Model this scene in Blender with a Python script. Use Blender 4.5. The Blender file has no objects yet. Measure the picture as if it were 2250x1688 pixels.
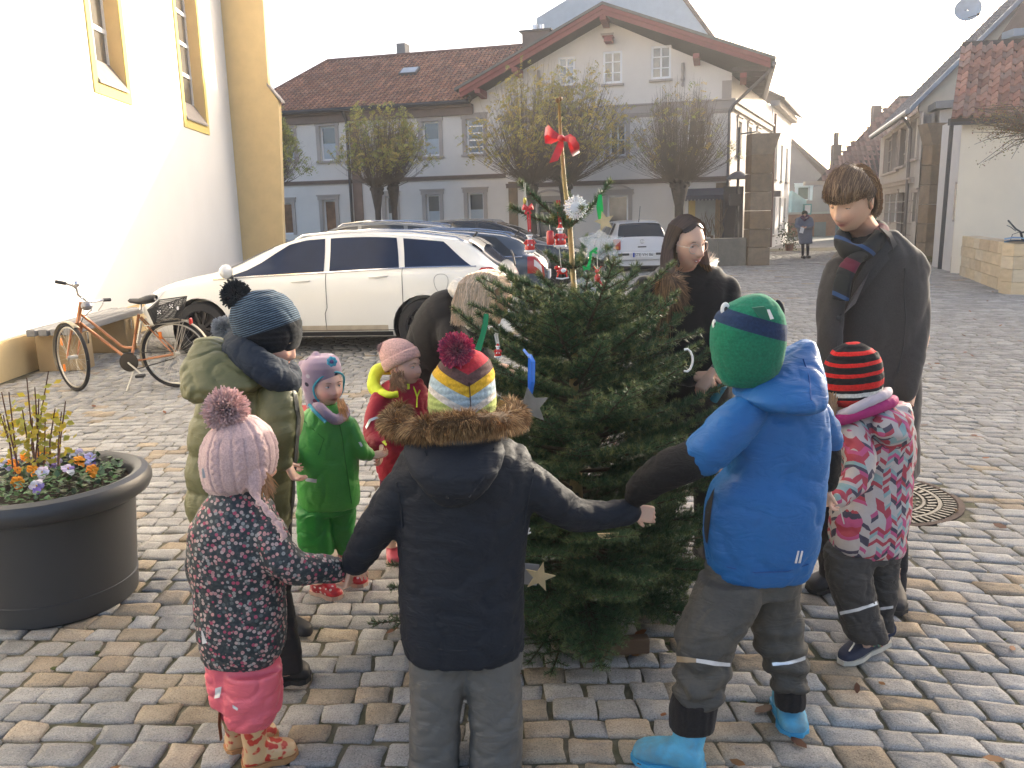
import bpy, bmesh, math, random
import numpy as np
from mathutils import Vector, Matrix, noise

random.seed(7)
sc = bpy.context.scene
COL = sc.collection
rad = math.radians

# ---------------------------------------------------------------- camera, light, exposure
FPX, PITCH, ROLL, CAMZ = 1820.0, rad(11.37), rad(1.43), 1.6
cam_d = bpy.data.cameras.new("camera")
cam_d.sensor_width = 36.0
cam_d.lens = FPX / 2250.0 * 36.0
cam_d.clip_end = 600
cam_d.clip_start = 0.05
cam = bpy.data.objects.new("camera", cam_d)
COL.objects.link(cam)
RM = Matrix.Rotation(math.pi / 2 - PITCH, 3, 'X') @ Matrix.Rotation(-ROLL, 3, 'Z')
cam.matrix_world = Matrix.Translation((0, 0, CAMZ)) @ RM.to_4x4()
sc.camera = cam

SUN_AZ, SUN_EL = rad(42), rad(15)      # azimuth measured from +Y towards +X
world = bpy.data.worlds.new("World")
sc.world = world
world.use_nodes = True
wn = world.node_tree
wn.nodes.clear()
sky = wn.nodes.new('ShaderNodeTexSky')
sky.sky_type = 'NISHITA'
sky.sun_disc = False
sky.sun_elevation = SUN_EL
sky.sun_rotation = SUN_AZ
sky.air_density = 0.6
sky.dust_density = 4.0
sky.ozone_density = 0.0
bg = wn.nodes.new('ShaderNodeBackground')
bg.inputs['Strength'].default_value = 0.15
wo = wn.nodes.new('ShaderNodeOutputWorld')
wn.links.new(sky.outputs[0], bg.inputs[0])
wn.links.new(bg.outputs[0], wo.inputs[0])

sun_d = bpy.data.lights.new("sun", 'SUN')
sun_d.energy = 2.8
sun_d.angle = rad(0.6)
sun_d.color = (1.0, 0.89, 0.72)
sun = bpy.data.objects.new("sun", sun_d)
COL.objects.link(sun)
sdir = Vector((math.sin(SUN_AZ) * math.cos(SUN_EL), math.cos(SUN_AZ) * math.cos(SUN_EL), math.sin(SUN_EL)))
sun.rotation_euler = (-sdir).to_track_quat('-Z', 'Y').to_euler()
sun.location = sdir * 80

sc.view_settings.view_transform = 'Standard'
sc.view_settings.look = 'None'
sc.view_settings.gamma = 1
sc.view_settings.use_curve_mapping = False
sc.view_settings.exposure = 1.75
sc.render.engine = 'CYCLES'
sc.cycles.max_bounces = 6
sc.cycles.diffuse_bounces = 3
sc.cycles.glossy_bounces = 3
sc.cycles.transmission_bounces = 4
sc.cycles.transparent_max_bounces = 8
sc.cycles.caustics_reflective = False
sc.cycles.caustics_refractive = False

# ---------------------------------------------------------------- surveying helpers (photo pixel -> point of the place)
CP = Vector((0, 0, CAMZ))
def ray(x, y): return RM @ Vector(((x - 1125) / FPX, -(y - 844) / FPX, -1.0))
def G(x, y, z=0.0):
    d = ray(x, y); return CP + d * ((z - CAMZ) / d.z)
def D(x, y, Y):
    d = ray(x, y); return CP + d * (Y / d.y)

# ---------------------------------------------------------------- materials
MATS = {}
class NT:
    def __init__(s, m):
        m.use_nodes = True
        s.nt = m.node_tree; s.nt.nodes.clear()
        s.out = s.n('ShaderNodeOutputMaterial'); s.b = s.n('ShaderNodeBsdfPrincipled')
        s.l(s.b.outputs[0], s.out.inputs[0])
    def n(s, t, **kw):
        nd = s.nt.nodes.new(t)
        for k, v in kw.items():
            setattr(nd, k, v)
        return nd
    def l(s, a, b): s.nt.links.new(a, b)
    def set(s, k, v):
        if k in s.b.inputs: s.b.inputs[k].default_value = v
    def coord(s, kind='Object', scale=(1, 1, 1), rot=(0, 0, 0)):
        tc = s.n('ShaderNodeTexCoord'); mp = s.n('ShaderNodeMapping')
        mp.inputs['Scale'].default_value = scale; mp.inputs['Rotation'].default_value = rot
        s.l(tc.outputs[kind], mp.inputs[0]); return mp.outputs[0]
    def noise(s, vec, scale, detail=4, rough=.55, out=0):
        t = s.n('ShaderNodeTexNoise'); t.inputs['Scale'].default_value = scale
        t.inputs['Detail'].default_value = detail; t.inputs['Roughness'].default_value = rough
        s.l(vec, t.inputs['Vector']); return t.outputs[out]
    def ramp(s, fac, stops, interp='LINEAR'):
        r = s.n('ShaderNodeValToRGB'); r.color_ramp.interpolation = interp
        e = r.color_ramp.elements
        while len(e) < len(stops): e.new(0.5)
        for i, (p, c) in enumerate(stops):
            e[i].position = p; e[i].color = (c[0], c[1], c[2], 1) if len(c) == 3 else c
        s.l(fac, r.inputs[0]); return r.outputs[0]
    def mix(s, fac, a, b, blend='MIX'):
        m = s.n('ShaderNodeMix'); m.data_type = 'RGBA'; m.blend_type = blend
        for sock, v in ((m.inputs[0], fac), (m.inputs[6], a), (m.inputs[7], b)):
            if hasattr(v, 'is_linked') or isinstance(v, bpy.types.NodeSocket): s.l(v, sock)
            elif isinstance(v, (int, float)): sock.default_value = v
            else: sock.default_value = (v[0], v[1], v[2], 1)
        return m.outputs[2]
    def math(s, op, a, b=None, clamp=False):
        m = s.n('ShaderNodeMath'); m.operation = op; m.use_clamp = clamp
        for i, v in enumerate((a, b)):
            if v is None: continue
            if isinstance(v, bpy.types.NodeSocket): s.l(v, m.inputs[i])
            else: m.inputs[i].default_value = v
        return m.outputs[0]
    def bump(s, h, strength=.3, dist=.01, prev=None):
        b = s.n('ShaderNodeBump'); b.inputs['Strength'].default_value = strength
        b.inputs['Distance'].default_value = dist; s.l(h, b.inputs['Height'])
        if prev: s.l(prev, b.inputs['Normal'])
        s.l(b.outputs[0], s.b.inputs['Normal']); return b.outputs[0]

def M(name, col=(.5, .5, .5), rough=.7, metal=0, var=.15, vs=3, bump=0, bs=60, bd=.004, spec=.5, attr=False,
      sheen=0,coat=0,alpha=1,trans=0,emit=None,dirt=0,dirtcol=(.12,.1,.07),stretch=(1,1,1),space='Object'):
    if name in MATS: return MATS[name]
    m = bpy.data.materials.new(name); t = NT(m)
    co = t.coord(space, stretch)
    base = t.n('ShaderNodeRGB').outputs[0]; base.default_value = (col[0], col[1], col[2], 1)
    if attr:
        a = t.n('ShaderNodeVertexColor'); a.layer_name = 'Col'; base = a.outputs[0]
    if var:
        nz = t.noise(co, vs, 5, .6)
        k = t.ramp(nz, [(.25, (1 - var,) * 3), (.75, (1 + var,) * 3)])
        base = t.mix(1.0, base, k, 'MULTIPLY')
    if dirt:
        nz = t.noise(co, vs * .6 + .7, 7, .7)
        f = t.ramp(nz, [(.45, (0, 0, 0)), (.7, (dirt,) * 3)])
        base = t.mix(f, base, dirtcol)
    t.l(base, t.b.inputs['Base Color'])
    t.set('Roughness', rough); t.set('Metallic', metal); t.set('Specular IOR Level', spec)
    if sheen: t.set('Sheen Weight', sheen); t.set('Sheen Roughness', .5)
    if coat: t.set('Coat Weight', coat); t.set('Coat Roughness', .05)
    if trans: t.set('Transmission Weight', trans)
    if alpha < 1: t.set('Alpha', alpha)
    if emit: t.set('Emission Color', (*emit, 1)); t.set('Emission Strength', 1)
    if bump: t.bump(t.noise(co, bs, 6, .6), bump, bd)
    MATS[name] = m
    return m

# ---------------------------------------------------------------- mesh builder
MW = {}           # world matrices of things and parts
class MB:
    def __init__(s): s.v = []; s.f = []; s.m = []; s.c = []; s.cc = (1, 1, 1); s.mi = 0; s.usecol = False
    def col(s, c): s.cc = tuple(c); s.usecol = True; return s
    def vert(s, p): s.v.append((p[0], p[1], p[2])); return len(s.v) - 1
    def face(s, idx): s.f.append(tuple(idx)); s.m.append(s.mi); s.c.append(s.cc)
    def poly(s, pts):
        b = len(s.v); s.v += [(p[0], p[1], p[2]) for p in pts]; s.face(range(b, b + len(pts)))
    def hexa(s, p):   # p: 8 points bottom 4 ccw, top 4 ccw
        b = len(s.v); s.v += [(q[0], q[1], q[2]) for q in p]
        for q in ((3,2,1,0),(4,5,6,7),(0,1,5,4),(1,2,6,5),(2,3,7,6),(3,0,4,7)):s.face([b+i for i in q])
    def box(s, c, d, rz=0, mat=None):
        x, y, z = d[0] / 2, d[1] / 2, d[2] / 2
        p=[(-x,-y,-z),(x,-y,-z),(x,y,-z),(-x,y,-z),(-x,-y,z),(x,-y,z),(x,y,z),(-x,y,z)]
        R = mat if mat else Matrix.Rotation(rz, 3, 'Z')
        s.hexa([Vector(c) + R @ Vector(q) for q in p])
    def bbox(s, c, d, bev=.01, rz=0, mat=None):   # bevelled box
        R = mat if mat else Matrix.Rotation(rz, 3, 'Z')
        bm = bmesh.new(); bmesh.ops.create_cube(bm, size=1)
        for v in bm.verts: v.co = Vector((v.co.x * d[0], v.co.y * d[1], v.co.z * d[2]))
        bmesh.ops.bevel(bm, geom=list(bm.edges), offset=bev, segments=1, affect='EDGES')
        b = len(s.v); bm.verts.index_update()
        for v in bm.verts: q = Vector(c) + R @ v.co; s.v.append(tuple(q))
        for f in bm.faces: s.face([b + v.index for v in f.verts])
        bm.free()
    def grid(s, pts, closeu=False, closev=False, flip=False):   # pts[i][j]
        n, m = len(pts), len(pts[0]); b = len(s.v)
        for r in pts: s.v += [(p[0], p[1], p[2]) for p in r]
        for i in range(n if closeu else n - 1):
            for j in range(m if closev else m - 1):
                q=[b+i*m+j,b+((i+1) % n)*m+j,b+((i+1) % n)*m+(j+1) % m,b+i*m+(j+1) % m]
                s.face(q[::-1] if flip else q)
        return b
    def tube(s, path, r, n=8, cap=True, flat=None):
        path = [Vector(p) for p in path]; k = len(path)
        if not isinstance(r, (list, tuple)): r = [r] * k
        t0 = (path[1] - path[0]).normalized()
        up = Vector((0, 0, 1)) if abs(t0.z) < .9 else Vector((1, 0, 0))
        u = t0.cross(up).normalized(); rings = []
        for i in range(k):
            t = (path[min(i + 1, k - 1)] - path[max(i - 1, 0)])
            if t.length < 1e-9: t = t0
            t = t.normalized(); u = (u - t * u.dot(t))
            if u.length < 1e-6: u = t.orthogonal()
            u.normalize(); w = t.cross(u)
            rr = r[i]; ra, rb = (rr if isinstance(rr, (list, tuple)) else (rr, rr))
            rings.append([path[i]+u*(math.cos(a)*ra)+w*(math.sin(a)*rb) for a in [2*math.pi*j/n for j in range(n)]])
        b = s.grid(rings, closev=True, flip=True)
        if cap:
            s.face([b + j for j in range(n)]); s.face([b + (k - 1) * n + n - 1 - j for j in range(n)])
    def rings(s, secs, n=20, right=Vector((1, 0, 0)), fwd=Vector((0, 1, 0)), p=2.0, cap=True):
        # secs: (center, half width, half depth[, p]) stacked loops; right/fwd = section axes
        R = []
        for q in secs:
            c = Vector(q[0]); pw = q[3] if len(q) > 3 else p; r = []
            rt = q[4] if len(q) > 4 else right; fw = q[5] if len(q) > 5 else fwd
            for j in range(n):
                a = 2 * math.pi * j / n; ca, sa = math.cos(a), math.sin(a)
                x=abs(ca)**(2/pw)*(1 if ca >= 0 else -1);y=abs(sa)**(2/pw)*(1 if sa >= 0 else -1)
                r.append(c + rt * (x * q[1]) + fw * (y * q[2]))
            R.append(r)
        b = s.grid(R, closev=True, flip=True); k = len(R)
        if cap:
            s.face([b + j for j in range(n)]); s.face([b + (k - 1) * n + n - 1 - j for j in range(n)])
    def lathe(s, prof, c=(0, 0, 0), n=24, mat=None):
        c = Vector(c); R = mat if mat else Matrix.Identity(3)
        s.grid([[c+R @ Vector((r*math.cos(a),r*math.sin(a),z)) for a in [2*math.pi*j/n for j in range(n)]] for r,z in prof],closev=True,flip=True)
    def ball(s, c, r, n=10, m=7, mat=None):
        if not isinstance(r, (list, tuple)): r = (r, r, r)
        R = mat if mat else Matrix.Identity(3); c = Vector(c)
        s.grid([[c+R @ Vector((r[0]*math.sin(t)*math.cos(a),r[1]*math.sin(t)*math.sin(a),-r[2]*math.cos(t))) for a in [2*math.pi*j/n for j in range(n)]] for t in [.02+(math.pi-.04)*i/(m-1) for i in range(m)]],closev=True,flip=True)
    def prism(s,pts,a,b_,tri=False):  # pts outline list of Vectors at offset a and offset b (vector offsets)
        n = len(pts); b = len(s.v)
        for o in (a, b_): s.v += [tuple(Vector(p) + Vector(o)) for p in pts]
        s.face([b + i for i in range(n)][::-1]); s.face([b + n + i for i in range(n)])
        for i in range(n): j = (i + 1) % n; s.face([b + i, b + j, b + n + j, b + n + i])
    def add(s, o):
        b=len(s.v);s.v += o.v;s.f += [tuple(b+i for i in f) for f in o.f];s.m += [s.mi]*len(o.f) if not any(o.m) else o.m;s.c += o.c;s.usecol |= o.usecol
    def mesh(s, name, mats, smooth=False, inv=None):
        me = bpy.data.meshes.new(name)
        V = s.v
        if inv is not None:
            A = np.array(V, dtype=float).reshape(-1, 3); MM = np.array(inv)
            A = A @ MM[:3, :3].T + MM[:3, 3]; V = A.tolist()
        me.from_pydata(V, [], s.f)
        for m in (mats if isinstance(mats, (list, tuple)) else [mats]): me.materials.append(m)
        if any(s.m): me.polygons.foreach_set('material_index', s.m)
        if s.usecol:
            ca = me.color_attributes.new('Col', 'FLOAT_COLOR', 'CORNER')
            arr = []
            for f, c in zip(s.f, s.c): arr += [c[0], c[1], c[2], 1.0] * len(f)
            ca.data.foreach_set('color', arr)
        if smooth: me.polygons.foreach_set('use_smooth', [True] * len(me.polygons))
        me.update()
        if smooth and smooth != 'all':
            try: me.set_sharp_from_angle(angle=rad(smooth if not isinstance(smooth, bool) else 40))
            except Exception: pass
        return me
    def build(s, name, mats, parent=None, smooth=False, kind=None, label=None):
        """link the collected shape as one object; vertices are given in world space"""
        W = MW[parent.name] if parent else Matrix.Identity(4)
        me = s.mesh(name, mats, smooth, W.inverted() if parent else None)
        o = bpy.data.objects.new(name, me); COL.objects.link(o)
        if parent: o.parent = parent
        MW[o.name] = W.copy()
        if kind: o['kind'] = kind
        if label: o['label'] = label
        return o

def thing(name, label, cat, loc=(0, 0, 0), rz=0, group=None):
    o = bpy.data.objects.new(name, None); COL.objects.link(o)
    o.empty_display_size = .2
    o.location = loc; o.rotation_euler = (0, 0, rz)
    o['label'] = label; o['category'] = cat
    if group: o['group'] = group
    MW[o.name] = Matrix.Translation(loc) @ Matrix.Rotation(rz, 4, 'Z')
    return o
def tag(o, label, cat, group=None):
    o['label'] = label; o['category'] = cat
    if group: o['group'] = group
    return o
def reorigin(o):
    """move a top-level mesh's origin to the base of its shape"""
    me=o.data;n=len(me.vertices);A=np.empty(n*3);me.vertices.foreach_get('co',A);A=A.reshape(-1,3)
    c=np.array([A[:,0].mean(),A[:,1].mean(),A[:,2].min()]);me.vertices.foreach_set('co',(A-c).ravel());o.location=c
    me.update(); MW[o.name] = Matrix.Translation(c); return o

class WF:   # a wall's own frame: u along the wall, n outwards, z up
    def __init__(s, P, d, n):
        s.P=Vector((P[0],P[1],0));s.d=Vector((d[0],d[1],0)).normalized();s.n=Vector((-s.d.y,s.d.x,0))
        if s.n.dot(Vector((n[0], n[1], 0))) < 0: s.n = -s.n
    def p(s, u, n, z): return s.P + s.d * u + s.n * n + Vector((0, 0, z))
    def box(s, mb, u0, u1, n0, n1, z0, z1):
        q=[s.p(u0,n0,z0),s.p(u1,n0,z0),s.p(u1,n1,z0),s.p(u0,n1,z0),s.p(u0,n0,z1),s.p(u1,n0,z1),s.p(u1,n1,z1),s.p(u0,n1,z1)]
        mb.hexa(q)
    def uz(s, x, y, off=0):   # survey: where the sight line of a photo pixel meets this wall
        d = ray(x, y); P = s.P + s.n * off; t = ((P - CP).dot(s.n)) / d.dot(s.n); q = CP + d * t
        return (q - P).dot(s.d), q.z
    def wall(s, mb, u0, u1, z0, top, holes, th=.35, brk=()):
        """wall slab with real openings; top = height or function of u; holes = (u0,u1,z0,z1)"""
        zt = top if callable(top) else (lambda u: top)
        us = sorted({u0, u1, *[h[0] for h in holes], *[h[1] for h in holes], *brk})
        zs = sorted({z0, *[h[2] for h in holes], *[h[3] for h in holes], 99.})
        ex = set()
        for a, b in zip(us, us[1:]):
            p, q = zt(a + 1e-6), zt(b - 1e-6)
            for z in zs:
                if min(p, q) < z < max(p, q): ex.add(a + (b - a) * (z - p) / (q - p))
        us = sorted({*us, *ex})
        for a, b in zip(us, us[1:]):
            if b - a < 1e-5: continue
            for c, d in zip(zs, zs[1:]):
                if any(h[0]-1e-6 <= a and b <= h[1]+1e-6 and h[2]-1e-6 <= c and d <= h[3]+1e-6 for h in holes):continue
                za, zb = min(d, zt(a)), min(d, zt(b))
                if za <= c and zb <= c: continue
                za, zb = max(za, c), max(zb, c)
                mb.poly([s.p(a, 0, c), s.p(b, 0, c), s.p(b, 0, zb), s.p(a, 0, za)])
                mb.poly([s.p(a, -th, c), s.p(b, -th, c), s.p(b, -th, zb), s.p(a, -th, za)])
        for h in holes:
            q = [(h[0], h[2]), (h[1], h[2]), (h[1], h[3]), (h[0], h[3])]
            for i in range(4):
                A, B = q[i], q[(i + 1) % 4]
                mb.poly([s.p(A[0], 0, A[1]), s.p(B[0], 0, B[1]), s.p(B[0], -th, B[1]), s.p(A[0], -th, A[1])])
        ub = [u0, *[b for b in brk if u0 < b < u1], u1]
        for a,b in zip(ub,ub[1:]):mb.poly([s.p(a,0,zt(a)),s.p(b,0,zt(b)),s.p(b,-th,zt(b)),s.p(a,-th,zt(a))])
        for a in (u0, u1): mb.poly([s.p(a, 0, z0), s.p(a, -th, z0), s.p(a, -th, zt(a)), s.p(a, 0, zt(a))])

def window(fr,root,u0,u1,z0,z1,frm,glass,cols=1,rows=1,surround=None,sw=.14,sill=None,depth=.12,fw=.06,bar=.03,curtain=None):
    """window in an opening: frame (part) > pane, and the stone surround and sill as parts"""
    mb = MB(); d = -depth
    fr.box(mb, u0, u0 + fw, d - .05, d, z0, z1); fr.box(mb, u1 - fw, u1, d - .05, d, z0, z1)
    fr.box(mb,u0+fw,u1-fw,d-.05,d,z0,z0+fw);fr.box(mb,u0+fw,u1-fw,d-.05,d,z1-fw,z1)
    for i in range(1, cols):
        c=u0+(u1-u0)*i/cols;fr.box(mb,c-bar*.8,c+bar*.8,d-.045,d+.004,z0+fw,z1-fw)
    for i in range(1, rows):
        c=z0+(z1-z0)*i/rows;fr.box(mb,u0+fw,u1-fw,d-.04,d-.003,c-bar/2,c+bar/2)
    w = mb.build('window', frm, root)
    for i in range(cols):
        for j in range(rows):
            a = u0 + (u1 - u0) * i / cols; b = u0 + (u1 - u0) * (i + 1) / cols
            c = z0 + (z1 - z0) * j / rows; e = z0 + (z1 - z0) * (j + 1) / rows
            pb=MB();fr.box(pb,a+.02,b-.02,d-.032-.002*random.random(),d-.022,c+.02,e-.02)
            cm = glass
            if curtain and j < max(1, rows // 2) and rows > 1: cm = curtain
            pb.build('pane', cm, w)
    if curtain and rows == 1:
        cb=MB();fr.box(cb,u0+fw,u1-fw,d-.02,d-.012,z0+fw,z0+(z1-z0)*.5);cb.build('frosted_pane',curtain,w)
    if surround:
        sb = MB()
        fr.box(sb,u0-sw,u0-.003,-.02,.035,z0-.02,z1+.003);fr.box(sb,u1+.003,u1+sw,-.02,.035,z0-.02,z1+.003)
        fr.box(sb, u0 - sw - .03, u1 + sw + .03, -.02, .045, z1 + .003, z1 + sw)
        fr.box(sb, u0 - sw - .06, u1 + sw + .06, -.02, .08, z1 + sw, z1 + sw + .05)
        sb.build('window_surround', surround, root)
    if sill:
        sb=MB();fr.box(sb,u0-sw-.04 if surround else u0-.06,u1+sw+.04 if surround else u1+.06,-.1,.1,z0-.09,z0-.02);sb.build('window_sill',sill,root)
    return w

def tiles(mb, O, U, V, L, H, cw, rh, cols, amp=.03, keep=None, th=.03, jit=.004):
    """pantiles over a roof plane: O origin at the eave, U along the eave, V up the slope; every tile has its own curve and step"""
    U = U.normalized(); V = V.normalized(); Nn = U.cross(V)
    if Nn.z < 0: Nn = -Nn
    prof = [(0, 0), (.14, -.1), (.42, -.35), (.6, .1), (.76, .85), (.88, 1), (1.0, .5)]
    nr, nc = int(H / rh), int(L / cw)
    for r in range(nr):
        for c in range(nc):
            u, v = c * cw, r * rh
            if keep and not keep(u + cw / 2, v + rh / 2): continue
            j = random.uniform(-jit, jit); cl = random.choice(cols); k = random.uniform(.8, 1.18)
            mb.col([x * k for x in cl])
            lo = [O + U * (u + a * cw) + V * (v - .03 + j) + Nn * (h * amp + th) for a, h in prof]
            hi = [O + U * (u + a * cw) + V * (v + rh + .02) + Nn * (h * amp + .004) for a, h in prof]
            fr = [O + U * (u + a * cw) + V * (v - .03 + j) + Nn * (h * amp - .01) for a, h in prof]
            mb.grid([fr, lo, hi])

PAD = .004

# ================================================================ SETTING: ground and paving
m_stone=bpy.data.materials.new('granite');t=NT(m_stone);co=t.coord('Object');a_=t.n('ShaderNodeVertexColor');a_.layer_name='Col'
gp = t.n('ShaderNodeNewGeometry').outputs['Position']
c_=t.mix(1.0,a_.outputs[0],t.ramp(t.noise(gp,7,6,.65),[(.28,(.98,.97,.94)),(.7,(1.42,1.42,1.40))]),'MULTIPLY')
c_=t.mix(1.0,c_,t.ramp(t.noise(gp,190,3,.7),[(.30,(.45,.45,.46)),(.47,(.95,.95,.95)),(.62,(1.08,1.08,1.06)),(.74,(1.55,1.53,1.5))]),'MULTIPLY')
c_ = t.mix(t.ramp(t.noise(gp, 3.1, 8, .75), [(.55, (0, 0, 0)), (.75, (.3, .3, .3))]), c_, (.13, .125, .09))
t.l(c_, t.b.inputs['Base Color']); t.set('Roughness', 1.0); t.set('Specular IOR Level', .1)
n1_ = t.bump(t.noise(gp, 24, 4, .6), .5, .010); t.bump(t.noise(gp, 120, 4, .7), .7, .004, n1_)
m_joint=M('joint_sand',(.14,.125,.085),rough=1,var=.5,vs=14,bump=.8,bs=120,bd=.006,dirt=.8,dirtcol=(.05,.065,.02))
m_ground = M('ground_far', (.23, .225, .21), rough=.9, var=.25, vs=2.5, bump=.3, bs=8, bd=.02)
g = MB(); g.poly([(-400, -60, -.03), (400, -60, -.03), (400, 500, -.03), (-400, 500, -.03)])
go = g.build('ground', m_ground, kind='structure')

def rowwarp(x):
    if x > 0: return -.075 * x * x if x < 1.6 else -.192 - .24 * (x - 1.6)
    return .035 * x * x * .6 if x > -2 else .084 - .05 * (x + 2)
STC = [(.29, .283, .27), (.31, .303, .29), (.265, .26, .25), (.335, .328, .315), (.30, .29, .275)]
STY = [(.32, .27, .205), (.30, .25, .19), (.34, .29, .23), (.28, .235, .18)]
rs = random.Random(11)
def stone_verts(cx, cy, w, d, near):
    rr = rs.random(); tilt = (rs.uniform(-.02, .02), rs.uniform(-.025, .025)); dz = rs.uniform(-.005, .005)
    hx, hy = w / 2, d / 2; j = .010
    c4 = [(-hx, -hy), (hx, -hy), (hx, hy), (-hx, hy)]
    c4 = [(a + rs.uniform(-j, j), b + rs.uniform(-j, j)) for a, b in c4]
    o = []
    for i in range(4):
        a, b = c4[i], c4[(i + 1) % 4]; p = c4[i - 1]
        k = rs.uniform(.03, .09); k2 = rs.uniform(.03, .09)
        o.append((a[0]+(p[0]-a[0])*k,a[1]+(p[1]-a[1])*k));o.append((a[0]+(b[0]-a[0])*k2,a[1]+(b[1]-a[1])*k2))
        mx,my=(a[0]+b[0])/2,(a[1]+b[1])/2;o.append((mx+rs.uniform(-.006,.006),my+rs.uniform(-.006,.006)))
    z = lambda x, y, h: h + dz + tilt[0] * x + tilt[1] * y
    if near:
        v = [(x, y, z(x, y, -.022)) for x, y in o] + [(x * .99, y * .988, z(x, y, -.003)) for x, y in o]
        v += [(x*.965,y*.952,z(x,y,.0015+rs.uniform(-.0015,.0015))) for x,y in o]+[(x*.5,y*.5,z(x,y,.0035+rs.uniform(-.003,.003))) for x,y in o]
        v.append((0, 0, z(0, 0, .004 + rs.uniform(-.003, .003))))
    else:
        v=[(x,y,z(x,y,-.016)) for x,y in o]+[(x*.965,y*.95,z(x,y,.001)) for x,y in o]+[(0,0,z(0,0,.004))]
    return [(cx + a, cy + b + rowwarp(cx + a) - rowwarp(cx), c) for a, b, c in v]
def stone_faces(near):
    n = 12; f = []
    for k in range(3 if near else 1):
        for i in range(n):f.append((k*n+i,k*n+(i+1) % n,(k+1)*n+(i+1) % n,(k+1)*n+i))
    k = 3 if near else 1
    for i in range(n): f.append((k * n + i, k * n + (i + 1) % n, (k + 1) * n))
    return f
NF, FF = stone_faces(True), stone_faces(False)
stones = []; y = 1.0; MHC, MHR = Vector((2.02, 4.47, 0)), .44
while y < 36:
    rh = rs.uniform(.098, .122) if y < 14 else rs.uniform(.15, .19)
    yc = y + rh / 2; hw = y * .70 + 2.2; x = -hw - rs.random() * .2
    while x < hw:
        w = rs.uniform(.105, .185) if y < 14 else rs.uniform(.17, .27)
        X = x + w / 2; Y = yc + rowwarp(X)
        if not (X<-5.4-max(0,Y-8.8)*.068 and Y>5) and (Vector((X,Y,0))-MHC).length>MHR+.03 and Y<36:
            # sandy stones run in loose bands, more of them close by and left
            nz = noise.noise(Vector((X * .9, Y * .9, 3.1)))
            pyel=.17+.5*nz+(.16 if X<.4 and Y<3.2 else 0)-(.16 if Y>6 else 0)-(.12 if X>1.2 else 0)
            c = rs.choice(STY) if rs.random() < pyel else rs.choice(STC)
            k = rs.uniform(.88, 1.1); stones.append((X, Y, w - .008, rh - .007, [q * k for q in c]))
        x += w
    y += rh
pav = MB()
pav.poly([(-27, 0, -.0065), (27, 0, -.0065), (27, 36.2, -.0065), (-27, 36.2, -.0065)])
pav_o=pav.build('cobble_paving',m_joint,kind='structure');pav_o['label']='grey and sandy granite setts with mossy joints covering the square'
def inview(X, Y):
    q = RM.transposed() @ (Vector((X, Y, 0)) - CP); px = 1125 - FPX * q.x / q.z; py = 844 + FPX * q.y / q.z
    return 30 < px < 2220 and py < 1670
near_ids=sorted([i for i,s_ in enumerate(stones) if inview(s_[0],s_[1])],key=lambda i:stones[i][1]**2+stones[i][0]**2)[:298]
near_set = set(near_ids)
big = MB(); big.usecol = True
for i, (X, Y, w, d, c) in enumerate(stones):
    nr = Y < 7
    V = stone_verts(X, Y, w, d, nr)
    if i in near_set:
        me = bpy.data.meshes.new('cobblestone'); A = [(a - X, b - Y, z_) for a, b, z_ in V]
        me.from_pydata(A, [], NF); me.materials.append(m_stone)
        ca=me.color_attributes.new('Col','FLOAT_COLOR','CORNER');ca.data.foreach_set('color',[c[0],c[1],c[2],1.0]*len(me.loops))
        me.polygons.foreach_set('use_smooth', [True] * len(me.polygons))
        o=bpy.data.objects.new('cobblestone',me);COL.objects.link(o);o.location=(X,Y,0);o.parent=pav_o
    else:
        b = len(big.v); big.v += V; fs = NF if nr else FF
        big.f += [tuple(b + q for q in f) for f in fs]; big.m += [0] * len(fs); big.c += [tuple(c)] * len(fs)
bs_o = big.build('cobblestones', m_stone, pav_o, smooth='all', kind='stuff')

# moss and grit crumbs along the joints
m_moss = M('moss', (.11, .12, .04), rough=1, var=.5, vs=9)
mo = MB()
for _ in range(2600):
    s_ = stones[rs.randrange(len(stones))]
    if s_[1] > 12: continue
    side = rs.random() < .5; X = s_[0] + (rs.uniform(-.5, .5) * s_[2]); Y = s_[1] - s_[3] / 2 - .006
    if side: X = s_[0] - s_[2] / 2 - .006; Y = s_[1] + rs.uniform(-.5, .5) * s_[3]
    r = rs.uniform(.004, .012)
    if noise.noise(Vector((X * .8, Y * .8, 7))) < -.12: continue
    mo.ball((X, Y, -.005), (r * 1.5, r, r * .9), 5, 4)
mo.build('joint_moss', m_moss, pav_o, smooth='all', kind='stuff')

# street kerb line and drain slab across the street mouth
kb=MB();kb.bbox((10.0,25.35,.0),(4.2,.18,.05),.01);kb.build('stone_kerb',M('kerb',(.3,.29,.27),var=.2,bump=.3),kind='structure')

# ================================================================ BUILDINGS
m_wallG=M('render_grey',(.74,.695,.635),rough=.9,var=.06,vs=.7,bump=.15,bs=90,dirt=.10,dirtcol=(.42,.39,.35))
m_trim = M('stone_trim', (.42, .37, .33), rough=.85, var=.1, vs=2, bump=.15)
m_trim2 = M('cornice_brown', (.20, .15, .125), rough=.8, var=.12)
m_frame = M('window_white', (.8, .8, .8), rough=.4, var=.03)
m_glass = M('glass_dark', (.05, .06, .07), rough=.06, var=.3, vs=1.5, spec=.8, coat=.6)
m_glassB = M('glass_sky', (.16, .24, .36), rough=.08, var=.3, vs=2, spec=.8)
m_curt = M('frosted', (.42, .48, .52), rough=.5, var=.1)
m_red = M('oxblood_wood', (.21, .045, .04), rough=.6, var=.15, vs=6, bump=.2, bs=30)
m_dark = M('dark_metal', (.035, .035, .04), rough=.5, var=.1)
m_darkwood = M('dark_wood', (.045, .032, .026), rough=.8, var=.2)
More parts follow.
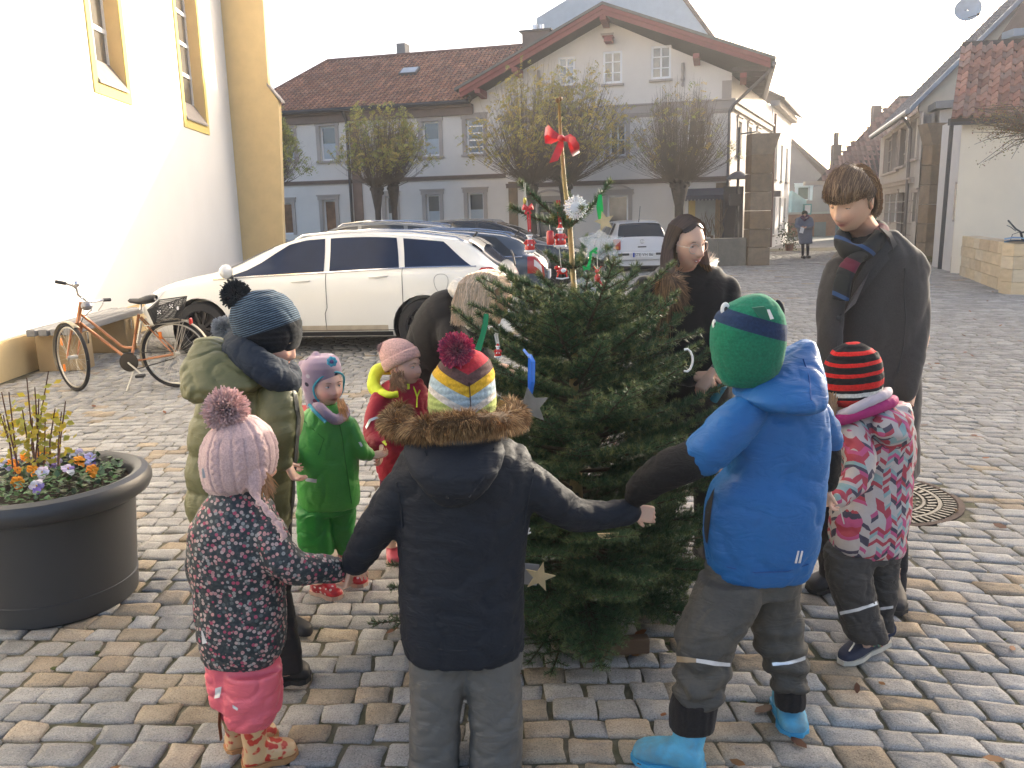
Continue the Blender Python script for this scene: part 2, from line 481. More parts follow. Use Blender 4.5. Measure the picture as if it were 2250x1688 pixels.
m_tile=M('roof_tile_fired',attr=True,rough=.8,var=.2,vs=7,bump=.3,bs=30,bd=.01,dirt=.45,dirtcol=(.10,.085,.07))
m_pipe = M('zinc_pipe', (.14, .13, .13), rough=.45, metal=.4, var=.2)
m_copper = M('copper_pipe', (.14, .075, .055), rough=.5, metal=.3, var=.2)
m_sand=M('sandstone_old',(.27,.195,.125),rough=.9,var=.2,vs=3,bump=.4,bs=50,bd=.006,dirt=.6,dirtcol=(.11,.095,.08))
m_chim = M('chimney_brick', (.16, .12, .105), rough=.9, var=.2)
m_slate = M('slate_tile', attr=True, rough=.75, var=.2, vs=5)
TR = [(.46, .215, .14), (.38, .175, .115), (.52, .26, .17), (.31, .155, .115), (.40, .22, .16)]
TS = [(.15, .15, .16), (.12, .12, .13), (.19, .185, .18), (.16, .15, .15)]

HF = WF((7.31, 28), (math.cos(rad(165)), math.sin(rad(165))), (0, -1))
RIDU, RIDZ = 4.04, 7.85
gz = lambda u: RIDZ - .465 * abs(u - RIDU)
gh=thing('gabled_house','grey rendered gabled house with oxblood red bargeboards facing the square','house',HF.p(4.2,0,0))
def px2(fr, x0, y0, x1, y1, off=0):
    a = fr.uz(x0, y0, off); b = fr.uz(x1, y1, off)
    return min(a[0], b[0]), max(a[0], b[0]), min(a[1], b[1]), max(a[1], b[1])
attic = [px2(HF, 1226, 126, 1264, 187), px2(HF, 1325, 114, 1367, 182), px2(HF, 1431, 102, 1474, 172)]
up = [px2(HF, 1512, 262, 1551, 332), (3.4, 3.95, 3.55, 4.6), (5.3, 5.85, 3.55, 4.65)]
low = [px2(HF, 1334, 430, 1380, 508), px2(HF, 1182, 444, 1236, 520), px2(HF, 1505, 434, 1580, 523)]
door1 = low[0]
mb = MB(); HF.wall(mb, 0, 7.6, -.02, gz, [*attic, *up, *low], th=.4, brk=(RIDU,))
mb.build('wall', m_wallG, gh)
for a in attic:window(HF,gh,*a,m_frame,m_glassB if a is attic[0] else M('glass_pale',(.30,.29,.27),rough=.1,var=.3,vs=3),2,3,depth=.03,fw=.07,bar=.035,sill=m_trim)
for a in up: window(HF, gh, *a, m_frame, m_glass, 2, 2, surround=m_trim, sill=m_trim)
window(HF,gh,*low[0],m_frame,M('glass_warm',(.22,.19,.16),rough=.06,var=.4,vs=2),1,1,surround=m_trim,depth=.1)
window(HF, gh, *low[1], M('door_dark', (.05, .06, .08)), m_glass, 2, 2, surround=m_trim, depth=.2)
w=window(HF,gh,*low[2],m_frame,M('shop_glass',(.34,.36,.36),rough=.1,var=.3,vs=1.2),1,1,depth=.05,fw=.1)
ub = low[2]
c=MB();HF.box(c,ub[1]-.34,ub[1]-.12,-.075,-.068,ub[2]+.1,ub[3]-.1);c.build('curtain',M('yellow_curtain',(.55,.42,.16),rough=.8),w)
# arched hood moulds over the two arched openings
for (a, b, c_, d_) in low[:2]:
    am = MB(); cx = (a + b) / 2; r = (b - a) / 2 + .14; pts = []
    for i in range(13):
        t=math.pi*(.14+.72*i/12);pts.append((cx+r*1.25*math.cos(t),d_-.12+r*.95*math.sin(t)))
    for (ua, za), (ub_, zb) in zip(pts, pts[1:]):
        q=[HF.p(ua,.0,za-.07),HF.p(ub_,.0,zb-.07),HF.p(ub_,.07,zb-.07),HF.p(ua,.07,za-.07),HF.p(ua,.0,za),HF.p(ub_,.0,zb),HF.p(ub_,.07,zb),HF.p(ua,.07,za)]
        am.hexa(q)
    am.build('arch_mould', m_trim, gh)
# string courses and cornices run over both houses
lh=thing('long_house','long grey rendered house with red tiled hipped roof behind the pollard trees','house',HF.p(12.5,0,0))
def course(root, nm, u0, u1, z, h, pr, m):
    c=MB();HF.box(c,u0,u1,-.02,pr,z-h/2,z+h/2);HF.box(c,u0,u1,-.02,pr+.05,z+h/2+.001,z+h/2+.05);c.build(nm,m,root)
course(gh, 'string_course', -.05, 7.59, 2.66, .1, .06, m_trim2)
course(gh, 'cornice', -.12, 7.59, 5.0, .26, .09, m_trim)
course(gh, 'string_course', -.05, 7.59, 4.78, .05, .05, m_trim)
course(lh, 'string_course', 7.605, 17.8, 3.02, .09, .06, m_trim2)
# oblique barge boards, purlin ends, eave soffit and roof of the gable
def slope_box(mb, u0, z0, u1, z1, n0, n1, h):
    q=[HF.p(u0,n0,z0),HF.p(u1,n0,z1),HF.p(u1,n1,z1),HF.p(u0,n1,z0),HF.p(u0,n0,z0+h),HF.p(u1,n0,z1+h),HF.p(u1,n1,z1+h),HF.p(u0,n1,z0+h)]
    mb.hexa(q)
for (ue, ze) in ((8.92, 5.62), (-1.15, 5.92)):
    b = MB(); slope_box(b, RIDU, 7.88, ue, ze, .80, .86, .27); b.build('bargeboard', m_red, gh)
    b = MB(); slope_box(b, RIDU, 8.03, ue, ze + .15, .861, .91, .16); b.build('verge_board', m_red, gh)
    b=MB();slope_box(b,RIDU,8.16,ue+(.15 if ue>0 else -.15),ze+.22,-9.6,.96,.09);b.build('roof',M('roof_sheet',(.14,.13,.12),rough=.8,var=.2),gh)
    b = MB(); slope_box(b, RIDU, 7.98, ue, ze + .10, -9.5, .79, .04); b.build('soffit', m_darkwood, gh)
for k in range(9):   # rafters along the street-side eave
    b=MB();n_=.6-k*1.05;slope_box(b,.0,5.94-.02,-1.1,5.92-.10+.06,n_-.08,n_,.13);b.build('rafter',m_darkwood,gh)
for u_ in (RIDU, 1.1, 7.0, -.35, 8.3):
    b=MB();zz=gz(u_)-.12;b.hexa([HF.p(u_-.1,0,zz-.1),HF.p(u_+.1,0,zz-.1),HF.p(u_+.1,.84,zz-.0),HF.p(u_-.1,.84,zz),HF.p(u_-.1,0,zz+.14),HF.p(u_+.1,0,zz+.14),HF.p(u_+.1,.84,zz+.14),HF.p(u_-.1,.84,zz+.14)])
    b.build('purlin_end', m_red, gh)
for u_ in (1.55, 6.35):   # carved pendants beside the attic windows
    b = MB(); z_ = gz(u_) - .32
    b.lathe([(.02,-.75),(.05,-.7),(.03,-.6),(.07,-.5),(.04,-.38),(.06,-.2),(.05,0)],HF.p(u_,.07,z_),8);b.build('carved_pendant',m_trim,gh)
b=MB();b.prism([HF.p(4.02+a,0,7.35+c_) for a,c_ in ((-.22,.12),(-.16,-.02),(-.05,-.1),(.05,-.1),(.16,-.02),(.22,.12))],HF.n*.01,HF.n*.07);b.build('carved_shield',m_trim,gh)
a_=HF.uz(1340,92);b=MB();HF.box(b,a_[0]-.13,a_[0]+.13,.01,.5,a_[1]-.07,a_[1]+.07);HF.box(b,a_[0]-.17,a_[0]+.17,.1,.55,a_[1]+.071,a_[1]+.1);b.build('hoist_beam',m_red,gh)
# gutter and slanting downpipe at the street corner
b = MB(); b.tube([HF.p(-1.25, 1.0, 6.02), HF.p(-1.25, -9.5, 6.02)], .075, 8); b.build('gutter', m_pipe, gh)
b=MB();b.tube([HF.p(-1.2,.85,5.93),HF.p(-1.1,.5,5.85),HF.p(-.05,.12,4.95),HF.p(.04,.1,4.8),HF.p(.04,.1,.1)],.05,8);b.build('downpipe',m_pipe,gh)
# side wall running back up the street
SF = WF((7.31, 28), (math.cos(rad(65)), math.sin(rad(65))), (1, 0))
mb=MB();SF.wall(mb,0,9.6,-.02,5.9,[(1.3,1.9,3.5,4.6),(3.4,4.0,3.5,4.6),(5.5,6.1,3.5,4.6),(1.2,2.1,.3,2.1)],th=.3);mb.build('wall',m_wallG,gh)
for a in ((1.3,1.9,3.5,4.6),(3.4,4.0,3.5,4.6),(5.5,6.1,3.5,4.6)):window(SF,gh,*a,m_frame,m_glass,2,2,surround=m_trim,sill=m_trim)
window(SF, gh, 1.2, 2.1, .3, 2.1, m_dark, m_glass, 2, 1, depth=.08)
b=MB();SF.box(b,-.1,9.6,0,.1,4.88,5.08);SF.box(b,-.1,9.6,.0,.16,5.081,5.16);b.build('cornice',m_trim,gh)
b=MB();b.tube([SF.p(9.3,.15,5.6),SF.p(9.25,.15,5.0),SF.p(9.25,.15,.05)],.055,8);b.build('downpipe',m_copper,gh)
# corner strip and quoin, shop awning
b = MB(); HF.box(b, -.02, .42, .0, .03, .0, 2.55); b.build('corner_stone', m_sand, gh)
uq = px2(HF, 1117, 400, 1139, 488)
b = MB(); HF.box(b, uq[0], uq[1], .0, .03, 0, uq[3]); b.build('corner_stone', m_sand, gh)
b = MB(); HF.box(b, -.0, .3, .0, .035, 5.2, 5.75); b.build('corner_panel', m_trim, gh)
ua = px2(HF, 1497, 418, 1592, 440, .4)
aw=MB();q=[HF.p(ua[0],.03,2.36),HF.p(ua[1],.03,2.36),HF.p(ua[1],.75,2.12),HF.p(ua[0],.75,2.12)]
aw.prism(q, (0, 0, 0), (0, 0, .03))
for k in range(12):
    u0_ = ua[0] + (ua[1] - ua[0]) * k / 12; u1_ = ua[0] + (ua[1] - ua[0]) * (k + 1) / 12
    aw.prism([HF.p(u0_,.755,2.13),HF.p(u1_,.755,2.13),HF.p(u1_,.755,2.03),HF.p((u0_+u1_)/2,.755,1.97),HF.p(u0_,.755,2.03)],(0,0,0),HF.n*.01)
aw.build('awning', M('awning_blue', (.05, .06, .09), rough=.8), gh)
b=MB();b.tube([HF.p(ua[0]+.04,.7,2.1),HF.p(ua[0]+.04,.7,0)],.03,6);b.tube([HF.p(ua[0]+.1,.72,2.1),HF.p(ua[0]+.1,.72,0)],.02,6);b.build('awning_post',m_darkwood,gh)

# long house
hw_ = []
for (x0,y0,x1,y1) in ((612,285,648,352),(701,278,740,352),(926,268,966,342),(1023,262,1063,337)):hw_.append(px2(HF,x0,y0,x1,y1))
hg = []
for (x0,y0,x1,y1) in ((616,446,646,515),(708,440,741,515),(846,432,873,505),(935,428,968,500),(1027,424,1064,497)):hg.append(px2(HF,x0,y0,x1,y1))
mb=MB();HF.wall(mb,7.605,17.8,-.02,lambda u:gz(u) if u<8.8 else 5.5,[*hw_,*hg],th=.4,brk=(8.75,8.85));mb.build('wall',m_wallG,lh)
for i,a in enumerate(hw_):window(HF,lh,*a,m_frame,m_glass if i != 3 else M('blind_glass',(.25,.3,.34),rough=.2),1,5 if i==3 else 1,surround=m_trim,sill=m_trim,curtain=m_curt if i != 3 else None)
for i,a in enumerate(hg):window(HF,lh,*a,m_frame,M('glass_orange',(.20,.10,.05),rough=.1,var=.6,vs=2.5) if i<2 else m_glass,1,1,surround=m_trim,curtain=m_curt if i>1 else None)
b=MB();HF.box(b,8.71,17.9,-.3,.12,5.16,5.5);HF.box(b,8.71,17.9,.12,.3,5.42,5.5);b.build('eave_board',m_trim2,lh)
b = MB(); b.tube([HF.p(8.75, .42, 5.55), HF.p(17.9, .42, 5.55)], .08, 8); b.build('gutter', m_dark, lh)
ud = HF.uz(776, 300)[0]
b=MB();HF.box(b,ud-.24,ud+.12,.0,.04,0,5.1);b.build('pilaster',M('pilaster_brown',(.25,.17,.13),rough=.9),lh)
b=MB();b.tube([HF.p(ud+.18,.4,5.5),HF.p(ud+.18,.12,5.2),HF.p(ud+.18,.12,.1)],.055,8);b.build('downpipe',m_dark,lh)
# roof: front slope with hip on the left
O=HF.p(17.95,.42,5.62);U=-HF.d;topn=HF.p(17.95,-3.6,8.0);V=(topn-O);SL=V.length;V.normalize()
rf = MB(); L_ = 17.95 - 7.0
rf.poly([O-Vector((0,0,.02)),O+U*9.1-Vector((0,0,.02)),O+U*9.3+V*.9-Vector((0,0,.02)),O+U*L_+V*(SL-.2)-Vector((0,0,.02)),O+U*L_+V*SL-Vector((0,0,.02)),O+U*2.0+V*SL-Vector((0,0,.02))])
bk = HF.p(17.95, -7.6, 5.62)
rf.poly([bk,bk+U*L_,O+U*L_+V*SL-Vector((0,0,.03)),O+U*2.0+V*SL-Vector((0,0,.03))]);rf.poly([O-Vector((0,0,.02)),O+U*2.0+V*SL-Vector((0,0,.02)),bk])
ro = rf.build('roof', m_darkwood, lh)
tl=MB();tiles(tl,O+Vector((0,0,.0)),U,V,L_,SL,.17,.215,TR,amp=.05,th=.05,keep=lambda u,v:u>2.0*v/SL and (17.95-u>8.8 or .42-4.02*v/SL<-.3) and 17.95-u>8.8-v*.62)
tl.build('roof_tiles', m_tile, ro, smooth=60, kind='stuff')
b=MB();b.tube([O+U*2.0+V*SL,O+U*L_+V*SL],.09,8);b.tube([O,O+U*2.0+V*SL],.08,8);b.build('ridge_tiles',M('ridge',(.17,.075,.055),var=.2,vs=9),ro)
# skylight
s_u,s_v=HF.uz(930,158,-1.6);sp=O+U*5.85+V*(SL*.52) ;Nn=U.cross(V);Nn=Nn if Nn.z>0 else -Nn
b=MB();b.prism([sp,sp+U*.7,sp+U*.7+V*.55,sp+V*.55],Nn*.03,Nn*.14);sk_=b.build('skylight',m_pipe,ro)
b=MB();b.prism([sp+U*.06+V*.05,sp+U*.64+V*.05,sp+U*.64+V*.5,sp+U*.06+V*.5],Nn*.141,Nn*.15);b.build('pane',M('skylight_glass',(.5,.52,.54),rough=.15),sk_)
for (x_, y0, y1, w_, m_) in ((886, 122, 104, .36, M('chim_zinc', (.2, .2, .2))), ):
    P=D(x_,118,35.0);b=MB();b.box((P.x,P.y,P.z),(w_,.5,.7),rad(-15));b.build('chimney',m_,ro)
P = D(1182, 84, 33.6)
b = MB(); b.box((P.x, P.y, P.z - .1), (1.05, .8, .55), rad(-15)); ch = b.build('chimney', m_chim, ro)
b = MB(); b.box((P.x, P.y, P.z + .2), (1.25, 1.0, .06), rad(-15)); b.build('chimney_cap', m_dark, ch)
for dx in (-.1,.13):b=MB();b.tube([(P.x+dx,P.y,P.z+.23),(P.x+dx,P.y,P.z+.48)],.1,10);b.build('flue_pipe',M('steel',(.6,.6,.62),rough=.3,metal=.8),ch)
# taller pale gable with solar edge seen above the gabled house
bh=thing('pale_gable_house','pale blue-white gable and brick chimney rising behind the red bargeboards','house',(4.6,40,0))
b = MB(); A_ = D(1325, 0, 40); B_ = D(1420, -45, 40); C_ = D(1510, 52, 40)
b.prism([(A_.x,40,0),(C_.x+1.2,40,0),(C_.x+1.2,40,C_.z-.8),(B_.x,40,B_.z+1.2),(A_.x-3,40,B_.z-1.5)],(0,0,0),(0,5,0));b.build('wall',M('pale_blue_wall',(.50,.56,.60),rough=.9,var=.08),bh)
b=MB();b.prism([(C_.x+1.25,39.9,C_.z-.75),(C_.x+1.25,39.9,C_.z-.85+.25),(B_.x,39.9,B_.z+1.45),(B_.x,39.9,B_.z+1.2)],(0,0,0),(0,5.2,0));b.build('roof',m_chim,bh)
P = D(1464, 20, 40.5); b = MB(); b.box((P.x, P.y, P.z - .4), (.5, .5, 1.6)); b.build('chimney', m_chim, bh)

# ---------------------------------------------------------------- church on the left
CF = WF((-5.51, 8.78), (-.69, 10.2), (1, 0))
chh=thing('church','white rendered church with tall yellow framed windows and yellow buttress','church',CF.p(5,0,0))
m_white = M('church_white', (.78, .77, .74), rough=.95, var=.03, vs=1, bump=.12, bs=60)
m_yel = M('church_yellow', (.74, .55, .28), rough=.95, var=.07, vs=3, bump=.35, bs=14, bd=.01)
m_yelf = M('church_yellow_band', (.72, .56, .18), rough=.9, var=.04)
wins = [(3.56, 4.72, 3.75, 8.2), (7.6, 9.0, 3.72, 8.6), (-1.2, -.1, 3.75, 8.2)]
w1 = px2(CF, 214, 181, 255, 150); 
wins = []
for (xa, ya, xb, yb, top) in ((213, 178, 278, 203, 8.2), (408, 262, 453, 275, 8.6)):
    a, b_ = CF.uz(xa, ya), CF.uz(xb, yb); wins.append((a[0], b_[0], (a[1] + b_[1]) / 2, top))
wins.append((-.6, .45, wins[0][2], 8.2))
mb = MB(); CF.wall(mb, -9, 11.6, -.02, 11.5, wins, th=1.0); mb.build('wall', m_white, chh)
for (a, b_, c_, d_) in wins:
    fb = MB(); sw = .15
    CF.box(fb,a-sw,a-.003,-.01,.02,c_-.17,d_+sw);CF.box(fb,b_+.003,b_+sw,-.01,.02,c_-.17,d_+sw);CF.box(fb,a,b_,-.01,.0205,c_-.17,c_-.004);CF.box(fb,a,b_,-.01,.02,d_+.003,d_+sw);fb.build('window_band',m_yelf,chh)
    sb=MB();q=[CF.p(a+.001,.05,c_-.02),CF.p(b_-.001,.05,c_-.02),CF.p(b_-.001,-.2,c_+.36),CF.p(a+.001,-.2,c_+.36)]
    sb.prism(q,(0,0,0),(0,0,.03));sb.build('window_sill',M('slate_sill',(.28,.25,.23),rough=.6,var=.15),chh)
    rv = MB()
    for uu,s_ in ((a,1),(b_,-1)):CF.box(rv,min(uu,uu+.004*s_),max(uu,uu+.004*s_),-.24,0,c_-.01,d_)
    rv.build('window_reveal', m_yel, chh)
    wf = MB(); zz0 = c_ + .33
    for t in (0,.5,1):uu=a+(b_-a)*t;CF.box(wf,max(a,uu-.05),min(b_,uu+.05),-.26,-.2,zz0,d_)
    nz_ = 8
    for k in range(nz_+1):z_=zz0+(d_-zz0)*k/nz_;CF.box(wf,a,b_,-.255,-.195,z_-.035,z_+.035)
    wo_ = wf.build('window', m_frame, chh)
    for k in range(nz_):
        for t in (0, 1):
            pb=MB();CF.box(pb,a+(b_-a)*t/2+.05,a+(b_-a)*(t+1)/2-.05,-.235,-.225,zz0+(d_-zz0)*k/nz_+.03,zz0+(d_-zz0)*(k+1)/nz_-.03)
            pb.build('pane', M('church_glass', (.14, .13, .115), rough=.2, var=.35, vs=2), wo_)
b = MB(); CF.box(b, -9, 10.9, .0, .035, -.02, .42); b.build('plinth', m_yel, chh)
# stepped buttress with its painted face turned to the square
BT=Vector((-5.35,17.0,0));YB=19.7;tl_,ml_,mr_,br_=D(505,0,YB),D(590,195,YB),D(612,222,YB),D(618,540,YB)
b = MB()
b.prism([(-6.35,YB,-.02),(br_.x,YB,-.02),(mr_.x,YB,mr_.z),(ml_.x,YB,ml_.z+.02),(D(585,0,YB).x,YB,11.3),(-6.35,YB,11.3)],(0,0,0),(0,.22,0));b.build('buttress',m_yel,chh)
b=MB();b.prism([(mr_.x+.07,YB,mr_.z-.03),(mr_.x+.07,YB,mr_.z+.02),(ml_.x-.02,YB,ml_.z+.12),(ml_.x-.02,YB,ml_.z+.05)],(0,-.05,0),(0,.27,0));b.build('buttress_cap',M('slate_sill'),chh)
b = MB(); CF.box(b, 8.6, 9.0, .0, .02, .42, 11.4); 

# ---------------------------------------------------------------- gate pillars and low wall
def pillar(label, X0, X1, Y, Zt, lean):
    t = thing('gate_pillar', label, 'pillar', ((X0 + X1) / 2, Y, 0), group=None)
    n = 7; z = 0; H = Zt
    for k in range(n):
        h = H * (.155 if k == n - 1 else .141)
        h = min(h, H - z) if k == n - 1 else h
        j=random.uniform(-.008,.008);m=M('sandstone_%d' %(k % 3),((.26,.20,.14),(.22,.165,.11),(.24,.17,.105))[k % 3],rough=.9,var=.2,vs=4,bump=.4,bs=40,bd=.006,dirt=.5,dirtcol=(.13,.11,.09))
        b = MB()
        if k < n - 1: b.bbox(((X0 + X1) / 2 + j, Y + .3, z + h / 2), (X1 - X0, .6, h - .012), .012)
        else:
            c = .16 * lean
            xa, xb = X0 + (-.2 if lean < 0 else 0), X1 + (.2 if lean > 0 else 0)
            b.hexa([(X0,Y,z),(X1,Y,z),(X1,Y+.6,z),(X0,Y+.6,z),(xa,Y,H),(xb,Y,H),(xb,Y+.6,H),(xa,Y+.6,H)])
        b.build('stone_block', m, t); z += h
    return t
pillar('left sandstone gate pillar beside the low wall and the lamp post', 7.16, 7.80, 25.0, 3.82, 1)
pillar('right sandstone gate pillar in front of the grey street house', 12.30, 12.98, 24.7, 3.96, -1)
lw = thing('low_wall', 'low weathered stone wall running left from the gate pillar', 'wall', (5.6, 25.3, 0))
m_wst=M('weathered_wall',(.22,.205,.175),rough=.95,var=.25,vs=2,bump=.4,bs=20,bd=.01,dirt=.5,dirtcol=(.09,.085,.07))
for k in range(4):
    b = MB(); b.bbox((6.72 - k * .86, 25.35, .41), (.855, .35, .84), .015); b.build('wall_slab', m_wst, lw)
# dark gate leaf and iron bracket behind pillar, lamp post
lp=thing('street_lamp','black post street lamp with domed shade left of the gate pillar','street lamp',(6.98,26.4,0))
P = D(1622, 385, 26.4); T_ = D(1620, 280, 26.4)
b=MB();b.tube([(P.x,26.4,0),(P.x,26.4,1.2)],.07,8);b.tube([(P.x,26.4,1.2),(P.x,26.4,T_.z)],.045,8);b.build('pole',m_dark,lp)
b=MB();b.lathe([(.02,.12),(.1,.11),(.24,.04),(.33,-.08),(.33,-.12),(.28,-.11)],(P.x,26.4,P.z),16);b.build('lamp_shade',M('lamp_grey',(.12,.13,.15),rough=.4),lp,smooth=True)
b = MB(); b.box((P.x - .1, 26.3, P.z - .75), (.34, .12, .36)); b.build('control_box', m_dark, lp)
b = MB(); b.tube([(P.x, 26.4, T_.z - .2), (P.x + .5, 26.4, T_.z - .15)], .025, 6); b.build('arm', m_dark, lp)
gt=thing('steel_gate','dark sheet steel gate leaf standing open behind the left pillar','gate',(6.9,25.9,0))
b = MB(); b.box((7.25, 27.2, 1.25), (.75, .08, 2.3), rad(25)); b.build('gate_leaf', m_dark, gt)

# ---------------------------------------------------------------- second street house on the left
L2 = WF((11.3, 36.5), (math.cos(rad(66)), math.sin(rad(66))), (1, 0))
l2=thing('white_street_house','narrow white street house with tall sash windows behind the left pillar','house',L2.p(4,0,0))
m_w2 = M('street_white', (.62, .60, .58), rough=.9, var=.06, bump=.1)
zt2 = D(1757, 272, 44).z
hs=[(1.4,2.2,3.0,4.6),(3.6,4.4,3.0,4.6),(5.8,6.6,3.0,4.6),(1.4,2.2,.55,2.2),(3.6,4.4,.55,2.2),(5.8,6.6,.55,2.2)]
mb=MB();L2.wall(mb,0,8,-.02,zt2,hs,th=.3);L2.box(mb,-.02,-.001,-3,.0,-.02,zt2-.3);mb.build('wall',m_w2,l2)
for a in hs: window(L2, l2, *a, m_trim, m_glass, 1, 2, depth=.1, sill=m_trim)
b = MB(); L2.box(b, -.1, 8.1, -.1, .28, zt2, zt2 + .22); b.build('cornice', m_trim, l2)
b=MB();b.hexa([L2.p(-.3,.5,zt2+.2),L2.p(8.2,.5,zt2+.2),L2.p(8.2,-3,zt2+2.0),L2.p(-.3,-3,zt2+2.0),L2.p(-.3,.5,zt2+.3),L2.p(8.2,.5,zt2+.3),L2.p(8.2,-3,zt2+2.1),L2.p(-.3,-3,zt2+2.1)]);b.build('roof',m_chim,l2)
b = MB(); L2.box(b, .3, .7, .02, .4, 2.2, 2.45); b.build('door_lamp', m_pipe, l2)

# ---------------------------------------------------------------- end of the street
e1=thing('mauve_gable_house','mauve gabled house with brick ground floor closing the street','house',(15.8,52,0))
Y0 = 52; Pa, Pb_, Pc = D(1743, 318, Y0), D(1812, 392, Y0), D(1838, 400, Y0)
m_mauve = M('mauve_render', (.34, .28, .27), rough=.9, var=.06)
xl, xr = Pa.x - .3, Pb_.x + 2.2
WE = WF((xl, Y0), (1, 0), (0, -1))
wz = [px2(WE, 1753, 411, 1778, 440)]
mb=MB();WE.wall(mb,0,xr-xl,-.02,lambda u:max(Pb_.z,Pa.z+.3-(u)*(Pa.z+.3-Pb_.z)/(Pb_.x-xl)),wz,th=.4,brk=(Pb_.x-xl,));mb.build('wall',m_mauve,e1)
window(WE,e1,*wz[0],m_frame,M('glass_tan',(.2,.17,.15),rough=.1),1,1,surround=m_frame,sw=.18,depth=.06)
b=MB();zb=D(1800,470,Y0).z;WE.box(b,0,xr-xl,.0,.05,0,zb);b.build('brick_plinth',M('brick_red',(.23,.095,.06),rough=.9,var=.2,vs=8),e1)
b = MB(); WE.box(b, 0, xr - xl, .0, .12, zb, zb + .12); b.build('string_course', m_trim, e1)
b = MB(); WE.box(b, 1.8, 2.5, .05, .09, 0, zb - .5); b.build('door', M('door_grey', (.12, .12, .13)), e1)
b=MB();WE.box(b,3.1,xr-xl,.0501,.10,0,zb-.1);b.build('garage_door',M('door_blue',(.07,.09,.12)),e1)
b=MB();b.hexa([(xl-.3,Y0-.3,Pa.z+.5),(Pb_.x+.4,Y0-.3,Pb_.z+.0),(Pb_.x+.4,Y0+5,Pb_.z),(xl-.3,Y0+5,Pa.z+.5),(xl-.3,Y0-.3,Pa.z+.7),(Pb_.x+.4,Y0-.3,Pb_.z+.22),(Pb_.x+.4,Y0+5,Pb_.z+.22),(xl-.3,Y0+5,Pa.z+.7)]);b.build('roof',m_chim,e1)
# shop front with turquoise awning on the left of the street
s1=thing('turquoise_awning','small pale turquoise shop awning on the street beyond the pedestrian','awning',(14.4,44,2))
A_, B_ = D(1741, 428, 44), D(1772, 445, 44)
b=MB();b.prism([(A_.x,44,A_.z+.2),(B_.x,44,B_.z+.1),(B_.x,44,B_.z-.5),(A_.x,44,A_.z-.9)],(0,0,0),(0,2.2,0));b.build('awning_cloth',M('turq',(.35,.52,.55),rough=.8),s1)
b=MB();b.box((B_.x+.02,43.9,B_.z-.35),(.42,.1,.55));b.build('sign_frame',M('turq_dark',(.05,.22,.22)),s1)
b=MB();b.box((B_.x+.02,43.83,B_.z-.35),(.28,.02,.42));b.build('sign_face',M('sign_pale',(.6,.62,.62)),s1)

# brown tiled house up the right side
bn=thing('brown_roof_house','house with steep brown tiled roof and green wall beyond the grey street house','house',(20,45,0))
a1, a2, a3, a4 = D(1975, 210, 46), D(2090, 200, 46), D(1795, 398, 43), D(1935, 372, 43)
b = MB(); U = Vector((a4.x + 2.5 - a3.x, 0, 0)); V = Vector((0, a1.y - a3.y, a1.z - a3.z))
dm = MB()
xR = a3.x + (a4.x - a3.x) * 2
dm.poly([(a3.x,a3.y,a3.z),(xR,a3.y,a3.z+.2),(xR,a1.y,a1.z),(a1.x,a1.y,a1.z)]);dm.poly([(a3.x,a3.y,a3.z),(a1.x,a1.y,a1.z),(a3.x+3,a1.y+3,a3.z)])
r_ = dm.build('roof', m_darkwood, bn)
hipf = (a1.x - a3.x); SLb = Vector((0, a1.y - a3.y, a1.z - a3.z)).length
tb = MB(); TB = [(.19, .10, .08), (.15, .085, .07), (.22, .12, .095)]
tiles(tb,Vector((a3.x,a3.y,a3.z+.02)),Vector((1,0,0)),Vector((0,a1.y-a3.y,a1.z-a3.z)),xR-a3.x,SLb,.26,.3,TB,amp=.03,keep=lambda u,v:u>hipf*v/SLb);tb.build('roof_tiles',m_tile,r_,kind='stuff')
b=MB();gx=D(1868,380,43.3).x;b.hexa([(gx,a3.y+.3,0),(xR,a3.y+.3,0),(xR,a3.y+4,0),(gx+1,a3.y+4,0),(gx,a3.y+.3,a3.z),(xR,a3.y+.3,a3.z),(xR,a3.y+4,a3.z),(gx+1,a3.y+4,a3.z)]);b.build('wall',M('green_wall',(.05,.23,.18),rough=.9),bn)
b = MB(); b.box((a3.x + 2.2, a3.y + .25, a3.z - .1), (5.5, .3, .2)); b.build('eave_board', m_trim, bn)
for (x_,y0,y1,w_,Y_) in ((1838,420,318,.45,47),(1838,320,292,.22,47),(1926,300,232,.42,46)):
    p0,p1=D(x_,y0,Y_),D(x_,y1,Y_);b=MB();b.box((p1.x,Y_,(p1.z+p0.z)/2),(w_,w_,p1.z-p0.z));b.build('chimney',m_chim,r_)

# ---------------------------------------------------------------- grey street house on the right (steep slate roof)
RF = WF((12.9, 27.0), (2.42, 8.0), (-1, 0))
r2=thing('grey_street_house','grey rendered street house with steep slate roof and zinc gutter right of the street','house',RF.p(4,0,0))
m_wr=M('render_greige',(.47,.44,.40),rough=.9,var=.08,vs=1,bump=.2,bs=40,dirt=.2,dirtcol=(.3,.27,.24))
hz = []
for (x0,y0,x1,y1) in ((1946,308,1957,378),(1963,295,1974,372),(1977,286,1989,362),(2004,268,2017,345)):hz.append(px2(RF,x0,y0,x1,y1))
hl = []
for (x0,y0,x1,y1) in ((1947,428,1956,492),(1961,426,1970,490),(2005,424,2013,488)):hl.append(px2(RF,x0,y0,x1,y1))
dr = px2(RF, 1974, 424, 1985, 520); dr = (dr[0], dr[1], .02, dr[3])
ze = 4.40
mb = MB(); RF.wall(mb, -.2, 8.6, -.02, ze, [*hz, *hl, dr], th=.3); mb.build('wall', m_wr, r2)
for a in hz: window(RF, r2, *a, m_trim, m_glass, 1, 3, surround=m_trim, sw=.1, sill=m_trim, depth=.12)
for a in hl: window(RF, r2, *a, m_frame, m_glass, 1, 2, surround=m_trim, sw=.08, depth=.12)
